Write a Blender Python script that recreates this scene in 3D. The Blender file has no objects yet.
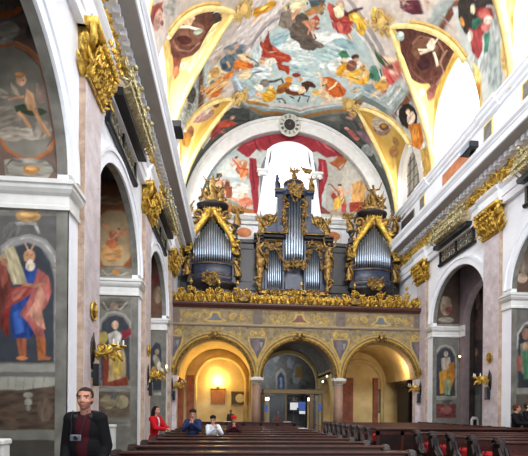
import bpy, math, random
import numpy as np
from mathutils import Vector, Matrix
PI = math.pi
sc = bpy.context.scene
COL = sc.collection
DL, DR, XC = -3.18, 10.02, 3.42          # nave walls and axis
Y1, B, A, W, P = 8.17, 5.5, 0.48, 0.90, 0.14   # pilaster start, bay, jamb strip, pilaster width, projection
VZ, VR = 13.3, 6.6                        # vault springing and radius
LUN = ((16.87, 1.85, 17.6), (21.55, 1.5, 17.45), (11.37, 1.85, 17.6))   # lunettes: centre, half width, crown height at the wall
AT, AW = 3.5, 6.62
YG, YE = 19.8, 24.0                       # gallery front, end wall
# fresco brush strokes: red, green, blue, then the outline points on the painted surface
ART = {
'B': [(220,208,196,51.8,14.92,49.7,16.98,23.6,20.71,-21.4,21.28,-62,16.66,-75,13.61,-56,14.03,-24.7,14.97,8.3,15.09,35.8,14.69),
(216,203,191,-0.6,19.96,-2.9,22.23,-17.5,23.66,-39.5,22.28,-57.1,19.02,-61.1,16.71,-52.4,15.99,-37.6,16.18,-21.7,16.9,-8.1,18.12),
(202,189,176,-64.2,14.01,-25.3,16.65,-33,18.07,-42.3,19.57,-74.2,17.72),
(214,202,190,24.7,16.18,72.1,12.12,86.7,12.48,70.4,14.54,45.1,16.41,37.4,18.09),
(163,154,146,-30.8,21.43,-34.1,19.89,-30,18.84,-21.2,18.02,-10.7,17.25,-5.5,16.69,11.3,16.43,22.2,17.17,33.4,17.89,41.9,18.79,41.8,19.79,28.9,21.81,4.9,23.55,-15.9,23.16),
(214,207,198,-29.1,21.4,-31.9,20.08,-28.1,19.05,-20.2,18.25,-10,17.43,-5.4,16.78,10.4,16.54,20.9,17.33,31.4,18.04,39.7,18.95,39.7,19.87,27.2,21.65,4.5,23.24,-15,22.95),
(183,196,191,-27,21.45,-29.3,20.36,-25.1,19.35,-18.2,18.6,-8.1,17.71,-3.4,16.85,9.1,16.66,18.1,17.55,27.9,18.29,35.8,19.24,35,20.19,25.3,21.58,4.1,23.02,-14.1,22.67),
(210,218,211,12.1,19.38,11.1,20.16,5.2,20.83,-3.5,20.94,-11.3,20.39,-14.7,19.58,-12.7,18.93,-6.6,18.58,1.2,18.54,8.3,18.81),
(223,226,218,17.6,18.32,17.2,18.86,12.1,19.61,3.7,20.16,-4.5,20.19,-8.9,19.77,-7.8,19.22,-1.9,18.72,6.1,18.33,13.3,18.15),
(169,189,185,23.6,19.32,21.4,19.64,15.4,19.86,8.2,19.81,2.5,19.51,0.7,19.17,3.2,18.96,9,18.9,15.9,18.94,21.5,19.07),
(230,230,220,27.5,19.19,26.9,19.54,23.6,19.95,18.7,20.23,14.3,20.24,12.1,20.01,13,19.67,16.4,19.34,21.1,19.1,25.3,19.04),
(201,212,207,6,20.07,4.2,20.48,-1,20.7,-7.5,20.56,-12.7,20.13,-14.5,19.65,-12.3,19.35,-7.2,19.28,-1.1,19.4,3.9,19.67),
(152,178,180,-7.6,18.57,-7.5,18.79,-8.9,19.03,-11.6,19.19,-14.4,19.2,-16.2,19.06,-16.3,18.84,-14.7,18.63,-12,18.49,-9.4,18.47),
(143,169,170,23,18.47,21.9,18.64,19,18.8,15.2,18.85,12.2,18.78,11.1,18.64,12.2,18.49,15.1,18.38,18.8,18.33,21.8,18.35),
(217,221,210,-13.4,20.01,-14,20.34,-16.2,20.5,-19.3,20.41,-21.9,20.1,-23,19.72,-22.3,19.42,-20,19.3,-17.1,19.39,-14.6,19.65),
(168,191,192,-13.4,22.1,-15.5,22.33,-19.6,22.25,-24.1,21.84,-27.2,21.31,-27.7,20.9,-25.5,20.75,-21.5,20.89,-17.2,21.23,-14.2,21.67),
(180,199,199,22.5,21.56,19.4,21.99,10,22.6,-2.6,22.85,-13.3,22.59,-17.6,22.21,-13.7,22.07,-3.6,22.02,8.6,21.82,18.4,21.55),
(109,95,84,-1.5,18.79,-3.7,18.82,-6.3,18.63,-8.3,18.3,-8.9,17.98,-8,17.79,-5.8,17.78,-3.3,17.95,-1.3,18.24,-0.6,18.56),
(93,82,73,4.8,18.7,3.7,18.91,0.7,19.02,-3.1,18.97,-6.2,18.79,-7.3,18.55,-6.1,18.38,-3.1,18.32,0.6,18.36,3.6,18.5),
(111,98,88,8.9,19.01,7.9,19.14,5.1,19.22,1.6,19.21,-1.3,19.11,-2.4,18.97,-1.3,18.86,1.5,18.82,4.9,18.83,7.8,18.9),
(87,76,68,0,17.88,-0.4,18.1,-2,18.26,-4.3,18.27,-6.4,18.13,-7.4,17.9,-7,17.69,-5.3,17.56,-3.1,17.56,-1.1,17.67),
(-1,-4.5,17.37,8,1.333,-0.067,0.867,60,217,180,142,216,207,154,111,95,80),
(-1,2.2,17.95,6.4,1.6,-0.053,0.693,20,216,162,122,168,86,60,199,124,80),
(75,74,80,-1.9,17.01,5,16.92,4.1,17.28,0.2,17.34),
(123,90,60,5.5,17.17,5.1,17.28,3.7,17.37,1.8,17.4,0.1,17.35,-0.7,17.26,-0.3,17.15,1.2,17.08,3.1,17.05,4.7,17.08),
(231,217,164,-9,17.01,-1.9,17.01,-4.4,17.41,-7.4,17.63),
(143,61,51,6.1,17.07,13.1,17.13,16.7,17.34,17.8,17.76,14.9,17.98,11.1,17.97,8.4,17.54),
(163,68,54,8.2,17.46,14.7,17.24,18.9,17.52,17.2,18.17,12.6,18.07),
(109,52,52,13.4,17.25,19.4,16.7,15.9,17.38),
(234,217,184,13,17.22,13,17.38,12.2,17.5,11,17.54,9.9,17.48,9.1,17.34,9.2,17.18,9.9,17.07,11.1,17.03,12.2,17.09),
(201,164,138,12.6,16.93,12.5,17.06,11.8,17.16,10.6,17.2,9.5,17.15,8.8,17.04,8.9,16.92,9.7,16.82,10.8,16.78,11.9,16.82),
(212,168,60,22.8,17.5,21.5,17.66,19.4,17.72,17.4,17.65,16.1,17.48,16.1,17.29,17.4,17.14,19.4,17.09,21.4,17.15,22.7,17.3),
(200,153,46,23.5,17.56,23.6,17.73,22.9,17.87,21.7,17.94,20.5,17.9,19.6,17.77,19.6,17.6,20.3,17.47,21.4,17.41,22.7,17.44),
(230,197,94,20.1,17.24,19.6,17.34,18.3,17.42,16.9,17.42,15.7,17.36,15.3,17.26,15.8,17.16,17,17.1,18.5,17.09,19.6,17.14),
(111,58,52,10.2,17.95,13.8,18.22,11.6,18),
(216,165,130,18.7,18.1,19.3,18.18,19.5,18.26,19.2,18.31,18.4,18.31,17.6,18.26,17,18.17,16.8,18.09,17.2,18.05,17.9,18.05),
(217,154,52,-24.2,17.19,-20.1,17.07,-16.1,17,-13.6,17.13,-15.7,17.44,-19.8,17.51,-22.3,17.62),
(233,191,92,-16.7,17.16,-16.6,17.27,-17.6,17.37,-19.2,17.41,-20.8,17.37,-21.8,17.28,-21.8,17.16,-20.8,17.07,-19.2,17.04,-17.6,17.07),
(199,122,40,-19.4,17.48,-19.8,17.58,-20.8,17.61,-22.1,17.57,-23.2,17.46,-23.7,17.34,-23.4,17.25,-22.3,17.22,-21,17.27,-19.9,17.36),
(219,162,74,-14.4,17.05,-14.2,17.14,-14.8,17.22,-15.9,17.27,-17,17.26,-17.7,17.2,-17.8,17.11,-17.2,17.03,-16.2,16.99,-15.1,17),
(230,201,160,-18.8,17.72,-18.9,17.77,-19.4,17.79,-19.9,17.78,-20.4,17.73,-20.6,17.67,-20.4,17.62,-20,17.6,-19.5,17.62,-19,17.66),
(216,170,58,27.3,16.78,27,16.98,26,17.13,24.7,17.15,23.8,17.04,23.4,16.85,23.8,16.65,24.8,16.52,26,16.5,26.9,16.59),
(239,208,106,25.2,16.65,25.4,16.77,25.1,16.87,24.4,16.91,23.6,16.87,23,16.77,22.8,16.66,23.2,16.56,23.8,16.53,24.6,16.56),
(163,60,40,-16.6,18.34,-14.7,18.99,-9.3,19.5,-4.8,19.86,-6.8,20.09,-4.2,20.69,-5.1,21.07,-8.3,20.43,-11.3,19.81,-16.5,19.6,-20.4,19.37),
(140,47,34,-15.3,18.87,-11.9,19.58,-15.8,19.39),
(194,84,58,-14.2,19.11,-8.3,19.62,-9,19.78,-13.4,19.5),
(92,58,44,-16.9,18.29,-15.1,19.86,-14.7,19.86,-16.4,18.3),
(-1,-15.3,19.97,6.533,0.933,0.14,0.793,0,226,194,154,216,206,180,185,168,138),
(239,233,216,-20.1,19.83,-14.5,19.75,-11.6,19.92,-12,20.51,-14.5,20.95,-19.4,20.93,-22.6,20.56),
(230,223,204,-11.5,19.98,-11.8,20.11,-12.6,20.18,-13.8,20.16,-14.8,20.05,-15.3,19.91,-15.1,19.78,-14.2,19.72,-13.1,19.74,-12,19.84),
(201,191,168,-17.8,20.83,-20.6,21.25,-19.9,21.34,-17.1,20.91),
(242,236,220,-13.3,20.9,-9.7,20.71,-10.2,20.61,-13.8,20.79),
(74,88,102,-27.2,18.38,-27.4,18.51,-29.1,18.6,-31.5,18.59,-33.8,18.49,-35,18.34,-34.7,18.21,-33,18.15,-30.6,18.17,-28.4,18.25),
(90,106,112,-36.9,18.13,-30.1,18.23,-24.5,18.49,-27.2,18.78,-32,18.73),
(60,68,80,-33,19.21,-33.6,19.34,-35.1,19.34,-37.1,19.21,-38.6,19,-39.2,18.8,-38.5,18.69,-37,18.7,-35.1,18.82,-33.6,19.02),
(127,143,146,-29.5,18.97,-30.2,19.1,-31.9,19.1,-34.1,18.97,-35.8,18.76,-36.5,18.56,-35.8,18.46,-34,18.47,-31.9,18.6,-30.2,18.78),
(217,168,110,-29.7,18.67,-29.9,18.76,-30.8,18.81,-32.2,18.78,-33.6,18.7,-34.3,18.58,-34.2,18.49,-33.2,18.45,-31.8,18.48,-30.5,18.56),
(224,176,122,-31.5,19.19,-32,19.29,-33.2,19.3,-34.8,19.2,-36.1,19.03,-36.5,18.87,-36,18.78,-34.8,18.79,-33.2,18.88,-32,19.04),
(210,122,52,-33,19.32,-27,19.32,-23.9,19.91,-26.7,20.37,-30.9,20.27),
(226,160,90,-25.3,19.91,-26.3,19.94,-28,19.84,-29.7,19.65,-30.6,19.44,-30.6,19.3,-29.5,19.28,-27.8,19.37,-26.2,19.56,-25.2,19.76),
(192,90,44,-23.5,19.7,-23.8,19.85,-24.8,19.92,-26,19.86,-27,19.7,-27.5,19.52,-27.1,19.37,-26.2,19.32,-25,19.37,-24,19.51),
(-1,-28.9,19.67,8,0,0.427,0.96,20,230,189,142,217,138,60,196,106,52),
(-1,-36.1,19.34,7.467,0,0.513,0.793,-15,230,195,154,85,106,122,138,106,76),
(215,205,184,-17.6,20.74,-18,20.95,-19.4,21.04,-21.3,20.97,-23,20.77,-23.6,20.52,-23.2,20.32,-21.7,20.25,-19.9,20.32,-18.3,20.5),
(226,200,154,-34.3,19.97,-35.8,20.04,-38.2,19.9,-40.7,19.61,-42.3,19.28,-42.3,19.06,-40.8,19.03,-38.4,19.17,-36,19.44,-34.4,19.74),
(91,80,70,-35.7,20.07,-36.2,20.14,-37.6,20.11,-39.3,19.98,-40.7,19.8,-41.2,19.66,-40.6,19.6,-39.2,19.65,-37.5,19.77,-36.2,19.93),
(219,160,80,-47.9,19.78,-41.7,19.61,-35.1,19.87,-38.6,20.48,-45.8,20.37),
(196,106,42,-39.1,20.34,-39,20.56,-40.3,20.67,-42.5,20.62,-44.9,20.42,-46.4,20.16,-46.4,19.95,-45,19.87,-42.8,19.94,-40.5,20.11),
(217,138,60,-44.6,20.36,-45.2,20.48,-46.8,20.45,-48.7,20.26,-50.2,20,-50.6,19.77,-49.8,19.66,-48.2,19.71,-46.4,19.88,-45,20.13),
(230,178,122,-35.7,20.32,-36.3,20.42,-37.7,20.41,-39.4,20.28,-40.8,20.07,-41.3,19.89,-40.7,19.8,-39.3,19.82,-37.6,19.95,-36.2,20.14),
(185,201,203,-31.9,20.32,-27.7,20.44,-22.1,21.62,-19.8,22.13,-24.1,21.94,-29.7,21.09),
(223,230,224,-31.2,20.4,-23.4,21.87,-22.8,21.83,-30.6,20.38),
(224,166,124,-23.7,20.39,-24.2,20.55,-25.7,20.59,-27.6,20.49,-29.2,20.3,-29.9,20.08,-29.3,19.94,-27.8,19.92,-25.9,20.01,-24.3,20.19),
(239,200,160,-24.3,20.25,-24.5,20.34,-25.2,20.38,-26.2,20.33,-27,20.22,-27.3,20.1,-27,20.01,-26.3,19.98,-25.4,20.03,-24.6,20.13),
(110,103,92,-14.1,21.35,-14.6,21.53,-16,21.62,-17.9,21.56,-19.6,21.38,-20.3,21.16,-19.8,20.99,-18.4,20.92,-16.5,20.98,-14.9,21.14),
(94,87,76,-12.4,21.65,-12.7,21.8,-13.9,21.88,-15.5,21.84,-16.9,21.7,-17.5,21.52,-17.2,21.38,-15.9,21.31,-14.4,21.35,-13,21.48),
(213,154,48,-17.7,22.06,-14.8,21.73,-8.7,21.84,-5,22.43,-8.8,22.7,-15.2,22.57),
(232,189,88,-9.4,22.11,-9.9,22.27,-11.3,22.35,-13.3,22.32,-14.9,22.17,-15.7,21.99,-15.2,21.84,-13.7,21.77,-11.8,21.81,-10.2,21.94),
(233,207,160,-25.2,22.03,-18.7,22.1,-16.4,22.39,-19.5,22.58,-24,22.31),
(217,176,124,-16.7,21.96,-17,22.11,-18,22.18,-19.3,22.13,-20.5,21.99,-21,21.8,-20.7,21.66,-19.7,21.6,-18.4,21.64,-17.2,21.78),
(138,90,52,-8.1,21.44,-3.5,21.2,1.3,21.16,3.3,21.8,-1.3,22.13,-6.5,22),
(106,64,36,0.4,21.93,-0.4,22.05,-2.4,22.09,-4.9,22.03,-7,21.9,-7.7,21.76,-6.9,21.66,-4.9,21.64,-2.4,21.7,-0.4,21.8),
(180,112,46,-2,21.59,-2.4,21.75,-3.7,21.85,-5.6,21.85,-7.2,21.74,-8,21.58,-7.6,21.42,-6.2,21.34,-4.4,21.34,-2.8,21.43),
(-1,-1.4,21.32,6.533,0.933,-0.047,0.887,0,224,182,136,216,137,44,201,205,208),
(216,220,218,2.1,21.68,1.9,21.84,0.8,21.96,-0.8,21.98,-2.1,21.88,-2.8,21.73,-2.6,21.57,-1.5,21.46,0,21.45,1.4,21.53),
(76,48,38,2.6,21.4,6.9,21.04,9.8,21.49,6.2,21.73,3.5,21.93),
(61,38,32,3.2,21.9,0.8,22.36,1.4,22.43,3.8,21.96),
(61,38,32,6.1,21.89,7.8,22.27,8.4,22.22,6.7,21.84),
(88,64,52,-5.8,21.33,-6.1,21.44,-7.3,21.51,-8.8,21.49,-10.1,21.4,-10.7,21.28,-10.4,21.17,-9.2,21.12,-7.7,21.13,-6.4,21.21),
(106,90,80,-6.7,22.53,-3.7,22.91,-3.2,22.83,-6.2,22.46),
(-1,15,21.55,8.4,2.4,-0.36,1.08,-20,232,189,146,182,89,44,207,122,64),
(-1,10.8,22.01,8,2.133,-0.267,1.067,50,236,199,156,233,207,166,217,176,120),
(181,86,42,14.9,21.02,20.3,20.74,24.6,21.14,21.5,21.61,17.2,21.58),
(208,122,60,20.9,21.24,20.3,21.36,18.8,21.45,17,21.46,15.6,21.39,15.1,21.27,15.7,21.16,17.2,21.09,19,21.08,20.4,21.13),
(236,210,164,8.6,20.63,12.4,21.54,13.3,21.47,9.4,20.57),
(233,203,160,13.4,21.76,20.3,21.55,22.8,21.68,16.3,22.13),
(214,168,120,6.2,22.8,11.1,22.05,10.4,21.96,5.4,22.69),
(63,122,90,15.4,19.19,18.2,18.85,20.2,19.07,17.6,19.32),
(74,52,40,24.5,18.88,24.4,18.98,23.8,19.08,22.8,19.14,21.8,19.14,21.2,19.07,21.3,18.97,21.9,18.88,23,18.82,23.9,18.82),
(-1,22.9,19.48,7.2,2.4,-0.42,0.9,10,226,186,140,201,136,44,138,90,64),
(213,147,38,17.2,19.91,19.8,19.43,23.5,19.68,23.5,20.04,19.4,20.41),
(230,176,68,23.8,19.78,27.9,19.16,31.7,19.34,30.6,19.92,25,20.19),
(122,76,60,24.7,19.26,24.7,19.4,23.8,19.53,22.5,19.61,21.2,19.6,20.5,19.51,20.6,19.37,21.4,19.24,22.7,19.16,24,19.17),
(226,192,138,23.7,19.91,23.5,20.06,22.4,20.22,20.8,20.32,19.3,20.31,18.4,20.21,18.6,20.06,19.7,19.91,21.3,19.82,22.8,19.82),
(216,160,82,30.7,19.79,30.5,19.94,29.2,20.13,27.3,20.27,25.6,20.31,24.6,20.22,24.8,20.06,26.1,19.89,28,19.76,29.7,19.72),
(-1,30.4,19.56,5.6,2.333,-0.467,0.653,-20,232,196,154,226,174,74,216,154,60),
(95,138,120,34.8,18.86,34.9,19.02,34.2,19.19,32.9,19.29,31.5,19.29,30.7,19.19,30.6,19.03,31.3,18.87,32.5,18.77,33.9,18.77),
(62,106,84,38.8,18.74,39,18.92,38.4,19.11,37.1,19.23,35.7,19.22,34.7,19.1,34.4,18.92,35.1,18.74,36.3,18.63,37.7,18.63),
(194,104,90,35.4,18.36,40.5,17.81,44.4,18.09,42.8,18.71,37.9,18.94),
(217,138,124,42.3,18.24,41.7,18.38,40.3,18.5,38.7,18.54,37.4,18.5,37,18.39,37.6,18.26,39,18.15,40.6,18.11,41.9,18.14),
(232,203,176,38.2,18.02,38.4,18.16,37.7,18.32,36.5,18.43,35.1,18.44,34.3,18.35,34.1,18.2,34.8,18.05,36,17.95,37.3,17.94),
(90,58,42,29.7,18.19,37.2,18.35,37.5,18.27,30,18.11),
(79,127,108,37,19.25,37,19.36,36.4,19.48,35.3,19.58,34.3,19.6,33.6,19.55,33.6,19.44,34.3,19.32,35.3,19.23,36.3,19.21),
(217,154,74,40.6,19.28,40.6,19.42,39.7,19.61,38.1,19.76,36.5,19.81,35.6,19.75,35.6,19.6,36.6,19.42,38.2,19.28,39.7,19.22),
(233,199,154,37.6,19.82,37.7,19.96,36.9,20.13,35.5,20.26,34.1,20.28,33.3,20.2,33.3,20.05,34.1,19.89,35.4,19.78,36.8,19.75),
(143,164,172,37.1,20.12,36.9,20.3,35.4,20.53,33.2,20.73,31.1,20.8,30,20.73,30.3,20.56,31.8,20.34,34,20.16,36,20.07),
(200,116,108,46,18.27,46.2,18.41,45.6,18.58,44.3,18.71,42.9,18.75,42,18.67,41.8,18.52,42.4,18.35,43.7,18.23,45,18.2),
(111,122,118,-30.8,21.5,-15.8,23.24,5.2,23.7,26.5,22,32.7,20.51,46.8,20.12,49.6,17.89,52.4,17.9,49.6,20.35,34.2,20.93,27.6,22.37,5.8,24.1,-16.6,23.69,-33,21.77),
(185,192,184,-31,21.54,-16,23.13,4.9,23.53,26.2,21.85,31.8,20.5,31.1,20.47,25.7,21.78,4.7,23.41,-15.9,23.02,-30.6,21.46),
(154,116,72,-28.7,21.97,-15.8,23.47,5.4,23.86,27.2,22.17,33.4,20.78,32.6,20.74,26.6,22.07,5.2,23.7,-15.6,23.32,-28.2,21.87),
(168,176,170,31.4,20.56,46.7,20.06,49.6,17.91,48.7,17.95,46,20,31.5,20.42),
(207,210,200,32.3,20.44,45.6,19.87,48.2,18.05,47.8,18.06,45.3,19.85,32.3,20.38),
(108,112,106,-14.4,23.87,-16,23.98,-20.2,23.84,-25.2,23.47,-29.2,23.02,-30.5,22.71,-28.8,22.69,-24.6,22.91,-19.7,23.25,-15.8,23.6),
(119,117,108,33.3,22.08,32.4,22.32,28.9,22.77,24.1,23.21,20,23.46,18.1,23.45,19.3,23.22,22.9,22.84,27.6,22.43,31.5,22.13),
(75,79,75,-32.7,22.69,-33,22.93,-34.9,23.02,-37.8,22.91,-40.6,22.64,-42.1,22.33,-41.7,22.11,-39.7,22.07,-36.8,22.18,-34.2,22.41),
(141,133,120,-59.2,24.05,-47,24.09,-41.1,24.01,-47.1,24.26,-56.2,24.79),
(143,149,142,35.5,23.46,42,22.58,59.3,22.31,61,23.17,51.8,23.64),
(168,170,160,53.4,22.74,52.7,23.07,51,23.36,48.8,23.49,47.1,23.4,46.6,23.14,47.3,22.83,49,22.57,51.1,22.45,52.8,22.51),
(181,80,60,34.7,22.85,34.7,23,34,23.17,32.7,23.29,31.5,23.31,30.8,23.23,30.8,23.08,31.6,22.92,32.8,22.81,34,22.78),
(198,122,92,38.8,22.74,38.4,22.9,37.1,23.05,35.4,23.14,34,23.11,33.5,23,33.9,22.85,35.2,22.71,36.9,22.63,38.3,22.64),
(156,74,68,42.7,22.7,42.1,22.86,40.7,23,39,23.06,37.7,23.01,37.3,22.88,37.9,22.73,39.3,22.61,41,22.55,42.3,22.59),
(124,106,100,34.5,22.39,34.3,22.55,33,22.76,31.2,22.93,29.5,22.99,28.6,22.92,28.8,22.76,30.1,22.57,31.9,22.41,33.5,22.34),
(201,138,108,32.8,21.92,33,22.09,32.3,22.27,31.1,22.37,29.9,22.37,29,22.25,29,22.08,29.6,21.91,30.8,21.82,32,21.82),
(201,102,74,-37.6,22.64,-37.9,22.82,-39.8,22.86,-42.4,22.73,-44.9,22.47,-46.1,22.2,-45.7,22.04,-43.8,22.04,-41.2,22.18,-38.8,22.4),
(217,138,84,-35,22.67,-35.2,22.81,-36.5,22.86,-38.3,22.78,-40,22.62,-40.9,22.43,-40.7,22.3,-39.4,22.27,-37.6,22.35,-35.9,22.5),
(156,64,52,-41.5,22.8,-41.2,23.04,-42.2,23.19,-44.2,23.18,-46.4,23.01,-48,22.75,-48.3,22.51,-47.2,22.39,-45.2,22.42,-43.1,22.57),
(224,160,112,-32.4,23.4,-32.9,23.47,-34.2,23.43,-35.7,23.3,-37,23.14,-37.4,23,-36.9,22.95,-35.7,23,-34.1,23.12,-32.9,23.27),
(184,96,64,-45.5,22.99,-44.7,23.3,-45.1,23.49,-46.5,23.47,-48.4,23.25,-50,22.91,-50.7,22.59,-50.3,22.43,-48.9,22.46,-47.1,22.68),
(219,168,138,-30.6,22.89,-31.1,23,-32.3,23,-33.8,22.89,-35,22.71,-35.5,22.54,-35,22.44,-33.8,22.45,-32.3,22.56,-31.1,22.73),
(141,154,150,-52.4,17.99,-46.6,18.21,-48.2,21.65,-56.2,20.73),
(109,74,54,-50.7,18.15,-48.4,18.26,-50.8,20.66,-54.1,20.3),
(196,205,198,-47.8,18.21,-44.9,18.25,-46.8,20.74,-49.2,20.49),
(154,164,158,46.2,20.4,49.2,17.93,57.5,17.76,54.4,20.24),
(123,76,52,49.8,20.26,51.7,18.1,54.6,18,52.5,20.2),
(198,204,196,47.2,20.24,49.5,18.03,48.8,18.05,46.4,20.27),
(154,162,156,45.1,15.71,47,14.59,52.1,14.13,52,15.39),
(122,74,56,48.9,15.44,50.2,14.3,52.1,14.13,51.7,15.34),
(184,192,186,44,15.71,45,14.75,47,14.59,46.1,15.7),
(169,173,164,-53.9,20.06,-58,20.4,-63.4,20.17,-67.9,19.47,-69.1,18.72,-66.7,18.25,-62.2,18.1,-57.4,18.27,-53.9,18.73,-52.5,19.39),
(74,74,68,-54.5,19.44,-56.7,19.57,-59.8,19.4,-62.6,19,-63.9,18.56,-63.1,18.27,-60.8,18.21,-57.8,18.37,-55.3,18.69,-54,19.1),
(-1,-61.7,19.12,12.6,-1.8,1.56,0.9,5,226,210,180,185,180,160,143,148,136),
(200,204,192,-63.1,19.33,-64.6,19.59,-67.1,19.55,-69.5,19.21,-70.8,18.74,-70.5,18.35,-68.8,18.16,-66.4,18.21,-64.2,18.49,-63,18.9),
(233,202,122,-65.2,16.74,-73.4,19.08,-71.7,19.33,-63.9,16.88),
(168,173,168,61,18.8,63.1,19.08,62.8,19.55,60.1,20.02,56.2,20.27,52.6,20.18,50.8,19.81,51.3,19.35,53.9,18.96,57.5,18.76),
(43,36,31,60.3,18.77,62.3,19.03,62.1,19.44,59.8,19.84,56.3,20.04,53.1,19.95,51.4,19.63,51.8,19.22,53.9,18.89,57.2,18.72),
(230,205,180,60.5,19.04,60.9,19.25,60.4,19.47,59.3,19.61,57.8,19.6,56.7,19.46,56.3,19.24,56.8,19.04,58,18.91,59.4,18.92),
(226,196,164,56.7,19.1,57,19.18,56.8,19.28,56.2,19.36,55.4,19.38,54.8,19.35,54.6,19.26,54.8,19.16,55.3,19.09,56.1,19.07),
(200,116,42,59.4,19.7,63.6,18.84,70.6,19.03,72.1,19.56,67.1,20.06),
(217,142,60,66.6,19.23,67.7,19.41,67.7,19.63,66.5,19.8,64.7,19.86,63,19.77,62,19.57,62.1,19.35,63.2,19.2,64.9,19.15),
(184,192,182,59.3,20.16,61.4,19.7,68.4,20.17,64.6,20.78),
(223,216,204,78.6,19.07,81.7,19.26,83,19.51,81.8,19.74,78.6,19.84,74.8,19.73,72,19.47,71,19.19,72.1,19.01,74.9,18.97),
(200,160,80,72.1,19.56,74.4,18.87,87.6,18.89,85.2,19.69),
(207,210,204,50.3,14.59,64.3,12.77,74,13.29,91.4,13.99,75.4,15.3,61.9,15.11),
(59,53,48,60.8,13.77,64,13.97,64.7,14.27,62.6,14.57,58.6,14.71,54.2,14.62,51.4,14.35,51,14.03,53,13.8,56.7,13.71),
(64,58,56,62.8,13.23,63.2,13.37,62.3,13.58,60.4,13.78,58.2,13.88,56.6,13.85,56.2,13.7,57.1,13.5,59,13.31,61.1,13.21),
(185,191,186,73,13.41,77.5,13.7,78.9,14.08,76.3,14.43,70.8,14.54,65.1,14.32,61.4,13.9,60.7,13.5,63,13.27,67.6,13.25),
(201,206,201,73.1,14.26,75.1,14.56,75.3,14.87,73.6,15.07,70.6,15.05,67.8,14.81,66.1,14.47,66.1,14.17,67.7,14.02,70.3,14.06),
(169,178,174,81,13.62,85.5,13.78,87.4,14.02,85.6,14.29,80.8,14.44,75.4,14.35,71.5,14.08,70.3,13.79,71.9,13.6,75.8,13.55),
(232,217,180,58,13.89,58.4,13.96,58.4,14.03,57.8,14.08,57.1,14.09,56.4,14.05,56,13.98,56.1,13.91,56.6,13.86,57.3,13.85),
(154,60,56,57.9,13.86,62.9,13.35,65.6,13.43,65.6,13.88,65.8,14.25,62.9,14.41,61.3,14.03),
(196,106,96,63.5,13.5,63.8,13.59,63.2,13.71,62,13.84,60.7,13.91,59.7,13.9,59.5,13.81,60.1,13.69,61.3,13.57,62.6,13.5),
(63,117,96,59,14.2,60.8,13.87,62.6,13.89,62.3,14.23,60.6,14.34),
(176,76,74,59.3,14.48,61.7,14.3,64.3,14.02,69.2,14.34,69.8,14.62,65.8,14.75),
(207,128,120,66.7,13.7,66.4,13.83,65.5,13.96,64.3,14.03,63.3,14.02,62.8,13.93,63.1,13.8,64,13.68,65.2,13.61,66.2,13.62),
(74,128,104,65.8,14.01,67.3,13.76,71.2,14.1,70.4,14.29),
(236,220,204,65,13.48,65.6,13.5,65.7,13.58,65.1,13.7,64.2,13.8,63.3,13.85,62.6,13.82,62.6,13.73,63.1,13.62,64,13.52),
(230,221,204,62.6,14.44,63.2,14.52,63.1,14.62,62.5,14.69,61.6,14.7,60.6,14.66,60.1,14.58,60.1,14.48,60.7,14.42,61.7,14.4),
(217,154,74,56.6,14.49,57.4,14.53,57.7,14.58,57.4,14.62,56.6,14.65,55.7,14.64,54.9,14.61,54.6,14.56,54.9,14.51,55.7,14.49),
(230,198,120,61.9,12.85,70.1,12.03,92.7,12.48,89.4,13.36,77.3,13.68),
(217,176,80,63.4,12.86,80.6,13.67,82,13.49,64.6,12.74),
(201,138,60,79.7,12.83,81.2,12.91,81.7,13.02,80.9,13.12,79.1,13.17,77.1,13.15,75.6,13.06,75.2,12.95,76,12.86,77.7,12.82),
(184,116,44,73.5,12.63,74.4,12.69,74.8,12.75,74.4,12.79,73.4,12.8,72.2,12.77,71.3,12.71,71,12.65,71.4,12.6,72.3,12.6),
(233,204,128,67.7,14.88,72.9,14.67,85.2,14.92,82.1,15.38),
(208,138,60,79.3,14.86,80.8,14.93,81.3,15.04,80.6,15.15,79,15.2,77.1,15.17,75.6,15.07,75.2,14.96,75.9,14.87,77.4,14.83),
(92,48,56,31.3,15.78,38.4,15.28,42,15.55,38,15.91,33.8,16.02),
(116,64,72,37.3,15.6,37.3,15.7,36.5,15.82,35.2,15.91,34,15.94,33.2,15.9,33.3,15.8,34.1,15.68,35.4,15.59,36.6,15.56),
(216,180,156,39.8,15.18,41.8,15.02,43,15.39),
(154,80,68,-72,13.45,-63.7,14.06,-67.4,14.26,-72.5,14.23,-75,13.61),
(201,154,136,-67.9,14.38,-69.8,14.43,-71.9,14.35,-73.4,14.17,-73.5,13.99,-72.4,13.86,-70.4,13.83,-68.4,13.9,-67.1,14.04,-66.9,14.22),
(185,178,168,-58,14.78,-59.2,14.89,-61.6,14.8,-64.2,14.55,-66.1,14.24,-66.4,14.01,-65,13.94,-62.6,14.04,-60.1,14.26,-58.4,14.54),
(-1,-40.1,18.42,6.4,-0.4,0.44,0.6,30,228,188,148,106,120,136,200,168,120),
(-1,-26,19.36,5.5,0.367,0.257,0.623,-10,232,200,164,224,164,88,200,122,72),
(-1,-42.7,19.3,6.8,-0.4,0.56,0.64,60,224,180,140,200,136,80,228,208,160),
(-1,-37.4,20.44,6.233,-0.367,0.44,0.697,10,232,196,156,232,220,192,184,120,80),
(-1,-30.9,19.9,5.333,0,0.3,0.567,-40,226,184,144,216,200,168,138,152,160),
(-1,-48.9,19.45,6.6,-0.367,0.623,0.623,30,220,172,128,192,122,64,224,176,112),
(-1,-23.8,20.15,5.867,0,0.22,0.66,15,236,208,172,196,204,200,216,138,72),
(-1,-9.4,22.11,5.5,0.733,0.073,0.77,-20,232,192,144,216,160,64,232,204,128),
(-1,-7.1,21.45,4.5,0.6,0.03,0.6,40,216,168,128,122,90,64,176,128,80),
(-1,19,19.47,4.333,1.667,-0.233,0.5,-20,232,196,156,216,154,56,96,120,104),
(-1,27.1,19.21,4,1.333,-0.3,0.433,20,228,188,144,224,176,80,168,92,64),
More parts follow.
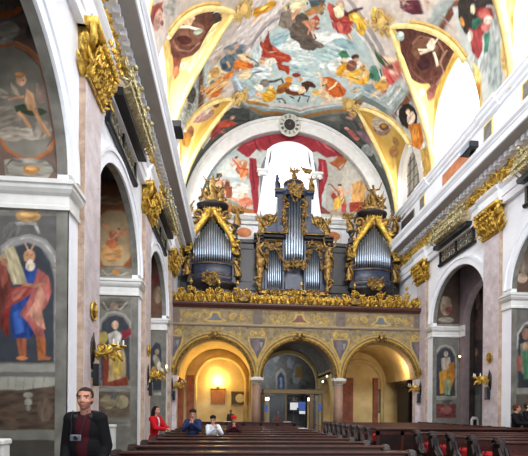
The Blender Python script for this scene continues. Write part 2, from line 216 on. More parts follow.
(-1,35.2,19.66,4.4,2.2,-0.403,0.513,-10,236,200,160,136,160,156,216,146,76),
(-1,40.6,19.53,4,2,-0.4,0.4,25,232,192,152,208,148,88,200,108,96),
(-1,40.4,18.71,5.2,2,-0.48,0.48,-30,236,200,164,196,100,92,224,152,140),
(-1,45.6,18.77,3.6,1.8,-0.39,0.33,10,232,196,160,176,140,132,216,176,144),
(-1,28.4,20.59,4.333,1.667,-0.333,0.533,60,232,188,140,216,168,88,152,172,176),
(-1,-10.2,17.34,5.2,0.4,0.04,0.52,-30,232,200,160,228,216,168,138,108,84),
(-1,4.3,17.36,5.2,0.867,-0.087,0.563,30,216,168,128,106,92,88,168,132,104),
(-1,-0.5,18.36,4.333,1,-0.067,0.467,10,208,160,120,148,80,60,184,128,96),
(-1,12.9,17.86,5.2,1.3,-0.173,0.563,0,232,196,160,160,60,52,140,52,48),
(-1,22.4,17.25,4.033,1.467,-0.22,0.44,-20,232,192,144,220,174,64,236,200,104),
(-1,25.8,16.7,4.033,1.467,-0.257,0.403,20,228,188,136,208,160,56,232,192,88),
(-1,-19.9,17.33,5.2,0.4,0.16,0.52,45,232,196,148,216,152,56,232,184,88),
(-1,-43.8,21.23,6,-0.333,0.6,0.667,-40,224,168,128,200,104,64,216,144,88),
(-1,-39.5,23.47,6,0,0.54,0.75,-40,216,160,128,168,80,72,192,120,96),
(-1,37.3,22.11,4.5,2.1,-0.45,0.51,20,216,168,136,160,88,80,138,112,104),
(-1,45.4,22.34,5,2.333,-0.6,0.533,30,200,160,140,140,100,100,154,144,144),
(-1,-68.9,14.25,9.6,-1.6,0.907,0.373,0,220,176,152,160,92,80,200,168,152),
(-1,33.6,15.79,4.667,1.867,-0.327,0.42,20,216,176,152,92,52,64,116,72,80),
(-1,79,13.47,4,3.2,-0.52,0.08,0,224,184,136,208,140,72,232,200,136),
(142,154,150,-32.3,21.43,-16.1,23.26,5.3,23.74,26.8,22.01,32.9,20.58,31.7,20.52,25.9,21.87,4.9,23.51,-15.8,23.05,-31.5,21.29),
(210,218,212,-32,21.25,-16.1,23.04,4.9,23.48,26.1,21.81,32.1,20.44,31.6,20.41,25.7,21.76,4.7,23.39,-16,22.96,-31.8,21.2),
(156,111,60,-29.9,21.91,-15.8,23.57,5.7,24,27.4,22.24,33.2,20.87,32.2,20.83,26.7,22.12,5.3,23.81,-15.6,23.39,-29.3,21.8),
(90,96,92,-32.1,21.95,-15.5,23.87,6,24.25,28,22.47,33.8,21.08,33.2,21.05,27.5,22.39,5.8,24.12,-15.4,23.75,-31.7,21.88),
(164,176,172,31.5,20.64,47.4,20.16,50.5,17.9,49.1,17.94,46.3,20.07,31.8,20.44),
(220,226,220,31.9,20.35,46.1,19.96,48.4,17.97,47.9,17.99,45.7,19.93,32,20.28),
(168,160,152,-29.8,20.7,-29.9,19.87,-26.3,18.98,-18.8,18.16,-10.2,17.59,-11.3,17.44,-20.1,17.99,-28,18.79,-31.9,19.7,-31.9,20.57),
(226,218,208,-28.3,20.79,-28.5,19.93,-24.9,19.11,-18.2,18.28,-9.6,17.68,-10,17.63,-18.7,18.22,-25.5,19.04,-29.2,19.87,-29.1,20.74),
(168,160,152,15.7,17.54,23.8,17.89,32.9,18.5,38.8,19.12,40.2,18.93,34,18.32,24.8,17.72,16.5,17.38),
(220,212,202,15.2,17.66,22.9,18.01,32,18.65,38,19.3,38.4,19.23,32.4,18.59,23.2,17.95,15.4,17.6),
(185,202,198,-20.4,19.3,-4.6,19.56,8.1,19.68,14.1,22.58,-1.6,22.79,-8.5,22.73,-23,21.98,-23.8,20.22,-20,20.06),
(205,216,210,7.4,19.85,6.5,20.05,3.4,20.23,-0.7,20.29,-4.2,20.19,-5.8,20.01,-4.7,19.83,-1.6,19.71,2.4,19.67,5.8,19.71),
(164,186,184,4.9,20.59,3.9,20.73,1.1,20.8,-2.5,20.75,-5.3,20.6,-6.4,20.43,-5.3,20.32,-2.5,20.29,1,20.34,3.8,20.44),
(194,208,202,10.2,20.64,9.5,20.81,6.9,20.98,3.4,21.06,0.4,21.01,-0.9,20.88,0,20.72,2.6,20.6,6,20.53,8.9,20.54),
(173,194,192,-17.2,21.3,-17.9,21.48,-19.9,21.54,-22.5,21.44,-24.6,21.21,-25.5,20.97,-24.8,20.8,-22.8,20.77,-20.2,20.87,-18.1,21.07),
(168,64,42,-19.7,18.56,-18.5,19.07,-14.8,19.45,-10.6,19.45,-5.6,19.71,-4.3,19.93,-5.6,20.13,-8.1,20.07,-8.6,20.23,-5,20.31,-4.3,20.71,-4.9,20.93,-6.7,20.64,-9.8,20.53,-10.8,20.2,-13.3,19.85,-17.1,19.69,-20.3,19.44),
(192,90,60,-19.3,18.79,-17.7,19.26,-14.2,19.65,-7.2,19.9,-7.2,19.81,-14,19.57,-17.1,19.23,-18.6,18.78),
(124,42,28,-10.9,20.23,-8.1,20.02,-8.4,19.97,-11.2,20.17),
(124,42,28,-9.3,20.48,-5.9,20.7,-5.8,20.66,-9.2,20.44),
(76,58,48,-20,18.48,-18.5,19.65,-18.2,19.66,-19.7,18.49),
(239,232,212,-19.4,20,-16.3,19.86,-14.6,19.75,-12.4,19.79,-10.9,20.08,-11.7,20.17,-13.4,20.04,-13.1,20.4,-13,20.81,-17,20.71,-19.7,20.54,-20.2,20.21),
(251,245,228,-14.2,20.19,-14.1,20.35,-15,20.47,-16.4,20.5,-17.9,20.43,-18.9,20.28,-19,20.12,-18.1,20.01,-16.7,19.98,-15.2,20.05),
(246,239,220,-14,20.18,-12.7,19.82,-13.9,19.73,-15.2,20.08),
(207,196,164,-19.3,20.54,-19.8,20.81,-21,21.01,-20.4,21.08,-19.2,20.87,-18.7,20.59),
(232,223,196,-18.3,20.58,-18.8,20.94,-18.1,20.98,-17.7,20.62),
(216,204,172,-13.4,20.67,-10.8,21,-10.4,20.94,-13,20.61),
(154,144,120,-22,21.06,-19.3,21.12,-19.4,21.07,-22.1,21.01),
(184,174,146,-14.7,19.86,-15,20.19,-14.6,20.22,-14.3,19.88),
(208,120,90,-16.7,19.77,-16.9,19.84,-17.5,19.87,-18.3,19.84,-19,19.78,-19.3,19.7,-19.1,19.64,-18.5,19.61,-17.7,19.63,-17,19.7),
(230,192,144,-16.8,19.96,-17,20.04,-17.6,20.07,-18.5,20.04,-19.3,19.97,-19.6,19.88,-19.4,19.81,-18.7,19.78,-17.8,19.8,-17.1,19.87),
(192,90,52,-22.1,19.98,-22.3,20.09,-23,20.13,-23.9,20.1,-24.7,19.99,-25,19.86,-24.8,19.75,-24.1,19.71,-23.2,19.75,-22.5,19.85),
(232,196,154,-23.1,19.75,-23.2,19.81,-23.7,19.83,-24.2,19.8,-24.7,19.74,-24.9,19.67,-24.7,19.62,-24.3,19.6,-23.7,19.62,-23.3,19.68),
(106,128,120,-18.5,20.11,-18.8,20.15,-19.7,20.16,-20.8,20.12,-21.7,20.05,-22.1,19.98,-21.8,19.94,-20.9,19.94,-19.8,19.98,-18.9,20.04),
(126,118,106,-13.4,21.31,-13.7,21.47,-14.9,21.54,-16.5,21.5,-17.9,21.35,-18.5,21.17,-18.1,21.02,-16.9,20.96,-15.3,21,-14,21.13),
(94,74,64,-13.9,21.29,-10.5,21.31,-8,21.16,-7.1,21.43,-6.1,21.37,-7.9,21.01,-10.9,21.15,-14.1,21.13),
(176,112,44,-9.6,22,-8.8,21.51,-4.1,21.32,-2.1,21.4,-2.8,21.85,-6.5,22.12,-9.1,22.15),
(140,84,36,-4.2,21.71,-4.2,21.85,-5.3,21.99,-6.9,22.07,-8.5,22.05,-9.4,21.96,-9.3,21.82,-8.2,21.7,-6.6,21.63,-5.1,21.63),
(106,58,32,-5.4,21.85,-2.9,21.76,2.9,22.06,5.3,21.92,4.4,22.18,-0.2,22.25,-4.4,22.13),
(78,44,32,2.1,21.35,4.7,21.15,7.3,21.15,9.7,21.39,9.3,21.53,6.7,21.52,6,21.91,3.9,21.86),
(58,32,24,2.8,22.23,2.1,22.65,2.8,22.69,3.5,22.26),
(58,32,24,4.4,22.22,7.5,22.17,6.8,22.58,7.5,22.6,8,22.11,4.4,22.13),
(74,42,28,-2.3,22.36,0.3,22.48,0.4,22.39,-2.1,22.27),
(216,138,44,-2.2,21.18,-2.4,21.3,-3.3,21.38,-4.5,21.38,-5.6,21.31,-6.1,21.18,-5.9,21.06,-5,20.99,-3.8,20.99,-2.8,21.06),
(138,48,40,1.3,20.85,1,20.94,0,21.01,-1.3,21.02,-2.5,20.97,-3,20.89,-2.7,20.8,-1.7,20.74,-0.4,20.73,0.7,20.77),
(226,176,136,2.6,21.1,2.5,21.2,2,21.26,1.3,21.27,0.6,21.22,0.3,21.13,0.4,21.04,0.9,20.98,1.5,20.97,2.2,21.02),
(216,220,218,1.9,21.67,1.7,21.82,0.5,21.93,-1.1,21.95,-2.6,21.86,-3.3,21.71,-3,21.57,-1.8,21.47,-0.2,21.46,1.2,21.53),
(242,242,236,1.3,21.63,1.2,21.72,0.6,21.78,-0.3,21.79,-1.1,21.74,-1.5,21.66,-1.3,21.57,-0.7,21.52,0.2,21.51,1,21.55),
(236,208,168,1.4,21.54,4.1,21.58,5.5,21.82,2.3,22.12,1,21.91),
(92,74,68,-8.7,22.54,-6.2,22.51,-3.9,22.84,-3.3,22.76,-6,22.4,-8.9,22.42),
(122,98,80,-6.2,22.77,-7.4,22.57,-7.8,22.61,-6.6,22.82),
(224,166,52,-17.8,21.9,-15.4,21.88,-14.6,21.63,-11,21.62,-9.2,22.1,-9.4,22.52,-13.5,22.59,-16.9,22.26),
(240,204,106,-11.3,22.06,-11.7,22.11,-12.7,22.09,-13.8,22.02,-14.6,21.91,-14.8,21.82,-14.3,21.78,-13.4,21.8,-12.3,21.87,-11.5,21.97),
(184,122,36,-16,22.14,-10.6,22.45,-10.5,22.37,-15.9,22.06),
(239,207,164,-17.6,21.96,-17.8,22.05,-18.4,22.09,-19.1,22.06,-19.8,21.98,-20.1,21.87,-19.9,21.78,-19.3,21.74,-18.6,21.77,-17.9,21.85),
(238,212,172,-23,22.07,-18.6,22.27,-16.7,22.53,-22.9,22.32),
(236,202,160,-11.3,21.57,-11.4,21.65,-11.9,21.69,-12.6,21.68,-13.2,21.62,-13.4,21.53,-13.3,21.45,-12.8,21.41,-12.2,21.42,-11.6,21.48),
(236,198,154,8.4,20.52,10.9,20.84,13.8,20.94,14.1,20.8,11.4,20.73,9.1,20.44),
(236,200,160,9.5,21.71,12.1,21.45,16.2,21.53,17.9,21.88,14.8,21.98,10.8,21.98),
(242,218,180,15.2,21.88,19.5,21.9,23.4,21.58,22.9,21.44,19.3,21.74,15.3,21.72),
(236,200,160,10.6,22.04,8.5,22.45,9.4,22.54,11.4,22.13),
(232,196,156,15.2,21.98,14.4,22.41,15.4,22.44,16.2,22.01),
(200,100,44,11.4,20.73,14.1,20.57,17.6,20.6,22.1,20.8,24.5,20.94,23.6,21.37,19.1,21.71,15.3,21.47),
(220,136,70,12.7,20.86,17.2,21.34,19,20.82,18,20.79,17.3,21.2,13.4,20.76),
(160,72,30,20,20.95,23,21.29,23.6,21.19,20.6,20.86),
(230,182,132,14.3,20.86,14.3,20.97,13.7,21.07,12.9,21.11,12,21.07,11.5,20.97,11.5,20.85,12.1,20.76,13,20.72,13.8,20.76),
(232,192,112,12.5,21.7,12.3,21.84,11.4,21.95,10.1,22,9,21.96,8.3,21.85,8.5,21.72,9.4,21.62,10.7,21.57,11.8,21.6),
(240,216,176,16.1,21.38,18.5,21,19,20.7,18.2,20.69,17.8,20.95,15.5,21.31),
(63,122,88,15.2,19.23,17,18.92,19.2,18.94,20.9,19.1,19,19.25),
(74,50,38,24.6,18.87,24.5,18.98,23.9,19.07,23,19.13,22.1,19.12,21.5,19.05,21.6,18.95,22.2,18.86,23.1,18.8,24,18.81),
(216,160,120,24.8,19.03,24.8,19.1,24.4,19.17,23.7,19.21,23.1,19.2,22.7,19.16,22.7,19.08,23.1,19.02,23.8,18.98,24.4,18.99),
(224,160,48,16.9,20.3,16.7,19.94,18.7,19.57,20,19.37,20.7,19.73,20.2,20.13,18.8,20.3),
(122,80,72,25,19.39,25,19.56,24.2,19.73,22.8,19.81,21.4,19.78,20.5,19.65,20.5,19.47,21.4,19.32,22.7,19.24,24.1,19.26),
(160,106,80,20.6,19.51,24.9,19.53,25,19.43,20.8,19.41),
(236,186,72,21.5,20.15,25.2,19.55,28.8,19.44,32.6,19.7,31.1,20.11,26.4,20.21,23.7,20.39),
(244,218,148,30.2,19.76,29.9,19.87,28.8,19.98,27.3,20.06,26,20.06,25.5,19.99,25.8,19.88,26.9,19.77,28.3,19.7,29.6,19.69),
(184,124,40,23.7,20.15,29.6,19.93,29.5,19.85,23.7,20.07),
(232,196,154,22.5,20.23,25.4,20.14,26.1,20.49,24.8,20.62),
(236,208,168,25.3,19.13,29.9,18.99,29.9,18.93,25.3,19.07),
(201,184,168,25.9,19.08,31.6,19.11,31.6,19.08,26,19.04),
(230,184,136,19.6,19.25,18.1,19.37,18.5,19.45,20,19.33),
(62,90,52,29.3,18.07,31.2,18.21,36.1,18.36,36.5,18.54,33.1,18.52,30.9,18.36),
(110,74,58,40,18.23,40.1,18.32,39.6,18.43,38.8,18.51,37.9,18.52,37.3,18.47,37.2,18.38,37.7,18.28,38.5,18.2,39.4,18.19),
(236,202,164,39.6,17.9,39.6,17.99,39,18.1,38,18.19,37,18.21,36.4,18.17,36.4,18.07,37,17.97,38,17.88,38.9,17.86),
(207,92,84,35.8,18.77,38.6,18.44,43.2,18.27,44.2,18.56,43.6,18.99,41.1,19.15,38.6,18.92),
(224,138,128,42.7,18.49,42.4,18.6,41.4,18.71,40.2,18.78,39.1,18.77,38.6,18.7,39,18.59,39.9,18.48,41.2,18.42,42.3,18.42),
(168,64,60,38.8,18.75,43.7,18.91,44.1,18.82,39.2,18.67),
(240,212,184,39.3,18.61,43.3,18.32,43,18.23,39,18.51),
(78,128,104,31.9,19.05,33.2,18.86,35.8,19.08,35.8,19.4,32.2,19.57),
(48,92,72,33.4,19.26,34.1,19.33,34.2,19.42,33.8,19.5,33,19.54,32.1,19.51,31.4,19.44,31.3,19.34,31.7,19.26,32.5,19.23),
(216,160,76,35.5,19.76,37,19.25,40.1,19.05,42,19.24,39.8,19.7,36.9,19.88),
(232,202,152,39.4,18.94,39.4,19.01,39,19.1,38.3,19.16,37.6,19.18,37.1,19.15,37.1,19.07,37.5,18.99,38.2,18.93,39,18.91),
(138,160,168,30.6,20.07,34.6,19.75,37.7,19.85,35,20.3,31.4,20.3),
(236,208,164,36.6,20.39,39,19.96,38,19.89,35.6,20.31),
(234,200,152,29.9,19.56,30,19.67,29.6,19.78,28.9,19.83,28.1,19.81,27.5,19.73,27.5,19.62,27.8,19.52,28.6,19.47,29.3,19.48),
(216,150,44,30.7,19.87,30.9,20,30.4,20.11,29.6,20.18,28.7,20.16,28.1,20.07,28,19.94,28.4,19.83,29.2,19.77,30.1,19.78),
(168,180,176,40.6,20.07,42.3,19.4,44.2,18.47,45.3,18.23,46.4,18.6,45.2,19.79,43.9,20.35),
(200,204,196,42.8,20.07,45.1,18.58,44.6,18.59,42.3,20.08),
(212,200,186,-44,17.65,-34.1,18.01,-29.5,18.26,-36.6,18.34,-41.8,18.39,-45.6,18.52),
(111,132,144,-37.4,18.2,-35,18.2,-29.4,18.43,-25.6,18.44,-24.8,18.6,-27.8,18.76,-32.6,18.76,-36.7,18.51),
(68,82,94,-25.6,18.53,-25.8,18.58,-26.7,18.6,-27.8,18.59,-28.9,18.56,-29.4,18.5,-29.2,18.46,-28.3,18.44,-27.2,18.45,-26.1,18.48),
(220,168,132,-29.7,18.58,-29.9,18.63,-30.6,18.64,-31.4,18.6,-32,18.52,-32.3,18.44,-32,18.39,-31.4,18.38,-30.6,18.42,-30,18.5),
(226,172,116,-36.9,18.37,-33.4,18.77,-31,18.72,-31.7,18.59,-33.4,18.65,-36.4,18.31),
(85,100,110,-27.6,18.94,-27.9,19.02,-28.8,19.03,-29.9,18.97,-30.8,18.87,-31.1,18.76,-30.8,18.68,-29.9,18.68,-28.8,18.73,-28,18.83),
(91,106,116,-39.3,18.84,-36.7,18.63,-32.6,18.85,-31.3,19.18,-33.4,19.7,-36,19.58,-38.6,19.26),
(54,64,76,-35.4,19.29,-35.7,19.38,-36.4,19.4,-37.3,19.34,-38,19.23,-38.2,19.1,-37.9,19.02,-37.2,19,-36.4,19.06,-35.7,19.17),
(232,184,128,-36,19.01,-34.4,19.44,-33.3,19.44,-35,19.02),
(216,124,52,-32.1,19.23,-28.5,19.29,-25.2,19.59,-22.2,20.04,-24.2,20.06,-28.3,19.86,-31.3,19.79),
(240,208,160,-30.5,18.96,-24.6,19.16,-23.3,19.49,-25.1,19.68,-28.5,19.34),
(180,82,42,-25.6,19.66,-22.3,19.9,-21.8,20.11,-24.2,20.06),
(92,108,116,-26.3,19.31,-21.4,19.78,-19.7,20.02,-19.2,19.97,-21,19.72,-25.9,19.24),
(198,207,204,-23.1,19.05,-20.2,18.81,-18.5,19.21,-18.9,19.64,-22,19.63),
(242,224,188,-23.9,20.47,-24.3,20.59,-25.7,20.61,-27.3,20.53,-28.7,20.37,-29.3,20.19,-28.8,20.08,-27.5,20.07,-25.8,20.15,-24.4,20.3),
(232,196,156,-25.5,20.42,-25.7,20.48,-26.3,20.5,-27.1,20.46,-27.7,20.38,-27.9,20.3,-27.7,20.24,-27.1,20.23,-26.4,20.26,-25.8,20.34),
(228,207,162,-29.2,19.96,-24.2,20.11,-22.3,20.58,-27.3,20.65,-29.5,20.33),
(223,230,226,-22.5,20.28,-17.9,20.05,-14,20.34,-13.5,20.96,-18,20.94,-21.4,20.82),
(110,126,128,-23.6,20.76,-21.4,20.46,-17.5,20.5,-17.7,20.4,-21.8,20.36,-24.2,20.68),
(217,204,156,-46.3,18.82,-41.1,18.8,-39,19.13,-40.5,19.58,-45.4,19.65,-47.1,19.21),
(200,152,88,-39.9,19.43,-41,19.51,-42.6,19.44,-44.1,19.26,-44.8,19.05,-44.5,18.88,-43.4,18.83,-41.8,18.89,-40.4,19.05,-39.7,19.26),
(224,140,68,-48.5,19.66,-43.4,19.63,-38.7,19.72,-32.6,19.66,-31.7,19.91,-36.1,20.21,-42.8,20.29,-49,20.13),
(184,94,40,-47.4,20.02,-40.4,20.13,-33.9,19.95,-34.6,19.82,-41.1,19.98,-48,19.86),
(240,200,144,-45.3,19.89,-37.7,19.93,-38.1,19.83,-45.8,19.79),
(122,128,120,-42.5,19.81,-43.2,19.85,-44.2,19.81,-45.1,19.7,-45.5,19.57,-45.3,19.46,-44.6,19.43,-43.6,19.47,-42.8,19.58,-42.4,19.71),
(196,104,48,-36.8,20.21,-37.1,20.27,-37.9,20.26,-38.9,20.18,-39.7,20.07,-40,19.96,-39.7,19.91,-38.9,19.92,-37.9,20,-37.1,20.11),
(178,196,204,-32.6,20.05,-30.4,20.08,-28.2,20.71,-23.7,21.37,-20,21.86,-20.3,22.07,-24.3,21.9,-28.9,21.31,-32.1,20.48),
(220,232,234,-31.6,20.18,-28.4,21.05,-21.9,21.93,-21.5,21.87,-27.8,21.02,-30.9,20.18),
(124,146,154,-29.5,21.19,-23.6,21.96,-23.3,21.92,-29.3,21.15),
(244,232,212,-16,21.65,-16.8,21.73,-18.2,21.71,-19.7,21.58,-20.8,21.41,-21,21.26,-20.3,21.19,-18.9,21.22,-17.3,21.34,-16.3,21.5),
(232,184,144,-17.7,21.94,-17.9,22.04,-18.6,22.08,-19.5,22.05,-20.2,21.96,-20.5,21.84,-20.3,21.74,-19.7,21.7,-18.8,21.73,-18.1,21.82),
(168,120,64,-31.2,21.17,-23.3,22.18,-12.4,22.85,-12.2,23.04,-24.1,22.44,-31.6,21.42),
(143,168,164,-32.8,21.47,-24.3,22.51,-11.6,23.33,-11.5,23.16,-24,22.36,-32.3,21.36),
(216,205,198,-28.3,16.86,-23.4,16.66,-13.1,16.91,-12.7,17.31,-18.8,17.84,-25.4,18.71,-30.4,18.4,-30.5,17.33),
(180,168,164,-24.7,18.87,-23.1,18.33,-19.3,17.89,-13,17.48,-12.2,17.79,-17.4,18.12,-21.2,18.53,-23.4,19),
(143,134,130,-22.9,18.82,-20.5,18.37,-16.8,18.04,-12.6,17.75,-13,17.7,-17.2,17.98,-21,18.32,-23.4,18.77),
(232,224,214,-24.3,18.69,-22.1,18.28,-18.6,17.89,-13.2,17.46,-13.5,17.43,-18.9,17.85,-22.4,18.25,-24.6,18.66),
(220,160,48,-23.9,17.32,-23.2,17.06,-19.4,17.06,-16.8,16.9,-14.3,17,-14.4,17.2,-18,17.44,-20.8,17.42,-22.4,17.55),
(244,208,112,-16.8,17.14,-16.9,17.2,-17.8,17.25,-19,17.28,-20.1,17.28,-20.7,17.23,-20.5,17.18,-19.7,17.13,-18.5,17.1,-17.4,17.1),
(184,108,36,-23,17.32,-19,17.38,-16.9,17.2,-17.3,17.15,-19.3,17.33,-23.1,17.26),
(232,176,112,-24.4,17.73,-21.6,17.56,-22,17.51,-24.8,17.67),
(216,156,96,-19.6,17.69,-19.7,17.73,-20.1,17.75,-20.5,17.74,-20.8,17.7,-21,17.65,-20.9,17.61,-20.6,17.6,-20.1,17.61,-19.8,17.65),
(138,124,108,-12.4,18.1,-11.9,17.5,-9.3,17.47,-5.9,17.6,-5.2,18.09,-8.2,18.3,-10.5,18.28),
(106,92,80,-6.9,18.09,-4.3,17.96,0.9,18.18,1.8,18.69,-3.2,18.67,-5.7,18.54),
(84,72,62,-3.5,18.87,1.9,18.76,4.2,18.99,3.1,19.41,-0.5,19.34),
(124,112,98,-8,17.89,-8.2,18.02,-9,18.09,-10.2,18.08,-11.3,17.99,-11.8,17.86,-11.5,17.74,-10.7,17.68,-9.5,17.69,-8.5,17.77),
(230,220,176,-9.4,17.01,-2.6,17.02,-2.7,17.24,-5.2,17.36,-7.1,17.48,-8.5,17.3),
(226,170,136,-7.7,17.65,-5.2,17.36,-3.6,17.36,-6.1,17.84,-7.1,17.9),
(242,236,200,-8,17.23,-4.3,17.18,-4.6,17.09,-8.2,17.14),
(154,122,76,-2.7,17.53,-0.3,17.34,4.2,17.22,5.5,17.31,2.2,17.54,-0.7,17.76),
(74,90,92,-1.9,17.01,2.1,16.97,3.1,17.18,0.1,17.28),
(196,122,76,2.1,17.49,1.9,17.55,1.2,17.6,0.2,17.61,-0.7,17.58,-1.1,17.52,-0.9,17.46,-0.1,17.41,0.8,17.4,1.7,17.43),
(208,144,106,-3,17.99,-0.5,17.88,2.3,17.91,2.8,18.15,1.6,18.43,0.2,18.25),
(160,68,48,0.1,17.87,2.8,17.59,4.7,17.87,2.2,17.85),
(140,60,48,2,18.16,5.6,18.17,4,18.32),
(216,164,132,1.9,18.43,3.3,18.75,3.9,18.71,2.5,18.4),
(212,156,128,0.6,18.3,0.4,18.57,1,18.58,1.1,18.31),
(92,82,72,-2.3,18.8,2,18.96,6.7,19.01,4.5,19.38,-1.6,19.28),
(194,88,76,6.1,17.24,6.2,17.01,8.7,17.06,9.1,17.46,8.8,17.71,10.5,17.84,13.7,17.55,17.9,17.43,17,17.72,16.4,18.13,13.6,18.18,12.4,18.13,10.1,18.01,8.9,17.76),
(152,48,44,8.9,17.68,12.5,17.76,17.7,17.55,17.5,17.47,12.4,17.67,9,17.6),
(208,112,96,13.9,17.8,14.4,17.93,14.4,18.04,13.8,18.1,12.9,18.07,11.9,17.97,11.4,17.84,11.4,17.73,12,17.68,12.9,17.71),
(124,42,44,10.9,17.9,12.8,18.22,13.4,18.18,11.5,17.86),
(168,72,68,16.7,17.84,16.5,17.96,15.9,18.04,15.2,18.04,14.7,17.97,14.6,17.84,14.8,17.72,15.4,17.65,16.1,17.65,16.6,17.72),
(242,228,184,8.4,17.18,10.2,17.04,12.4,17.06,13,17.39,11.5,17.54,9.4,17.39),
(232,200,164,11.8,16.94,11.7,17,11.3,17.04,10.8,17.06,10.3,17.04,10,17,10,16.94,10.4,16.9,10.9,16.88,11.5,16.9),
(92,44,56,12.9,17.34,16,16.96,19.7,16.74,19.5,16.84,16.9,17.07,14.4,17.37),
(236,186,64,14.9,17.26,16.9,17.07,19.1,17.08,20,17.34,23,17.37,23.7,17.77,22.3,17.88,19.8,17.66,18.6,17.47,16.3,17.45),
(246,216,120,19.3,17.22,19,17.27,18.3,17.31,17.4,17.32,16.8,17.28,16.5,17.23,16.8,17.18,17.5,17.14,18.3,17.14,19,17.17),
(192,140,40,19.4,17.44,22.1,17.74,22.5,17.69,19.8,17.4),
(232,196,160,17,18.09,19,18.29,19.4,18.24,17.3,18.04),
(232,176,112,-48.7,19.55,-43.1,19.69,-35.4,20.01,-33.7,20.3,-41.5,20.29,-48.2,20.16),
(192,106,52,-47.7,19.98,-39.4,20.23,-40,20.07,-48.2,19.81),
(240,216,160,-45,20.11,-36,20.18,-36.4,20.09,-45.4,20.02),
(74,78,74,-32.9,22.11,-22.6,22.83,-22.2,23.83,-29.2,23.55,-41.9,23.26,-42.5,22.23),
(204,92,68,-42.6,22.57,-37.6,22.67,-32.9,23.16,-29.1,23.62,-34.8,23.51,-41.7,22.9),
(224,144,88,-40.2,22.44,-40.4,22.57,-41.6,22.61,-43.3,22.51,-45,22.33,-45.9,22.13,-45.6,22,-44.4,21.98,-42.7,22.08,-41.1,22.25),
(156,60,56,-47.1,22.84,-42.8,22.92,-37.8,23.27,-43,23.41,-46.3,23.32),
(228,180,152,-31.6,22.96,-31.9,23.02,-32.5,23.03,-33.3,22.97,-34,22.87,-34.2,22.76,-34,22.7,-33.3,22.7,-32.5,22.76,-31.9,22.85),
(184,80,92,-40.1,23.43,-40.8,23.42,-41.9,23.3,-43,23.11,-43.6,22.94,-43.5,22.85,-42.8,22.87,-41.7,22.99,-40.7,23.17,-40.1,23.34),
(216,216,200,-56.7,22.56,-50.2,22.37,-46.9,22.5,-47.3,23.2,-53.6,23.36),
(80,84,78,25.1,22.52,29.8,22.26,35,22.39,47.2,22.95,55,23.4,50.2,24.12,35.2,23.95,29.4,24.09),
(176,96,92,29.9,23.24,34.4,23.08,39.5,23.34,37.2,23.59,33.5,23.43),
(216,160,144,32.7,23.19,32.5,23.27,31.8,23.34,31,23.37,30.3,23.35,30.1,23.29,30.3,23.21,31,23.14,31.8,23.11,32.4,23.13),
(140,108,120,36.2,23.03,40,22.62,46.4,22.51,48.7,22.74,43,23.07),
(200,120,96,40.2,23.24,40,23.34,39.3,23.46,38.3,23.54,37.4,23.56,36.9,23.51,37.1,23.4,37.8,23.29,38.8,23.21,39.7,23.19),
(160,164,160,50.7,23.1,50.3,23.43,48.5,23.77,46.1,23.96,44,23.93,43,23.69,43.5,23.35,45.3,23.05,47.6,22.88,49.7,22.89),
(208,164,148,32.1,22.35,31.9,22.42,31.1,22.5,30,22.56,29.1,22.58,28.7,22.55,28.9,22.48,29.7,22.4,30.8,22.34,31.7,22.32)],
'R3': [(224,192,112,0.61,0.86,1,0.22,1,1,1,1),
(200,148,64,1,0.71,1,0.77,1,0.8,0.99,0.83,0.96,0.97,0.95,0.95,0.96,0.83,0.99,0.7,1,0.62,1,0.65),
(184,112,40,1,0.53,1,0.57,1,0.59,0.98,0.7,0.97,0.7,0.96,0.68,0.96,0.64,0.98,0.57,0.99,0.54,1,0.5),
(208,138,72,1,0.8,1,0.83,1,0.86,0.98,1,0.98,0.98,0.97,0.98,0.96,1,0.96,0.95,1,0.75,1,0.77),
(240,220,156,0.82,0.8,0.99,0.97,0.99,0.97,0.86,0.72)],
'R1': [(-1,0.63,0.03,0.215,0.129,-0.164,0.274,-10,242,230,204,224,208,184,239,226,200),
(223,189,116,0,-0.45,0.12,-0.45,1,-0.37,1,1,1,1),
(90,56,48,0.05,-0.13,0.29,-0.45,0.51,-0.38,0.76,-0.19,0.91,-0.13,0.94,0.14,0.91,0.37,0.76,0.48,0.48,0.84,0.28,0.82),
(116,80,63,0.74,0.04,0.72,0.16,0.63,0.26,0.5,0.34,0.4,0.33,0.37,0.17,0.4,-0.03,0.48,-0.15,0.59,-0.15,0.69,-0.08),
(74,42,40,0.75,0.1,0.76,0.18,0.73,0.27,0.66,0.33,0.58,0.35,0.53,0.29,0.52,0.17,0.55,0.06,0.62,0.01,0.69,0.02),
(61,36,38,0.71,0.22,0.71,0.29,0.68,0.35,0.63,0.42,0.57,0.44,0.53,0.42,0.53,0.33,0.56,0.23,0.61,0.19,0.67,0.19),
(138,100,80,0.38,0.14,0.42,-0.13,0.62,-0.17,0.78,-0.03,0.82,0.16,0.85,0.15,0.81,-0.05,0.62,-0.21,0.4,-0.18,0.35,0.14),
(106,70,60,0.33,0.55,0.48,0.67,0.73,0.5,0.88,0.25,0.86,0.25,0.73,0.48,0.5,0.59,0.35,0.47),
(154,122,98,0.81,-0.1,0.8,0.12,0.92,0.18,0.88,0.35,0.9,0.34,0.95,0.16,0.83,0.11,0.83,-0.09),
(239,226,200,0.65,-0.07,0.66,-0.01,0.65,0.03,0.62,0.05,0.58,0.04,0.55,0,0.55,-0.06,0.55,-0.11,0.58,-0.14,0.62,-0.11),
(242,230,204,0.61,-0.16,0.61,-0.12,0.61,-0.09,0.59,-0.09,0.57,-0.09,0.55,-0.12,0.55,-0.16,0.55,-0.19,0.57,-0.2,0.59,-0.19),
(233,220,192,0.48,0.19,0.62,0.04,0.61,0.01,0.46,0.15),
(239,226,196,0.63,-0.09,0.63,-0.25,0.61,-0.27,0.61,-0.1),
(236,223,196,0.66,0.06,0.8,0.2,0.82,0.16,0.68,0.02),
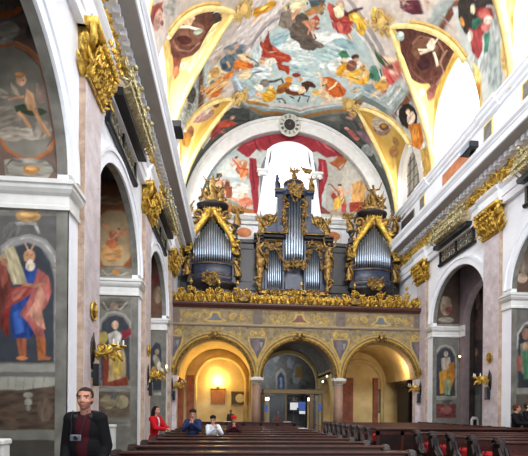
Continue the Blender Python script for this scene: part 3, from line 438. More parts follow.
(226,212,184,0.61,0.02,0.5,0.2,0.53,0.22,0.63,0.05),
(185,205,200,0.22,0.07,0.23,0.19,0.21,0.33,0.17,0.47,0.14,0.56,0.11,0.51,0.11,0.22,0.13,0,0.16,-0.08,0.2,-0.03),
(223,232,226,0.2,0.01,0.2,0.08,0.2,0.15,0.17,0.21,0.15,0.22,0.14,0.17,0.14,0.07,0.15,-0.02,0.17,-0.07,0.19,-0.05),
(122,74,66,0.82,0.41,0.95,0.29,0.91,0.45,0.83,0.61,0.77,0.59),
(141,90,76,0.89,0.46,0.89,0.49,0.87,0.54,0.84,0.59,0.81,0.62,0.8,0.6,0.79,0.57,0.81,0.53,0.83,0.48,0.86,0.46),
(226,220,200,0.76,0.61,0.75,0.65,0.73,0.7,0.71,0.75,0.68,0.78,0.66,0.76,0.67,0.7,0.68,0.65,0.71,0.61,0.73,0.6),
(192,154,72,0.91,0.38,0.94,0.14,0.94,-0.08,0.99,-0.25,1,-0.45,1,0.12,1,0.36,1,0.72,0.99,0.74,0.95,0.5),
(236,212,148,0.3,1,0.48,0.88,0.76,0.72,0.96,0.82,0.84,1,0.6,1,0.37,1)],
'R2': [(192,160,88,0,-0.45,0.95,-0.3,1,1,1,1),
(138,116,104,0.67,0.13,0.65,0.28,0.57,0.43,0.47,0.55,0.39,0.55,0.37,0.35,0.4,0.09,0.46,-0.09,0.55,-0.11,0.63,-0.01),
(183,168,152,0.65,0.02,0.62,0.17,0.53,0.32,0.43,0.43,0.34,0.43,0.31,0.23,0.34,-0.03,0.41,-0.21,0.51,-0.23,0.6,-0.12),
(106,74,60,0.63,0.1,0.61,0.18,0.58,0.24,0.52,0.29,0.48,0.27,0.46,0.19,0.48,0.08,0.51,0,0.56,-0.02,0.61,0.02),
(185,138,60,0.58,0.05,0.58,0.1,0.56,0.14,0.54,0.18,0.51,0.19,0.5,0.16,0.5,0.11,0.51,0.05,0.53,0.02,0.56,0.02),
(154,120,80,0.87,0.18,0.9,0.21,0.9,0.24,0.87,0.29,0.83,0.32,0.79,0.31,0.76,0.28,0.76,0.22,0.79,0.18,0.83,0.16),
(168,122,80,0.94,0.29,0.94,0.34,0.91,0.42,0.84,0.53,0.79,0.57,0.76,0.56,0.76,0.47,0.79,0.38,0.85,0.31,0.9,0.28),
(176,140,68,0.92,0.51,0.91,0.57,0.89,0.66,0.85,0.74,0.81,0.79,0.8,0.76,0.8,0.7,0.83,0.6,0.86,0.53,0.9,0.5)],
'L1': [(216,184,118,0,-0.45,1,-0.32,1,1,0.69,1),
(92,58,48,0.91,-0.13,0.74,-0.45,0.5,-0.45,0.3,-0.45,0.17,-0.13,0.25,0.22,0.38,0.52,0.55,0.55,0.73,0.43,0.87,0.33,0.91,0.18),
(122,84,68,0.42,0.1,0.41,0.29,0.49,0.37,0.61,0.34,0.73,0.26,0.81,0.15,0.81,0.04,0.73,-0.05,0.62,-0.1,0.5,-0.06),
(143,106,88,0.88,0.1,0.81,0.27,0.63,0.43,0.48,0.42,0.5,0.36,0.64,0.4,0.79,0.26,0.85,0.1),
(74,40,38,0.6,0.27,0.63,0.29,0.69,0.27,0.76,0.22,0.8,0.15,0.81,0.11,0.78,0.09,0.72,0.1,0.66,0.14,0.61,0.21),
(106,66,56,0.89,-0.04,0.89,0.15,0.76,0.39,0.55,0.53,0.55,0.49,0.75,0.37,0.86,0.16,0.86,-0.04),
(239,228,206,0.88,-0.11,0.78,-0.18,0.75,-0.03,0.61,0.03,0.48,0.17,0.47,0.12,0.61,-0.02,0.73,-0.07,0.76,-0.24,0.89,-0.16),
(233,200,164,0.53,-0.15,0.54,-0.11,0.56,-0.09,0.58,-0.1,0.6,-0.14,0.61,-0.19,0.6,-0.22,0.58,-0.24,0.55,-0.23,0.53,-0.2),
(216,176,136,0.56,-0.08,0.58,-0.03,0.61,-0.01,0.65,-0.03,0.68,-0.08,0.69,-0.12,0.67,-0.17,0.64,-0.19,0.6,-0.18,0.57,-0.13),
(168,180,164,0.44,0.18,0.45,0.22,0.48,0.23,0.51,0.22,0.55,0.19,0.57,0.15,0.56,0.12,0.53,0.11,0.5,0.11,0.46,0.13),
(200,210,204,0.19,-0.15,0.2,-0.03,0.22,0.01,0.25,-0.02,0.27,-0.09,0.28,-0.19,0.27,-0.29,0.25,-0.37,0.22,-0.38,0.2,-0.29),
(74,58,52,0.17,0.1,0.18,0.26,0.22,0.28,0.26,0.2,0.3,0.08,0.3,-0.05,0.29,-0.17,0.25,-0.26,0.21,-0.25,0.18,-0.11),
(122,68,54,0.89,0.27,0.76,0.41,0.83,0.54,0.89,0.5),
(184,122,84,0.8,0.54,0.81,0.55,0.84,0.53,0.88,0.48,0.91,0.43,0.91,0.39,0.9,0.38,0.86,0.4,0.83,0.43,0.81,0.49),
(223,224,204,0.68,0.6,0.69,0.62,0.72,0.61,0.76,0.56,0.78,0.52,0.79,0.47,0.78,0.46,0.75,0.47,0.71,0.5,0.68,0.55),
(208,176,112,0.95,-0.37,0.91,-0.1,0.9,0.33,0.96,1,0.99,0.82,1,0.31),
(232,212,156,0.17,0.22,0.41,0.81,0.66,0.74,0.73,0.53,0.49,0.52,0.28,0.18)],
'L2': [(216,188,116,0.94,-0.29,0,-0.45,1,1,1,1),
(240,230,192,0,-0.45,0.23,-0.45,0.49,0.02,0.64,0.29,0.46,-0.45,0.18,-0.45),
(160,128,120,0.35,0.2,0.35,0.38,0.43,0.44,0.55,0.39,0.66,0.31,0.72,0.22,0.71,0.12,0.63,0.04,0.51,0,0.4,0.04),
(201,184,168,0.4,-0.01,0.41,0.12,0.47,0.21,0.55,0.21,0.64,0.16,0.68,0.09,0.67,0,0.61,-0.09,0.53,-0.15,0.45,-0.13),
(122,80,72,0.25,-0.02,0.26,0.13,0.3,0.16,0.34,0.09,0.37,-0.04,0.38,-0.2,0.36,-0.4,0.33,-0.45,0.29,-0.45,0.25,-0.25),
(185,138,136,0.56,0.06,0.55,0.17,0.6,0.25,0.67,0.27,0.74,0.24,0.78,0.18,0.78,0.12,0.74,0.04,0.67,0,0.61,0),
(138,92,64,0.73,0.45,0.74,0.51,0.78,0.5,0.82,0.43,0.86,0.35,0.86,0.28,0.85,0.23,0.81,0.23,0.76,0.27,0.73,0.36),
(168,120,56,0.78,0.53,0.81,0.59,0.86,0.55,0.91,0.45,0.95,0.36,0.96,0.28,0.94,0.24,0.89,0.25,0.84,0.31,0.8,0.42)],
'P1': [(141,138,128,-5.18,10.73,-3.19,10.95,-3.11,0.58,-5.1,0.58),
(110,90,80,-5.18,10.35,-3.56,10.53,-3.35,8.25,-3.34,5.83,-5.14,5.73),
(90,84,80,-5.18,10.35,-3.85,10.5,-3.95,9.11,-4.27,8.93,-5.17,8.85),
(162,85,44,-4.57,8.96,-4.3,8.97,-4.09,9.1,-3.97,9.32,-3.9,9.72,-4.01,9.73,-4.07,9.35,-4.17,9.17,-4.32,9.08,-4.56,9.08),
(106,90,80,-3.8,8.74,-3.87,8.64,-4,8.59,-4.16,8.61,-4.27,8.68,-4.3,8.78,-4.24,8.88,-4.11,8.93,-3.95,8.92,-3.84,8.84),
(138,132,120,-4.09,8.76,-4.13,8.65,-4.24,8.58,-4.37,8.57,-4.48,8.62,-4.52,8.72,-4.48,8.82,-4.38,8.89,-4.24,8.91,-4.13,8.85),
(79,72,68,-3.8,8.77,-3.83,8.67,-3.89,8.61,-3.94,8.62,-3.98,8.68,-3.98,8.78,-3.95,8.88,-3.89,8.94,-3.84,8.94,-3.8,8.87),
(141,140,132,-4.2,8.52,-4.22,8.46,-4.28,8.42,-4.36,8.42,-4.43,8.44,-4.45,8.5,-4.43,8.56,-4.36,8.6,-4.29,8.6,-4.22,8.57),
(124,119,108,-4.99,8.41,-4.45,8.38,-4.2,8.48,-3.83,8.32,-3.61,8,-3.46,7.47,-3.38,6.9,-3.49,6.55,-3.71,6.38,-3.96,6.33,-4.25,6.46,-4.44,6.64,-4.97,6.42),
(165,98,58,-4.99,8.42,-4.45,8.41,-4.36,8.4,-4.2,8.47,-3.96,8.37,-3.71,8.13,-3.56,7.65,-3.5,7.24,-3.43,6.79,-3.54,6.53,-3.79,6.37,-4.03,6.35,-4.27,6.48,-4.49,6.81,-4.53,6.77,-4.31,6.44,-4.04,6.3,-3.77,6.31,-3.5,6.49,-3.37,6.79,-3.45,7.25,-3.51,7.67,-3.66,8.16,-3.93,8.41,-4.19,8.53,-4.36,8.46,-4.45,8.47,-4.98,8.48),
(122,58,34,-4.2,8.43,-3.97,8.32,-3.73,8.08,-3.6,7.61,-3.54,7.2,-3.46,6.78,-3.59,6.57,-3.57,6.56,-3.44,6.78,-3.52,7.2,-3.58,7.62,-3.71,8.09,-3.95,8.34,-4.19,8.45),
(208,140,88,-4.18,8.53,-3.93,8.42,-3.67,8.18,-3.52,7.66,-3.47,7.24,-3.45,7.24,-3.51,7.66,-3.66,8.19,-3.92,8.44,-4.18,8.55),
(138,128,116,-4.04,7.05,-4.09,6.89,-4.24,6.78,-4.42,6.77,-4.56,6.86,-4.62,7.01,-4.56,7.17,-4.42,7.27,-4.24,7.29,-4.1,7.2),
(163,152,136,-3.97,6.79,-4.01,6.69,-4.14,6.63,-4.3,6.62,-4.42,6.67,-4.47,6.75,-4.42,6.85,-4.3,6.91,-4.14,6.92,-4.02,6.87),
(176,165,150,-3.68,6.77,-3.73,6.7,-3.84,6.68,-3.98,6.69,-4.08,6.75,-4.11,6.82,-4.06,6.88,-3.94,6.91,-3.81,6.89,-3.71,6.84),
(148,137,124,-3.49,6.9,-3.53,6.78,-3.62,6.71,-3.73,6.7,-3.82,6.76,-3.86,6.87,-3.82,6.99,-3.73,7.06,-3.62,7.07,-3.53,7.01),
(154,143,128,-4.28,7.47,-4.34,7.43,-4.47,7.44,-4.62,7.48,-4.72,7.55,-4.75,7.62,-4.69,7.66,-4.56,7.66,-4.41,7.61,-4.3,7.54),
(111,106,96,-4.44,7.46,-4.19,7.52,-4.19,7.54,-4.44,7.49),
(63,74,56,-4.19,7.3,-4.01,7.36,-3.79,7.3,-3.68,7.3,-3.57,7.24,-3.71,7.15,-3.9,7.14,-4.01,7.17,-4.15,7.19),
(208,160,120,-3.97,7.66,-3.83,7.56,-3.79,7.37,-3.75,7.22,-3.93,7.25,-3.99,7.43),
(200,148,106,-4.14,7.17,-4.03,7.07,-3.92,6.89,-3.87,6.93,-3.98,7.11,-4.09,7.22),
(207,156,116,-3.86,7.28,-3.74,7.01,-3.56,6.75,-3.5,6.8,-3.68,7.05,-3.79,7.31),
(200,148,112,-4.29,7.39,-4.15,7.44,-4,7.48,-4.01,7.53,-4.16,7.48,-4.3,7.43),
(207,160,128,-3.97,7.82,-3.99,7.75,-4.04,7.7,-4.09,7.7,-4.14,7.74,-4.16,7.8,-4.14,7.87,-4.09,7.91,-4.04,7.92,-3.99,7.88),
(185,132,88,-3.99,7.91,-4.01,7.87,-4.06,7.85,-4.11,7.85,-4.16,7.86,-4.17,7.89,-4.16,7.93,-4.11,7.95,-4.06,7.96,-4.01,7.94),
(141,90,64,-4.01,7.81,-4.01,7.8,-4.02,7.79,-4.03,7.79,-4.04,7.8,-4.05,7.81,-4.04,7.82,-4.03,7.83,-4.02,7.83,-4.01,7.82),
(156,133,120,-3.79,7.79,-3.68,7.72,-3.57,7.43,-3.72,7.38,-3.79,7.52),
(168,152,132,-4.26,7.75,-4.15,7.65,-4.08,7.5,-4.23,7.53),
(141,136,124,-4.36,6.27,-4.07,6.32,-3.82,6.34,-3.52,6.28,-3.45,6.13,-3.56,5.97,-4.32,5.93),
(102,98,90,-4.27,6.01,-4.31,6.15,-4.21,6.26,-4.04,6.23,-4.03,6.27,-4.22,6.3,-4.34,6.16,-4.3,6),
(102,98,90,-3.39,6.07,-3.47,6.26,-3.59,6.33,-3.75,6.29,-3.74,6.25,-3.6,6.3,-3.5,6.23,-3.43,6.05),
(168,120,74,-3.7,6.12,-3.74,6.06,-3.82,6.02,-3.92,6.01,-4,6.04,-4.03,6.1,-4,6.16,-3.92,6.2,-3.82,6.2,-3.74,6.17),
(200,154,96,-3.76,6.15,-3.78,6.12,-3.84,6.1,-3.9,6.1,-3.96,6.11,-3.98,6.14,-3.96,6.17,-3.9,6.19,-3.84,6.19,-3.78,6.18),
(116,113,106,-5.14,5.36,-3.33,5.45,-3.31,2.38,-5.12,2.35),
(143,141,134,-3.33,5.45,-3.22,5.45,-3.19,1.73,-3.3,1.73),
(163,161,154,-4.78,5.27,-3.35,5.34,-3.35,5.37,-4.78,5.29),
(94,92,90,-5.14,5.17,-3.37,5.26,-3.36,4.6,-5.13,4.53),
(107,105,102,-4.02,4.92,-4.06,4.8,-4.15,4.73,-4.26,4.73,-4.35,4.79,-4.39,4.9,-4.35,5.01,-4.26,5.09,-4.15,5.09,-4.06,5.03),
(176,138,90,-3.68,5.24,-3.72,5.17,-3.84,5.12,-3.99,5.12,-4.11,5.15,-4.15,5.22,-4.11,5.29,-3.99,5.33,-3.84,5.34,-3.73,5.3),
(208,168,112,-3.77,5.27,-3.8,5.24,-3.87,5.21,-3.96,5.21,-4.03,5.23,-4.06,5.26,-4.04,5.29,-3.96,5.32,-3.87,5.32,-3.8,5.31),
(157,154,148,-4.17,5.1,-3.77,5.12,-3.69,4.9,-3.73,4.89,-3.81,5.06,-4.13,5.05),
(141,139,136,-4.42,4.63,-4.2,4.8,-3.88,4.89,-3.58,4.79,-3.4,4.56,-3.32,4.3,-3.31,2.5,-3.42,2.49,-3.43,4.22,-3.55,4.52,-3.73,4.66,-3.91,4.73,-4.17,4.65,-4.38,4.45),
(169,167,162,-4.37,4.55,-4.16,4.75,-3.88,4.81,-3.63,4.71,-3.45,4.48,-3.41,4.25,-3.38,4.26,-3.42,4.49,-3.61,4.74,-3.88,4.84,-4.17,4.77,-4.39,4.57),
(62,66,72,-4.38,4.41,-4.2,4.61,-3.91,4.71,-3.69,4.63,-3.51,4.37,-3.43,4.03,-3.42,2.45,-5.12,2.42,-5.13,4.34),
(155,153,148,-3.45,4.29,-3.21,4.3,-3.21,4.19,-3.45,4.18),
(143,141,136,-3.41,4.18,-3.21,4.19,-3.2,2.46,-3.4,2.46),
(119,117,111,-3.37,4.18,-3.35,2.49,-3.34,2.49,-3.35,4.18),
(181,179,172,-3.29,4.18,-3.28,2.5,-3.26,2.5,-3.28,4.18),
(109,58,52,-4.52,4.33,-4.35,4.41,-4.24,4.19,-4.2,3.92,-4.23,3.43,-4.3,3.05,-4.59,3.04),
(138,76,64,-4.42,4.33,-4.31,4.34,-4.27,4,-4.38,3.8),
(185,154,120,-4.31,4.41,-4.32,4.37,-4.35,4.34,-4.38,4.34,-4.41,4.36,-4.42,4.41,-4.41,4.45,-4.38,4.48,-4.35,4.48,-4.32,4.46),
(47,74,138,-4.02,4.23,-3.8,4.28,-3.65,4.09,-3.69,3.83,-3.98,3.82),
(39,64,124,-4.23,3.62,-3.87,3.78,-3.72,3.6,-3.75,3.06,-3.86,2.9,-4.19,2.9),
(58,90,160,-4.16,3.39,-4.01,3.47,-3.97,3.02,-4.12,2.97),
(168,96,90,-3.73,4.24,-3.54,4.1,-3.47,3.83,-3.54,3.56,-3.65,3.41,-3.61,3.06,-3.57,2.8,-3.75,2.94,-3.9,3.21,-4.05,3.36,-3.87,3.67,-3.8,3.94),
(196,141,120,-3.69,3.94,-3.58,3.71,-3.65,3.44,-3.57,3.06,-3.72,3.14,-3.87,3.36,-3.97,3.28,-3.79,3.59),
(154,74,68,-4.23,3.84,-3.87,3.93,-3.8,3.78,-4.01,3.62,-4.23,3.5,-4.34,3.23,-4.3,3.61),
(181,106,92,-4.2,3.77,-3.91,3.86,-4.05,3.66,-4.19,3.58),
(124,44,40,-4.34,3.42,-4.23,3.5,-4.26,2.93,-4.33,2.97),
(176,164,132,-4.36,4.6,-4.17,4.65,-4.06,4.35,-3.91,3.93,-4.16,3.92,-4.31,4.26),
(194,182,148,-4.34,4.56,-4.13,3.96,-4.11,3.97,-4.32,4.57),
(168,120,92,-4.27,4.34,-4.28,4.29,-4.31,4.26,-4.34,4.26,-4.38,4.29,-4.39,4.33,-4.38,4.38,-4.35,4.41,-4.31,4.41,-4.28,4.38),
(184,138,106,-3.78,4.47,-3.8,4.39,-3.86,4.34,-3.93,4.34,-3.98,4.38,-4,4.46,-3.98,4.54,-3.93,4.59,-3.86,4.59,-3.8,4.55),
(205,191,168,-3.78,4.28,-3.8,4.22,-3.84,4.19,-3.9,4.19,-3.95,4.22,-3.96,4.27,-3.95,4.33,-3.9,4.37,-3.85,4.37,-3.8,4.34),
(216,204,184,-3.82,4.36,-3.83,4.32,-3.86,4.3,-3.89,4.3,-3.92,4.32,-3.93,4.35,-3.92,4.38,-3.89,4.41,-3.86,4.41,-3.83,4.39),
(122,84,64,-3.91,4.48,-3.91,4.48,-3.92,4.47,-3.93,4.47,-3.94,4.47,-3.95,4.48,-3.94,4.49,-3.93,4.5,-3.92,4.5,-3.91,4.49),
(122,84,64,-3.84,4.49,-3.84,4.48,-3.85,4.47,-3.86,4.47,-3.87,4.48,-3.87,4.49,-3.87,4.5,-3.86,4.5,-3.85,4.5,-3.84,4.5),
(200,164,132,-3.9,4.58,-3.96,4.72,-3.98,4.71,-3.92,4.58),
(200,164,132,-3.85,4.58,-3.79,4.71,-3.81,4.72,-3.87,4.59),
(176,122,92,-4.02,3.9,-3.76,3.87,-3.57,3.96,-3.59,4.01,-3.76,3.93,-4.01,3.96),
(154,90,64,-4.12,2.9,-3.93,2.9,-3.93,2.56,-4.04,2.52),
(168,100,63,-3.75,2.94,-3.57,2.91,-3.57,2.57,-3.49,2.49,-3.71,2.49),
(184,116,72,-3.89,2.52,-3.92,2.5,-3.97,2.48,-4.04,2.48,-4.09,2.5,-4.11,2.52,-4.09,2.54,-4.04,2.56,-3.97,2.56,-3.92,2.54),
(176,112,74,-3.47,2.53,-3.49,2.51,-3.55,2.49,-3.62,2.49,-3.67,2.5,-3.69,2.53,-3.67,2.55,-3.62,2.56,-3.55,2.57,-3.5,2.55),
(151,149,140,-5.12,2.39,-3.27,2.42,-3.27,2.27,-5.11,2.23),
(110,108,102,-5.11,2.23,-3.27,2.27,-3.3,2.15,-5.11,2.12),
(160,158,146,-5.11,2.14,-3.34,2.17,-3.38,2.03,-3.67,1.93,-3.85,1.89,-5.11,1.93),
(127,125,116,-4.26,2.15,-4.26,1.95,-4.25,1.95,-4.25,2.15),
(127,125,116,-4.12,2.16,-4.13,1.95,-4.12,1.95,-4.1,2.16),
(127,125,116,-3.97,2.16,-3.99,1.91,-3.97,1.91,-3.96,2.16),
(127,125,116,-3.79,2.16,-3.81,1.91,-3.79,1.91,-3.78,2.16),
(127,125,116,-3.61,2.17,-3.62,1.95,-3.61,1.95,-3.59,2.16),
(81,68,57,-5.11,1.93,-3.96,1.91,-3.38,2,-3.37,1.15,-5.11,1.14),
(140,138,128,-3.8,1.82,-3.82,1.78,-3.86,1.76,-3.92,1.76,-3.96,1.78,-3.98,1.82,-3.96,1.85,-3.92,1.87,-3.86,1.87,-3.82,1.85),
(143,141,130,-3.82,1.68,-3.83,1.64,-3.86,1.62,-3.91,1.62,-3.95,1.64,-3.96,1.68,-3.95,1.72,-3.91,1.75,-3.87,1.75,-3.83,1.72),
(133,131,122,-3.84,1.57,-3.85,1.54,-3.87,1.51,-3.9,1.51,-3.92,1.54,-3.93,1.57,-3.92,1.6,-3.9,1.62,-3.87,1.62,-3.85,1.6),
(106,90,76,-3.43,1.53,-3.46,1.4,-3.53,1.32,-3.62,1.31,-3.69,1.4,-3.72,1.53,-3.7,1.67,-3.62,1.75,-3.53,1.75,-3.46,1.67),
(95,76,64,-4.07,1.43,-4.1,1.34,-4.19,1.29,-4.3,1.29,-4.39,1.34,-4.43,1.43,-4.4,1.52,-4.31,1.58,-4.19,1.58,-4.1,1.52),
(119,117,108,-5.11,1.14,-3.19,1.15,-3.18,0.96,-5.1,0.96),
(74,70,64,-5.1,0.96,-3.18,0.96,-3.17,-0.58,-5.09,-0.55),
(125,123,116,-3.36,2.03,-3.19,2.04,-3.19,1.15,-3.35,1.15)],
'P2': [(138,135,126,-5.73,10.4,-2.83,10.59,-2.74,-0.12,-5.64,-0.12),
(123,82,56,-5.09,10.11,-3.42,10.22,-3.31,8.56,-3.19,6.16,-5.06,6.09),
(95,74,62,-3.74,9.47,-3.81,9.19,-4,9.01,-4.24,9,-4.43,9.15,-4.51,9.42,-4.44,9.7,-4.25,9.88,-4.01,9.89,-3.81,9.74),
(138,106,78,-3.47,8.55,-3.58,8.45,-3.87,8.37,-4.23,8.35,-4.52,8.4,-4.63,8.49,-4.52,8.59,-4.23,8.67,-3.87,8.69,-3.58,8.64),
(165,142,108,-4.43,7.97,-4.18,8.18,-3.73,8.17,-3.5,8.01,-3.42,7.22,-3.39,6.68,-3.71,6.34,-4.29,6.32,-4.46,6.71),
(184,138,88,-3.65,6.81,-3.72,6.61,-3.92,6.48,-4.15,6.47,-4.35,6.58,-4.42,6.77,-4.35,6.97,-4.16,7.1,-3.92,7.11,-3.73,7),
(154,96,56,-4.45,7.95,-4.17,8.15,-3.73,8.18,-3.49,7.97,-3.42,7.08,-3.41,6.69,-3.72,6.3,-4.28,6.27,-4.43,6.65,-4.48,6.63,-4.3,6.23,-3.7,6.25,-3.36,6.68,-3.37,7.09,-3.44,7.99,-3.72,8.23,-4.19,8.21,-4.48,7.99),
(-1,-3.95,7.33,0.647,0.005,0.029,-0.665,30,200,128,90,176,88,58,199,122,80),
(192,112,72,-3.88,7.06,-3.91,6.96,-3.99,6.9,-4.09,6.9,-4.17,6.95,-4.2,7.05,-4.17,7.15,-4.09,7.21,-3.99,7.22,-3.91,7.16),
(200,140,104,-3.43,7.44,-3.48,7.4,-3.6,7.39,-3.74,7.41,-3.84,7.45,-3.88,7.5,-3.83,7.54,-3.71,7.56,-3.57,7.54,-3.47,7.5),
(208,148,104,-4.1,7.57,-4.14,7.55,-4.23,7.57,-4.31,7.61,-4.37,7.67,-4.38,7.72,-4.33,7.74,-4.25,7.73,-4.16,7.68,-4.11,7.62),
(122,116,104,-4.42,6.24,-3.97,6.33,-3.38,6.28,-3.32,6.02,-4.42,5.98),
(160,148,128,-4.37,6.16,-4.16,5.97,-4,6.1,-3.77,5.98,-3.37,6.2,-3.39,6.24,-3.77,6.03,-4,6.15,-4.16,6.01,-4.34,6.2),
(168,116,60,-3.77,6.14,-3.8,6.08,-3.86,6.04,-3.94,6.04,-4.01,6.07,-4.03,6.13,-4.01,6.19,-3.94,6.22,-3.86,6.23,-3.8,6.19),
(119,116,108,-5.05,5.23,-3.18,5.29,-3.14,-0.12,-5.01,-0.12),
(148,146,138,-3.41,5.22,-3.38,1.88,-3.32,1.88,-3.34,5.22),
(96,90,84,-3.5,5.05,-3.59,4.91,-3.82,4.81,-4.1,4.81,-4.32,4.88,-4.41,5.02,-4.33,5.16,-4.1,5.25,-3.82,5.26,-3.59,5.18),
(160,154,140,-4.33,5.11,-4.16,4.84,-3.96,4.98,-3.76,4.85,-3.52,5.13,-3.56,5.16,-3.77,4.89,-3.96,5.02,-4.14,4.88,-4.3,5.13),
(141,122,104,-3.83,5,-3.85,4.92,-3.92,4.87,-4,4.87,-4.06,4.92,-4.09,4.99,-4.06,5.07,-4,5.12,-3.92,5.13,-3.85,5.08),
(154,151,140,-4.4,4.18,-4.34,4.5,-4.13,4.73,-3.9,4.76,-3.65,4.68,-3.47,4.46,-3.41,4.08,-3.39,2.55,-3.31,2.55,-3.33,4.08,-3.4,4.5,-3.61,4.74,-3.89,4.84,-4.17,4.8,-4.41,4.54,-4.47,4.2),
(64,67,74,-4.37,4.06,-4.34,4.42,-4.15,4.63,-3.89,4.7,-3.66,4.61,-3.47,4.35,-3.42,2.55,-4.36,2.53),
(154,138,76,-4.15,3.87,-4.23,3.75,-4.33,3.7,-4.42,3.73,-4.47,3.84,-4.46,3.98,-4.38,4.1,-4.28,4.15,-4.19,4.12,-4.14,4.01),
(201,166,138,-3.81,4.37,-3.83,4.28,-3.89,4.23,-3.95,4.23,-4.01,4.28,-4.03,4.37,-4.01,4.45,-3.96,4.51,-3.89,4.51,-3.83,4.46),
(194,186,176,-4.14,4.06,-3.89,4.2,-3.69,4.07,-3.75,3.74,-4.08,3.67),
(140,52,64,-3.76,4.14,-3.4,4.28,-3.37,4.08,-3.62,3.88),
(168,146,106,-4.14,3.73,-3.69,3.81,-3.55,3.21,-3.55,2.48,-4.2,2.47),
(184,156,76,-4.01,3.47,-3.75,3.54,-3.68,2.81,-3.94,2.6),
(122,58,44,-4.3,3.46,-4.08,3.53,-4.13,2.47,-3.48,2.68,-3.48,2.35,-4.32,2.33),
(200,138,60,-4.4,3.49,-4,3.43,-3.79,3.64,-3.85,3.7,-4.02,3.51,-4.39,3.57),
(216,207,192,-3.72,3.61,-3.74,3.53,-3.79,3.48,-3.85,3.48,-3.9,3.53,-3.91,3.6,-3.9,3.68,-3.85,3.73,-3.79,3.73,-3.74,3.69),
(138,136,128,-4.55,2.33,-3.29,2.35,-3.29,2.18,-4.55,2.16),
(103,89,76,-4.45,2.13,-3.42,2.15,-3.41,1.28,-4.44,1.27),
(143,131,104,-3.87,1.81,-3.92,1.67,-4.04,1.58,-4.2,1.58,-4.33,1.67,-4.38,1.8,-4.34,1.94,-4.21,2.03,-4.05,2.03,-3.92,1.94),
(143,131,104,-3.45,1.81,-3.49,1.67,-3.6,1.59,-3.74,1.59,-3.86,1.67,-3.9,1.81,-3.86,1.94,-3.74,2.03,-3.6,2.03,-3.49,1.95),
(119,117,110,-3.8,2.01,-3.83,1.93,-3.89,1.88,-3.97,1.88,-4.04,1.93,-4.06,2,-4.04,2.08,-3.97,2.13,-3.89,2.13,-3.83,2.09),
(125,123,114,-4.54,1.2,-3.21,1.21,-3.21,1.01,-4.54,1.01)],
'P3': [(124,116,102,-4.9,9.58,-2.57,9.68,-2.48,-0.82,-4.81,-0.82),
(95,70,58,-4.15,9.14,-3.36,9.17,-3.24,5.94,-4.13,5.91),
(138,116,96,-3.39,7.03,-3.43,6.77,-3.52,6.62,-3.63,6.61,-3.73,6.76,-3.76,7.01,-3.73,7.27,-3.64,7.43,-3.52,7.43,-3.43,7.28),
(111,58,52,-3.49,7.74,-3.53,7.57,-3.62,7.46,-3.73,7.46,-3.83,7.56,-3.86,7.72,-3.83,7.89,-3.74,8,-3.62,8,-3.53,7.9),
(119,116,108,-4.12,5.44,-3.19,5.46,-3.15,0.61,-4.08,0.6),
(61,64,70,-3.93,4.4,-3.65,4.78,-3.47,4.69,-3.32,4.22,-3.31,2.51,-3.91,2.5),
(154,143,124,-3.47,3.89,-3.42,3.67,-3.43,3.51,-3.51,3.48,-3.63,3.59,-3.73,3.78,-3.78,4,-3.76,4.16,-3.68,4.19,-3.57,4.09),
(200,191,174,-3.41,3.65,-3.43,3.51,-3.47,3.42,-3.53,3.42,-3.58,3.51,-3.6,3.65,-3.58,3.79,-3.53,3.87,-3.48,3.87,-3.43,3.79),
(176,138,72,-3.59,3.36,-3.62,3.19,-3.69,3.09,-3.78,3.09,-3.85,3.19,-3.87,3.36,-3.85,3.52,-3.78,3.63,-3.69,3.63,-3.62,3.53),
(160,138,112,-3.51,4.31,-3.53,4.23,-3.57,4.18,-3.63,4.17,-3.68,4.23,-3.7,4.31,-3.68,4.39,-3.63,4.45,-3.57,4.45,-3.53,4.4),
(152,149,140,-4.01,2.4,-3.26,2.41,-3.26,2.27,-4,2.26)],
'Q2': [(138,135,126,9.74,9.97,12.65,10.14,12.75,-0.15,9.83,-0.15),
(93,74,64,9.97,9.62,12.66,9.77,12.69,6.02,10.08,5.93),
(138,122,106,10.8,7.12,10.75,6.82,10.6,6.63,10.4,6.62,10.25,6.8,10.19,7.1,10.24,7.4,10.4,7.59,10.59,7.6,10.74,7.42),
(176,154,132,10.66,6.46,10.61,6.35,10.5,6.28,10.35,6.28,10.24,6.34,10.19,6.45,10.24,6.55,10.35,6.62,10.49,6.63,10.61,6.57),
(160,140,120,10.53,7.84,10.49,7.67,10.4,7.56,10.28,7.55,10.18,7.65,10.14,7.82,10.18,7.99,10.27,8.1,10.39,8.11,10.49,8.01),
(106,104,100,10.13,5.43,12.7,5.51,12.72,2.42,10.15,2.39),
(167,164,156,10.29,3.84,10.33,4.41,10.54,4.76,10.92,4.91,10.89,4.98,10.49,4.81,10.25,4.43,10.22,3.84),
(54,57,62,10.29,3.84,10.33,4.42,10.59,4.72,11.92,4.75,11.94,2.48,10.31,2.46),
(143,106,92,10.75,4.43,10.72,4.3,10.65,4.22,10.55,4.22,10.47,4.3,10.44,4.42,10.47,4.55,10.55,4.63,10.64,4.64,10.72,4.56),
(111,122,108,10.37,4.06,10.75,4.21,10.84,3.05,10.46,2.97),
(79,122,92,10.45,3.77,10.76,3.85,10.84,2.83,10.53,2.76),
(140,90,80,10.22,3.55,10.45,3.7,10.46,3.04,10.22,3.11),
(169,133,108,10.68,3.99,10.66,3.91,10.6,3.85,10.53,3.85,10.47,3.9,10.45,3.99,10.47,4.07,10.53,4.13,10.6,4.13,10.66,4.08),
(138,136,128,10.08,2.46,12.72,2.49,12.72,2.31,10.08,2.28),
(90,84,76,10.16,2.24,12.72,2.27,12.74,0.95,10.17,0.94)],
'Q3': [(133,130,121,9.58,9.72,12.49,9.84,12.58,-0.85,9.67,-0.85),
(82,68,60,9.95,9.13,11.96,9.21,11.99,6.06,10.08,6.01),
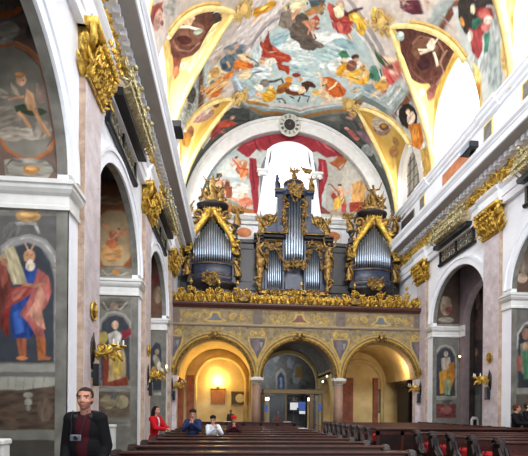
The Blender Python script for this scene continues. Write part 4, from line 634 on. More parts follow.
(138,120,102,11.02,6.94,10.97,6.65,10.81,6.46,10.61,6.45,10.45,6.63,10.39,6.92,10.45,7.22,10.6,7.41,10.8,7.42,10.96,7.24),
(160,144,124,10.76,7.24,10.73,7.12,10.65,7.04,10.55,7.04,10.47,7.11,10.44,7.23,10.47,7.35,10.55,7.42,10.65,7.43,10.73,7.36),
(122,74,64,11.08,6.74,11.04,6.62,10.93,6.55,10.8,6.54,10.7,6.61,10.66,6.73,10.69,6.85,10.8,6.93,10.93,6.93,11.04,6.86),
(138,132,120,11.14,6.24,11.06,6.15,10.84,6.09,10.58,6.08,10.37,6.13,10.29,6.22,10.37,6.31,10.58,6.37,10.84,6.37,11.05,6.33),
(116,114,108,10.04,5.4,11.35,5.43,11.4,0.67,10.08,0.66),
(154,151,142,10.21,2.38,10.19,4.49,10.44,4.83,10.72,4.92,11.01,4.79,11.22,4.41,11.23,2.39,11.32,2.39,11.3,4.42,11.07,4.85,10.73,5,10.38,4.89,10.11,4.5,10.13,2.38),
(60,63,70,10.22,2.38,10.2,4.4,10.46,4.76,10.72,4.86,10.99,4.72,11.2,4.37,11.22,2.39),
(184,168,152,10.84,4.51,10.82,4.42,10.77,4.37,10.69,4.36,10.63,4.42,10.61,4.51,10.63,4.6,10.69,4.65,10.76,4.65,10.82,4.6),
(168,156,144,10.47,4.3,10.94,4.36,11.05,3.6,10.53,3.6),
(184,134,58,10.37,3.59,10.95,3.81,11.16,3.2,10.96,2.59,10.43,2.48),
(168,112,44,10.84,4.01,11.15,4.11,11.21,3.3,11,3.2),
(127,156,128,10.69,3.19,10.95,3.2,10.96,2.44,10.69,2.44),
(138,136,128,10.12,2.38,11.33,2.39,11.28,2.19,10.17,2.18),
(106,58,56,10.17,1.98,11.28,1.99,11.29,1.28,10.18,1.27),
(140,90,84,11.07,1.68,11.01,1.56,10.85,1.49,10.66,1.49,10.5,1.56,10.44,1.68,10.5,1.8,10.65,1.87,10.85,1.87,11.01,1.8),
(90,86,80,10.43,2.18,11.07,2.19,10.86,1.93,10.65,1.93)],
'QS': [(90,74,68,22.02,11.8,16.83,9.51,16.77,4.9,21.92,5.84),
(138,106,92,18.55,6.99,18.64,6.66,18.88,6.5,19.2,6.57,19.46,6.87,19.57,7.27,19.47,7.61,19.21,7.77,18.9,7.67,18.65,7.37),
(176,154,140,18.24,7.15,18.29,6.88,18.45,6.74,18.65,6.79,18.81,7.02,18.88,7.34,18.82,7.62,18.66,7.76,18.46,7.69,18.3,7.46),
(122,74,60,18.38,6.09,18.47,5.97,18.71,5.93,19.02,5.99,19.28,6.14,19.38,6.32,19.28,6.45,19.03,6.49,18.72,6.41,18.47,6.26),
(64,58,60,20.37,5.56,16.77,4.9,16.74,2.15,20.33,2.24),
(109,64,56,18.44,4.4,18.51,4.17,18.71,4.05,18.97,4.08,19.18,4.26,19.27,4.52,19.19,4.75,18.98,4.87,18.72,4.83,18.52,4.65),
(160,122,100,18.4,4.6,18.44,4.48,18.53,4.42,18.66,4.44,18.76,4.53,18.8,4.66,18.77,4.77,18.66,4.83,18.54,4.81,18.44,4.72),
(138,90,52,19.1,4.81,19.15,4.69,19.27,4.63,19.44,4.66,19.57,4.75,19.62,4.89,19.57,5,19.44,5.06,19.28,5.03,19.15,4.94),
(76,50,48,18.67,3.62,18.76,3.39,19.01,3.26,19.32,3.29,19.59,3.46,19.7,3.72,19.6,3.96,19.33,4.09,19.02,4.05,18.76,3.87),
(87,88,90,20.34,3.02,16.75,2.79,16.71,0.32,20.29,0.05),
(111,112,108,19.68,2.49,18.17,2.43,18.15,0.7,19.65,0.63)],
'E': [(181,186,180,-4.57,20.47,11.87,21.68,11.95,13.18,-4.5,12.42),
(169,180,180,0.7,17.13,0.91,16.08,0.43,15.04,-0.56,14.41,-1.67,14.44,-2.47,15.09,-2.68,16.13,-2.21,17.16,-1.23,17.8,-0.12,17.79),
(195,200,194,0.83,16.64,0.64,16.27,0.15,16.01,-0.46,15.98,-0.95,16.17,-1.15,16.52,-0.96,16.9,-0.47,17.15,0.14,17.19,0.64,17),
(147,163,164,-1.14,15.91,-1.25,15.61,-1.56,15.41,-1.94,15.39,-2.24,15.56,-2.36,15.84,-2.25,16.13,-1.94,16.33,-1.57,16.35,-1.26,16.19),
(207,203,192,0.97,15.28,0.83,14.98,0.45,14.78,0,14.76,-0.38,14.92,-0.52,15.2,-0.38,15.5,-0.01,15.7,0.45,15.73,0.82,15.57),
(124,133,120,-2.34,13.87,-2.11,15.42,-1.26,15.53,-0.89,14.81,-0.14,14.6,1.35,13.81),
(92,106,84,-1.13,15.17,-1.25,14.87,-1.55,14.68,-1.93,14.65,-2.24,14.82,-2.35,15.1,-2.24,15.4,-1.94,15.59,-1.56,15.61,-1.25,15.45),
(160,104,60,-1.37,13.67,-0.88,14.56,0.11,14.24,1.35,14.06,1.35,13.81),
(-1,-0.77,15.43,1.598,0.014,0.089,-1.606,-25,200,143,106,168,88,60,122,74,52),
(201,138,100,-0.81,15.13,0.18,14.44,0.27,14.56,-0.72,15.25),
(122,68,48,-0.52,15.45,-0.15,15.47,-0.15,14.73,-0.52,14.71),
(74,50,40,-0.77,16.11,-0.81,16.02,-0.9,15.97,-1.01,15.96,-1.11,16.01,-1.14,16.09,-1.11,16.18,-1.02,16.24,-0.9,16.25,-0.81,16.2),
(-1,0.33,16.74,1.486,0.013,0.089,-1.488,-20,216,160,120,192,96,56,217,138,84),
(200,120,80,0.21,16.61,0.83,16.64,0.83,16.15,0.34,15.99),
(184,76,52,-0.21,17.16,0.3,16.56,0.82,16.46,0.84,16.58,0.37,16.66,-0.12,17.24),
(216,168,138,0.97,14.66,0.9,14.4,0.72,14.23,0.49,14.22,0.3,14.37,0.23,14.62,0.29,14.88,0.48,15.05,0.71,15.06,0.9,14.91),
(200,122,96,1.22,14.55,1.13,14.36,0.88,14.24,0.57,14.22,0.32,14.32,0.23,14.5,0.32,14.68,0.57,14.81,0.87,14.83,1.12,14.73),
(224,180,152,0.6,14.89,0.56,14.78,0.47,14.71,0.35,14.7,0.26,14.76,0.22,14.87,0.26,14.98,0.35,15.05,0.47,15.06,0.56,15),
(168,164,154,5.74,18.07,8.73,18.26,8.76,14.18,5.78,14.03),
(183,178,166,8.09,16.31,7.97,15.41,7.65,14.83,7.25,14.81,6.92,15.35,6.79,16.24,6.91,17.14,7.23,17.71,7.63,17.74,7.96,17.2),
(160,92,52,6.01,17.2,6.65,17.88,7.1,17.52,6.53,16.98),
(140,74,42,5.98,17.29,6.66,16.82,7.14,17.5,7.07,17.55,6.65,16.91,6.04,17.37),
(200,152,92,7.44,16.02,8.09,16.31,8.36,15.69,8.23,14.92,7.45,14.88),
(154,64,48,7.26,14.87,8.36,14.92,8.5,14.29,7.33,14.23),
(122,48,38,7.32,14.58,8.43,14.64,8.43,14.7,7.32,14.65),
(-1,6.67,15.22,1.809,0.015,0.097,-1.774,0,216,160,120,208,168,90,176,76,80),
(208,168,76,6.22,14.94,6.67,15.22,6.81,14.46,6.29,14.31),
(184,72,88,6.74,14.71,7.13,14.73,7.07,14.22,6.75,14.08),
(138,58,52,5.89,15.89,6.06,15.92,6.64,15.19,6.7,15.24,6.11,15.97,5.89,15.97),
(122,68,56,5.39,14.64,6.17,14.05,5.4,14.01),
(160,140,120,7.46,14.11,6.03,14.3,6.04,13.92,8.76,14.05),
(140,48,56,0.08,17.71,0.57,18.37,1.43,18.8,2.5,19.12,3.44,19.31,4.71,19.27,5.74,18.96,6.64,18.38,7.3,17.66,6.52,17.74,5.75,17.57,5.23,17.91,1.32,17.79,0.82,17.26),
(168,72,76,0.59,17.94,1.3,18.23,1.64,17.78,1.74,17.86,1.33,18.35,0.55,18.05),
(106,32,40,1.14,18.38,1.4,17.77,1.67,17.65,1.71,17.74,1.48,17.83,1.23,18.43),
(106,32,40,2.01,18.82,2.14,18.21,2.24,18.23,2.11,18.85),
(184,90,92,5.17,18.88,5.7,18.28,6.22,17.93,6.3,18.03,5.79,18.37,5.27,18.97),
(106,32,40,5.69,18.8,6.09,18.19,6.62,17.83,6.68,17.92,6.17,18.26,5.78,18.86),
(168,72,76,4.8,18.99,5.32,18.27,5.4,18.33,4.88,19.05),
(140,48,56,0.89,17.27,1.32,17.29,1.52,16.19,1.48,13.82,1.23,13.8,1.09,14.92,0.9,16.15),
(140,48,56,5.24,17.54,5.75,17.44,5.89,16.44,5.51,15.15,5.52,14.02,5.27,14.01),
(106,32,40,1.03,17.15,1.17,15.29,1.26,15.3,1.12,17.16),
(184,90,92,5.45,17.29,5.59,16.04,5.68,16.05,5.54,17.31)],
}

# ------------------------------------------------------------------ materials
def lin(c):
    if isinstance(c, str): c = tuple(int(c[i:i+2], 16)/255 for i in (0, 2, 4))
    elif max(c) > 1.001: c = tuple(v/255 for v in c)
    return tuple((v/12.92 if v <= .04045 else ((v+.055)/1.055)**2.4) for v in c[:3])
def mat(name, col, rough=.6, metal=0., amt=.12, scale=6., bump=.0, col2=None, bscale=None, spec=.5, detail=4., veins=0.):
    m = bpy.data.materials.new(name); m.use_nodes = True
    nt = m.node_tree; N = nt.nodes; L = nt.links
    b = N['Principled BSDF']; b.inputs['Roughness'].default_value = rough; b.inputs['Metallic'].default_value = metal
    b.inputs['Specular IOR Level'].default_value = spec
    tc = N.new('ShaderNodeTexCoord'); nz = N.new('ShaderNodeTexNoise')
    nz.inputs['Scale'].default_value = scale; nz.inputs['Detail'].default_value = detail
    L.new(tc.outputs['Object'], nz.inputs['Vector'])
    r = N.new('ShaderNodeValToRGB'); c = lin(col)
    c2 = lin(col2) if col2 else tuple(v*(1-amt*1.6) for v in c)
    r.color_ramp.elements[0].position = .3; r.color_ramp.elements[1].position = .7
    r.color_ramp.elements[0].color = (*c2, 1); r.color_ramp.elements[1].color = (*[min(1, v*(1+amt*.4)) for v in c], 1)
    L.new(nz.outputs['Fac'], r.inputs['Fac'])
    out = r.outputs['Color']
    if veins:
        wv = N.new('ShaderNodeTexNoise'); wv.inputs['Scale'].default_value = scale*.5; wv.inputs['Detail'].default_value = 8; wv.inputs['Distortion'].default_value = 2.2
        L.new(tc.outputs['Object'], wv.inputs['Vector'])
        rr = N.new('ShaderNodeValToRGB'); rr.color_ramp.elements[0].position = .47; rr.color_ramp.elements[1].position = .5
        e = rr.color_ramp.elements.new(.53); e.color = (1, 1, 1, 1)
        rr.color_ramp.elements[0].color = (1, 1, 1, 1); rr.color_ramp.elements[1].color = (1-veins,)*3+(1,)
        L.new(wv.outputs['Fac'], rr.inputs['Fac'])
        mx = N.new('ShaderNodeMixRGB'); mx.blend_type = 'MULTIPLY'; mx.inputs[0].default_value = 1
        L.new(out, mx.inputs[1]); L.new(rr.outputs['Color'], mx.inputs[2]); out = mx.outputs[0]
    L.new(out, b.inputs['Base Color'])
    if bump:
        bp = N.new('ShaderNodeBump'); bp.inputs['Strength'].default_value = bump; bp.inputs['Distance'].default_value = .02
        n2 = N.new('ShaderNodeTexNoise'); n2.inputs['Scale'].default_value = bscale or scale*3; n2.inputs['Detail'].default_value = 3
        L.new(tc.outputs['Object'], n2.inputs['Vector']); L.new(n2.outputs['Fac'], bp.inputs['Height']); L.new(bp.outputs['Normal'], b.inputs['Normal'])
    return m
def emis(name, col, s):
    m = bpy.data.materials.new(name); m.use_nodes = True; N = m.node_tree.nodes; L = m.node_tree.links
    b = N['Principled BSDF']; b.inputs['Base Color'].default_value = (.02, .02, .02, 1)
    b.inputs['Emission Color'].default_value = (*lin(col), 1); b.inputs['Emission Strength'].default_value = s
    return m
def vmat(name, rough=.8, spec=.2, var=.10, vs=5.):
    m = bpy.data.materials.new(name); m.use_nodes = True; N = m.node_tree.nodes; L = m.node_tree.links
    b = N['Principled BSDF']; b.inputs['Roughness'].default_value = rough; b.inputs['Specular IOR Level'].default_value = spec
    a = N.new('ShaderNodeVertexColor'); a.layer_name = 'Col'
    tc = N.new('ShaderNodeTexCoord'); nz = N.new('ShaderNodeTexNoise'); nz.inputs['Scale'].default_value = vs; nz.inputs['Detail'].default_value = 6
    L.new(tc.outputs['Object'], nz.inputs['Vector'])
    mr = N.new('ShaderNodeMapRange'); mr.inputs[1].default_value = .3; mr.inputs[2].default_value = .7
    mr.inputs[3].default_value = 1-var; mr.inputs[4].default_value = 1+var; L.new(nz.outputs['Fac'], mr.inputs[0])
    mx = N.new('ShaderNodeMixRGB'); mx.blend_type = 'MULTIPLY'; mx.inputs[0].default_value = 1
    L.new(a.outputs['Color'], mx.inputs[1]); L.new(mr.outputs[0], mx.inputs[2]); L.new(mx.outputs[0], b.inputs['Base Color'])
    return m
M = dict(
 white=mat('white_plaster', (240, 243, 249), .8, amt=.04, scale=1.5, bump=.05),
 stone=mat('pale_stone_moulding', (224, 223, 219), .75, amt=.08, scale=3),
 mauve=mat('mauve_grey_rib_stone', (140, 124, 126), .8, amt=.12, scale=3),
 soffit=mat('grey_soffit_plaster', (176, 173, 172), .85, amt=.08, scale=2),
 pink=mat('pink_grey_marble', (214, 204, 206), .45, amt=.1, scale=3, veins=.18, col2=(190, 176, 178)),
 brown=mat('tan_brown_marble', (186, 162, 140), .5, amt=.2, scale=4, col2=(146, 120, 100), veins=.25),
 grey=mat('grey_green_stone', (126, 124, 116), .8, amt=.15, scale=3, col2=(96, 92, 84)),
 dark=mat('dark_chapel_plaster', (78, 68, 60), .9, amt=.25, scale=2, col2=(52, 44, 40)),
 floor=mat('worn_stone_floor', (92, 80, 72), .5, amt=.2, scale=1.5),
 gold=mat('gilded_carving', (236, 196, 88), .36, .62, amt=.3, scale=9, col2=(132, 96, 30), bump=1., bscale=26),
 goldr=mat('old_gold_carving', (170, 136, 76), .4, .75, amt=.35, scale=7, col2=(76, 54, 28), bump=1., bscale=22),
 goldp=mat('pale_silvered_gilding', (216, 204, 160), .35, .5, amt=.3, scale=8, col2=(150, 140, 96), bump=.5),
 ochre=mat('ochre_painted_stucco', (214, 184, 112), .7, amt=.2, scale=3, col2=(186, 146, 76)),
 cream=mat('cream_painted_stucco', (240, 222, 158), .7, amt=.1, scale=3, col2=(222, 190, 110)),
 case=mat('blue_grey_organ_case', (56, 66, 90), .4, amt=.2, scale=4, col2=(34, 40, 56)),
 casedk=mat('black_brown_case_wood', (36, 30, 30), .42, amt=.3, scale=4, col2=(20, 18, 20)),
 pipe=mat('tin_organ_pipe', (168, 180, 196), .3, .9, amt=.12, scale=2),
 wood=mat('dark_red_brown_pew_wood', (70, 29, 20), .42, amt=.3, scale=5, col2=(38, 16, 12), spec=.35),
 wooddk=mat('near_black_carved_wood', (40, 27, 24), .32, amt=.3, scale=6, col2=(22, 14, 13), spec=.45),
 red=mat('red_seat_cushion', (176, 22, 30), .85, amt=.15, scale=12),
 black=mat('black_painted_metal', (24, 24, 28), .4, amt=.2, scale=5),
 lattice=mat('grey_lattice_wood', (96, 98, 108), .6, amt=.2, scale=5),
 warmwall=mat('cream_yellow_vestibule_plaster', (214, 194, 140), .85, amt=.12, scale=1.2, col2=(190, 162, 106)),
 redmarble=mat('red_brown_marble_strip', (150, 84, 56), .6, amt=.2, scale=3, col2=(110, 56, 38)),
 paper=mat('white_paper', (232, 234, 236), .8, amt=.03),
 blue=mat('blue_poster', (58, 92, 170), .7, amt=.1),
 plaque=mat('dark_bronze_plaque', (84, 74, 48), .5, .3, amt=.2),
 brownpl=mat('brown_wooden_board', (150, 92, 44), .6, amt=.15),
 glass=None,
 winbright=emis('bright_daylit_pane', (250, 252, 255), 2.6),
 wingrey=emis('dull_leaded_pane', (168, 162, 150), .55),
 lamp=emis('warm_lamp_glow', (255, 214, 120), 60.),
 lampw=emis('small_white_lamp', (255, 236, 200), 5.),
 candle=emis('candle_flame', (255, 190, 100), 10.),
 paint=vmat('fresco_paint', .85, .15, .08, 4.),
 cloth=vmat('painted_cloth', .85, .2, .08, 20.),
 skin=vmat('skin', .55, .3, .05, 30.),
)
def _glass():
    m = bpy.data.materials.new('clear_glass'); m.use_nodes = True; b = m.node_tree.nodes['Principled BSDF']
    b.inputs['Base Color'].default_value = (.12, .14, .15, 1); b.inputs['Roughness'].default_value = .05
    b.inputs['Alpha'].default_value = .2; b.inputs['Specular IOR Level'].default_value = .3
    N = m.node_tree.nodes; nz = N.new('ShaderNodeTexNoise'); nz.inputs['Scale'].default_value = 2
    mr = N.new('ShaderNodeMapRange'); mr.inputs[3].default_value = .03; mr.inputs[4].default_value = .1
    m.node_tree.links.new(nz.outputs['Fac'], mr.inputs[0]); m.node_tree.links.new(mr.outputs[0], b.inputs['Roughness'])
    return m
M['glass'] = _glass()
# ------------------------------------------------------------------ mesh builder
class MB:
    def __init__(s): s.v = []; s.f = []; s.m = []; s.mi = 0
    def add(s, vs, fs):
        o = len(s.v); s.v.extend([tuple(p) for p in vs]); s.f.extend([tuple(i+o for i in f) for f in fs]); s.m.extend([s.mi]*len(fs))
    def box(s, x0, x1, y0, y1, z0, z1):
        s.add([(x0,y0,z0),(x1,y0,z0),(x1,y1,z0),(x0,y1,z0),(x0,y0,z1),(x1,y0,z1),(x1,y1,z1),(x0,y1,z1)],
              [(0,3,2,1),(4,5,6,7),(0,1,5,4),(1,2,6,5),(2,3,7,6),(3,0,4,7)])
    def bev(s, x0, x1, y0, y1, z0, z1, b=.01):
        x0, x1 = min(x0,x1), max(x0,x1); y0, y1 = min(y0,y1), max(y0,y1)
        vs = []
        for z, k in ((z0, b), (z0+b, 0), (z1-b, 0), (z1, b)):
            vs += [(x0+k,y0+b,z),(x0+b,y0+k,z),(x1-b,y0+k,z),(x1-k,y0+b,z),(x1-k,y1-b,z),(x1-b,y1-k,z),(x0+b,y1-k,z),(x0+k,y1-b,z)]
        fs = [tuple(range(7, -1, -1)), tuple(range(24, 32))]
        for r in range(3):
            for i in range(8): fs.append((r*8+i, r*8+(i+1) % 8, r*8+8+(i+1) % 8, r*8+8+i))
        s.add(vs, fs)
    def tube(s, pts, rad, n=6, flat=None, cap=True):
        """swept tube; flat=(vector, k) squashes along the vector"""
        pts = [Vector(p) for p in pts]; k = len(pts)
        if not hasattr(rad, '__len__'): rad = [rad]*k
        vs = []; up = None
        for i, p in enumerate(pts):
            t = (pts[min(k-1, i+1)]-pts[max(0, i-1)])
            if t.length < 1e-9: t = Vector((0, 0, 1))
            t.normalize()
            if up is None: up = Vector((0, 0, 1)) if abs(t.z) < .9 else Vector((1, 0, 0))
            a = t.cross(up)
            if a.length < 1e-6: a = t.cross(Vector((0, 1, .1)))
            a.normalize(); bb = a.cross(t).normalized(); up = bb
            for j in range(n):
                q = 2*PI*j/n; o = (a*math.cos(q)+bb*math.sin(q))*rad[i]
                if flat: fv = flat[0]; o = o-fv*(o.dot(fv))*(1-flat[1])
                vs.append(p+o)
        fs = []
        for i in range(k-1):
            for j in range(n): fs.append((i*n+j, i*n+(j+1) % n, (i+1)*n+(j+1) % n, (i+1)*n+j))
        if cap: fs.append(tuple(range(n-1, -1, -1))); fs.append(tuple(range((k-1)*n, k*n)))
        s.add(vs, fs)
    def cyl(s, p0, p1, r0, r1=None, n=12): s.tube([p0, p1], [r0, r0 if r1 is None else r1], n)
    def lathe(s, c, prof, n=16, a0=0, a1=2*PI, sx=1, sy=1):
        full = abs(a1-a0-2*PI) < 1e-6; k = n if full else n+1; vs = []
        for r, z in prof:
            for j in range(k):
                q = a0+(a1-a0)*j/n; vs.append((c[0]+r*math.cos(q)*sx, c[1]+r*math.sin(q)*sy, c[2]+z))
        fs = []
        for i in range(len(prof)-1):
            for j in range(n if full else n):
                j2 = (j+1) % k; fs.append((i*k+j, i*k+j2, (i+1)*k+j2, (i+1)*k+j))
        if full or True:
            fs.append(tuple(range(k-1, -1, -1))); fs.append(tuple(range((len(prof)-1)*k, len(prof)*k)))
        s.add(vs, fs)
    def ball(s, c, rx, ry=None, rz=None, n=10, m=7, R=None):
        ry = rx if ry is None else ry; rz = rx if rz is None else rz; c = Vector(c); vs = []
        def q(v):
            v = Vector(v); return c+(R @ v if R else v)
        vs.append(q((0, 0, -rz)))
        for i in range(1, m):
            a = -PI/2+PI*i/m
            for j in range(n): b = 2*PI*j/n; vs.append(q((rx*math.cos(a)*math.cos(b), ry*math.cos(a)*math.sin(b), rz*math.sin(a))))
        vs.append(q((0, 0, rz))); fs = []
        for j in range(n): fs.append((0, 1+(j+1) % n, 1+j))
        for i in range(m-2):
            for j in range(n): fs.append((1+i*n+j, 1+i*n+(j+1) % n, 1+(i+1)*n+(j+1) % n, 1+(i+1)*n+j))
        l = len(vs)-1
        for j in range(n): fs.append((l, 1+(m-2)*n+j, 1+(m-2)*n+(j+1) % n))
        s.add(vs, fs)
    def prism(s, poly, fn, d0, d1):
        """poly [(a,b)], fn(a,b,d)->xyz"""
        n = len(poly); vs = [fn(a, b, d0) for a, b in poly]+[fn(a, b, d1) for a, b in poly]
        fs = [tuple(range(n-1, -1, -1)), tuple(range(n, 2*n))]+[(i, (i+1) % n, n+(i+1) % n, n+i) for i in range(n)]
        s.add(vs, fs)
    def run(s, prof, fn, l0, l1):
        """sweep an open/closed profile [(a,b)] along length: fn(a,b,l)->xyz"""
        n = len(prof); vs = [fn(a, b, l0) for a, b in prof]+[fn(a, b, l1) for a, b in prof]
        fs = [(i, (i+1) % n, n+(i+1) % n, n+i) for i in range(n)]+[tuple(range(n)), tuple(range(2*n-1, n-1, -1))]
        s.add(vs, fs)
    def scroll(s, c, u, v, r, turns=1.4, w=.03, a0=0., sgn=1, n=5, end=.18):
        c = Vector(c); u = Vector(u); v = Vector(v); pts = []; rad = []
        K = max(8, int(10*turns))
        for i in range(K+1):
            t = i/K; a = a0+sgn*2*PI*turns*t; rr = r*(1-t*(1-end)); pts.append(c+u*(rr*math.cos(a))+v*(rr*math.sin(a))); rad.append(w*(1-.55*t))
        s.tube(pts, rad, n)
        s.ball(c, w*1.1, n=6, m=4)
    def leaf(s, c, d, nrm, L, Wd, curl=.4, n=6):
        c = Vector(c); d = Vector(d).normalized(); nrm = Vector(nrm).normalized(); pts = []; rad = []
        for i in range(6):
            t = i/5; pts.append(c+d*(L*t)+nrm*(L*curl*t*t)); rad.append(Wd*(math.sin(PI*min(.97, .15+.85*t))**.8)+.003)
        s.tube(pts, rad, n, flat=(nrm, .35))
    def build(s, name, m=None, parent=None, loc=None, smooth=False):
        me = bpy.data.meshes.new(name); me.from_pydata(s.v, [], s.f)
        for k in (m if isinstance(m, (list, tuple)) else [m]): me.materials.append(k)
        if isinstance(m, (list, tuple)): me.polygons.foreach_set('material_index', s.m)
        me.polygons.foreach_set('use_smooth', [smooth]*len(me.polygons))
        o = bpy.data.objects.new(name, me); COL.objects.link(o)
        if parent: o.parent = parent; 
        if loc: o.location = loc
        return o
def link(name, me, parent=None):
    o = bpy.data.objects.new(name, me); COL.objects.link(o)
    if parent: o.parent = parent
    return o
def empty(name, loc, rz=0, label=None, cat=None, group=None, kind=None):
    o = bpy.data.objects.new(name, None); COL.objects.link(o); o.location = loc; o.rotation_euler = (0, 0, rz); o.empty_display_size = .1
    return tag(o, label, cat, group, kind)
def tag(o, label=None, cat=None, group=None, kind=None):
    if label: o['label'] = label
    if cat: o['category'] = cat
    if group: o['group'] = group
    if kind: o['kind'] = kind
    return o
def struct(o, label=None, cat=None):
    return tag(o, label, cat, kind='structure')
def fix(o):
    """recalculate normals outward"""
    import bmesh
    bm = bmesh.new(); bm.from_mesh(o.data); bmesh.ops.recalc_face_normals(bm, faces=bm.faces); bm.to_mesh(o.data); bm.free(); return o
def dup(root, loc, rz=None, label=None, **kw):
    r = root.copy(); COL.objects.link(r); r.location = loc
    if rz is not None: r.rotation_euler = (0, 0, rz)
    if label: r['label'] = label
    for ch in [o for o in COL.objects if o.parent == root]:
        c = ch.copy(); COL.objects.link(c); c.parent = r
        for g in [o for o in COL.objects if o.parent == ch]:
            d = g.copy(); COL.objects.link(d); d.parent = c
    return r
# ------------------------------------------------------------------ fresco painting (colour of the paint itself)
def vnoise(x, y, seed=0):
    r = np.random.RandomState(seed); T = r.rand(64, 64)
    xi = np.floor(x).astype(int); yi = np.floor(y).astype(int); fx = x-xi; fy = y-yi; fx = fx*fx*(3-2*fx); fy = fy*fy*(3-2*fy)
    g = lambda a, b: T[a % 64, b % 64]
    return (g(xi,yi)*(1-fx)+g(xi+1,yi)*fx)*(1-fy)+(g(xi,yi+1)*(1-fx)+g(xi+1,yi+1)*fx)*fy
class Canvas:
    def __init__(s, a0, a1, b0, b1, ra, rb, base):
        s.a0, s.b0, s.ra, s.rb = a0, b0, ra, rb; s.w = int((a1-a0)*ra)+2; s.h = int((b1-b0)*rb)+2
        s.im = np.empty((s.h, s.w, 3), np.float32); s.im[:] = lin(base)
    def poly(s, pts, col):
        X = np.array([(p[0]-s.a0)*s.ra for p in pts]); Y = np.array([(p[1]-s.b0)*s.rb for p in pts])
        x0, x1 = int(max(0, X.min()-1)), int(min(s.w, X.max()+2)); y0, y1 = int(max(0, Y.min()-1)), int(min(s.h, Y.max()+2))
        if x1 <= x0 or y1 <= y0: return
        acc = np.zeros((y1-y0, x1-x0), np.float32)
        for sx, sy in ((.25, .25), (.75, .25), (.25, .75), (.75, .75)):
            gx, gy = np.meshgrid(np.arange(x0, x1)+sx-.5, np.arange(y0, y1)+sy-.5); ins = np.zeros(gx.shape, bool); j = len(X)-1
            for i in range(len(X)):
                if abs(Y[i]-Y[j]) > 1e-9: ins ^= ((Y[i] > gy) != (Y[j] > gy)) & (gx < (X[j]-X[i])*(gy-Y[i])/(Y[j]-Y[i])+X[i])
                j = i
            acc += ins*.25
        acc = acc[..., None]; s.im[y0:y1, x0:x1] = s.im[y0:y1, x0:x1]*(1-acc)+np.array(lin(col), np.float32)*acc
    def fig(s, q, seed):
        """a small painted figure: limbs, body, robe, head; q = centre, local axes, angle, three colours"""
        _, cx, cy, a, b, c, d, ang = q[:8]; sk, r1, r2 = [tuple(v/255 for v in q[i:i+3]) for i in (8, 11, 14)]; an = math.radians(ang)
        def T(u, v): x = u*math.cos(an)-v*math.sin(an); y = u*math.sin(an)+v*math.cos(an); return (cx+a*x+b*y, cy+c*x+d*y)
        def E(u, v, ru, rv, t, col):
            t = math.radians(t); s.poly([T(u+ru*math.cos(w)*math.cos(t)-rv*math.sin(w)*math.sin(t), v+ru*math.cos(w)*math.sin(t)+rv*math.sin(w)*math.cos(t)) for w in [k*PI/5 for k in range(10)]], col)
        def Ln(P_, w, col):
            for (x0, y0), (x1, y1) in zip(P_, P_[1:]):
                l = math.hypot(x1-x0, y1-y0); nx, ny = -(y1-y0)/l*w/2, (x1-x0)/l*w/2; s.poly([T(x0+nx, y0+ny), T(x1+nx*.8, y1+ny*.8), T(x1-nx*.8, y1-ny*.8), T(x0-nx, y0-ny)], col)
        sh = lambda col, f: tuple(min(1, v*f) if f <= 1 else v+(1-v)*(f-1) for v in col)
        m = -1 if seed % 2 else 1
        Ln([(-.05*m, .2), (-.15*m, .45), (-.05*m, .65)], .12, sk); Ln([(.08*m, .2), (.2*m, .4), (.12*m, .62)], .12, sh(sk, .82))
        E(0, .15, .24, .2, 20, r1); E(.1*m, .25, .2, .13, 50, r2); E(-.12*m, .2, .1, .19, -15, sh(r1, .7)); E(.2*m, .05, .1, .2, 30*m, sh(r2, .8))
        Ln([(-.1*m, .02), (.05*m, .2), (.2*m, .3)], .05, sh(r1, 1.4)); Ln([(-.15*m, .1), (-.05*m, .3)], .04, sh(r1, 1.35)); Ln([(.02*m, .2), (.2*m, .22)], .03, sh(r2, .6))
        E(0, -.1, .12, .17, 10, sk); E(.05*m, -.08, .06, .13, 10, sh(sk, .8)); Ln([(-.08*m, -.12), (.02*m, .02)], .03, sh(sk, 1.4))
        Ln([(-.1*m, -.2), (-.28*m, -.1), (-.35*m, -.28)], .07, sk); Ln([(.1*m, -.2), (.27*m, -.15), (.36*m, -.02)], .07, sh(sk, .88))
        E(0, -.34, .07, .085, 0, sk); E(-.01, -.4, .08, .05, 0, (.3, .2, .14)); E(.02*m, -.33, .03, .04, 0, sh(sk, 1.3))
    def folds(s, pts, seed):
        """brush work inside one painted form: lighter and darker strokes of its own colour, clipped to it"""
        X = np.array([(p[0]-s.a0)*s.ra for p in pts]); Y = np.array([(p[1]-s.b0)*s.rb for p in pts]); w, h = np.ptp(X), np.ptp(Y)
        if max(w, h) < 5 or max(w, h) > 150*max(1, s.ra/34): return
        x0, x1 = int(max(0, X.min()-1)), int(min(s.w, X.max()+2)); y0, y1 = int(max(0, Y.min()-1)), int(min(s.h, Y.max()+2))
        if x1-x0 < 3 or y1-y0 < 3: return
        gx, gy = np.meshgrid(np.arange(x0, x1)+.0, np.arange(y0, y1)+.0); ins = np.zeros(gx.shape, bool); j = len(X)-1
        for i in range(len(X)):
            if abs(Y[i]-Y[j]) > 1e-9: ins ^= ((Y[i] > gy) != (Y[j] > gy)) & (gx < (X[j]-X[i])*(gy-Y[i])/(Y[j]-Y[i])+X[i])
            j = i
        r = random.Random(seed*7+1); dx, dy = X-X.mean(), Y-Y.mean(); a = .5*math.atan2(2*(dx*dy).sum(), (dx*dx-dy*dy).sum()+1e-6)
        big = max(w, h) > 60*s.ra/34 and s.ra > 5; u = gx*math.cos(a)+gy*math.sin(a); v = -gx*math.sin(a)+gy*math.cos(a)
        n = vnoise(u*.09+seed*3.7+80, v*.34+seed+80, seed % 7)+.5*vnoise(u*.22+60, v*.7+seed+60, 11)
        k = 1+(n-.75)*(.1 if big else .75)
        k = np.where(ins, np.clip(k, .45, 1.7), 1)[..., None]; s.im[y0:y1, x0:x1] = np.clip(s.im[y0:y1, x0:x1]*k, 0, 1)
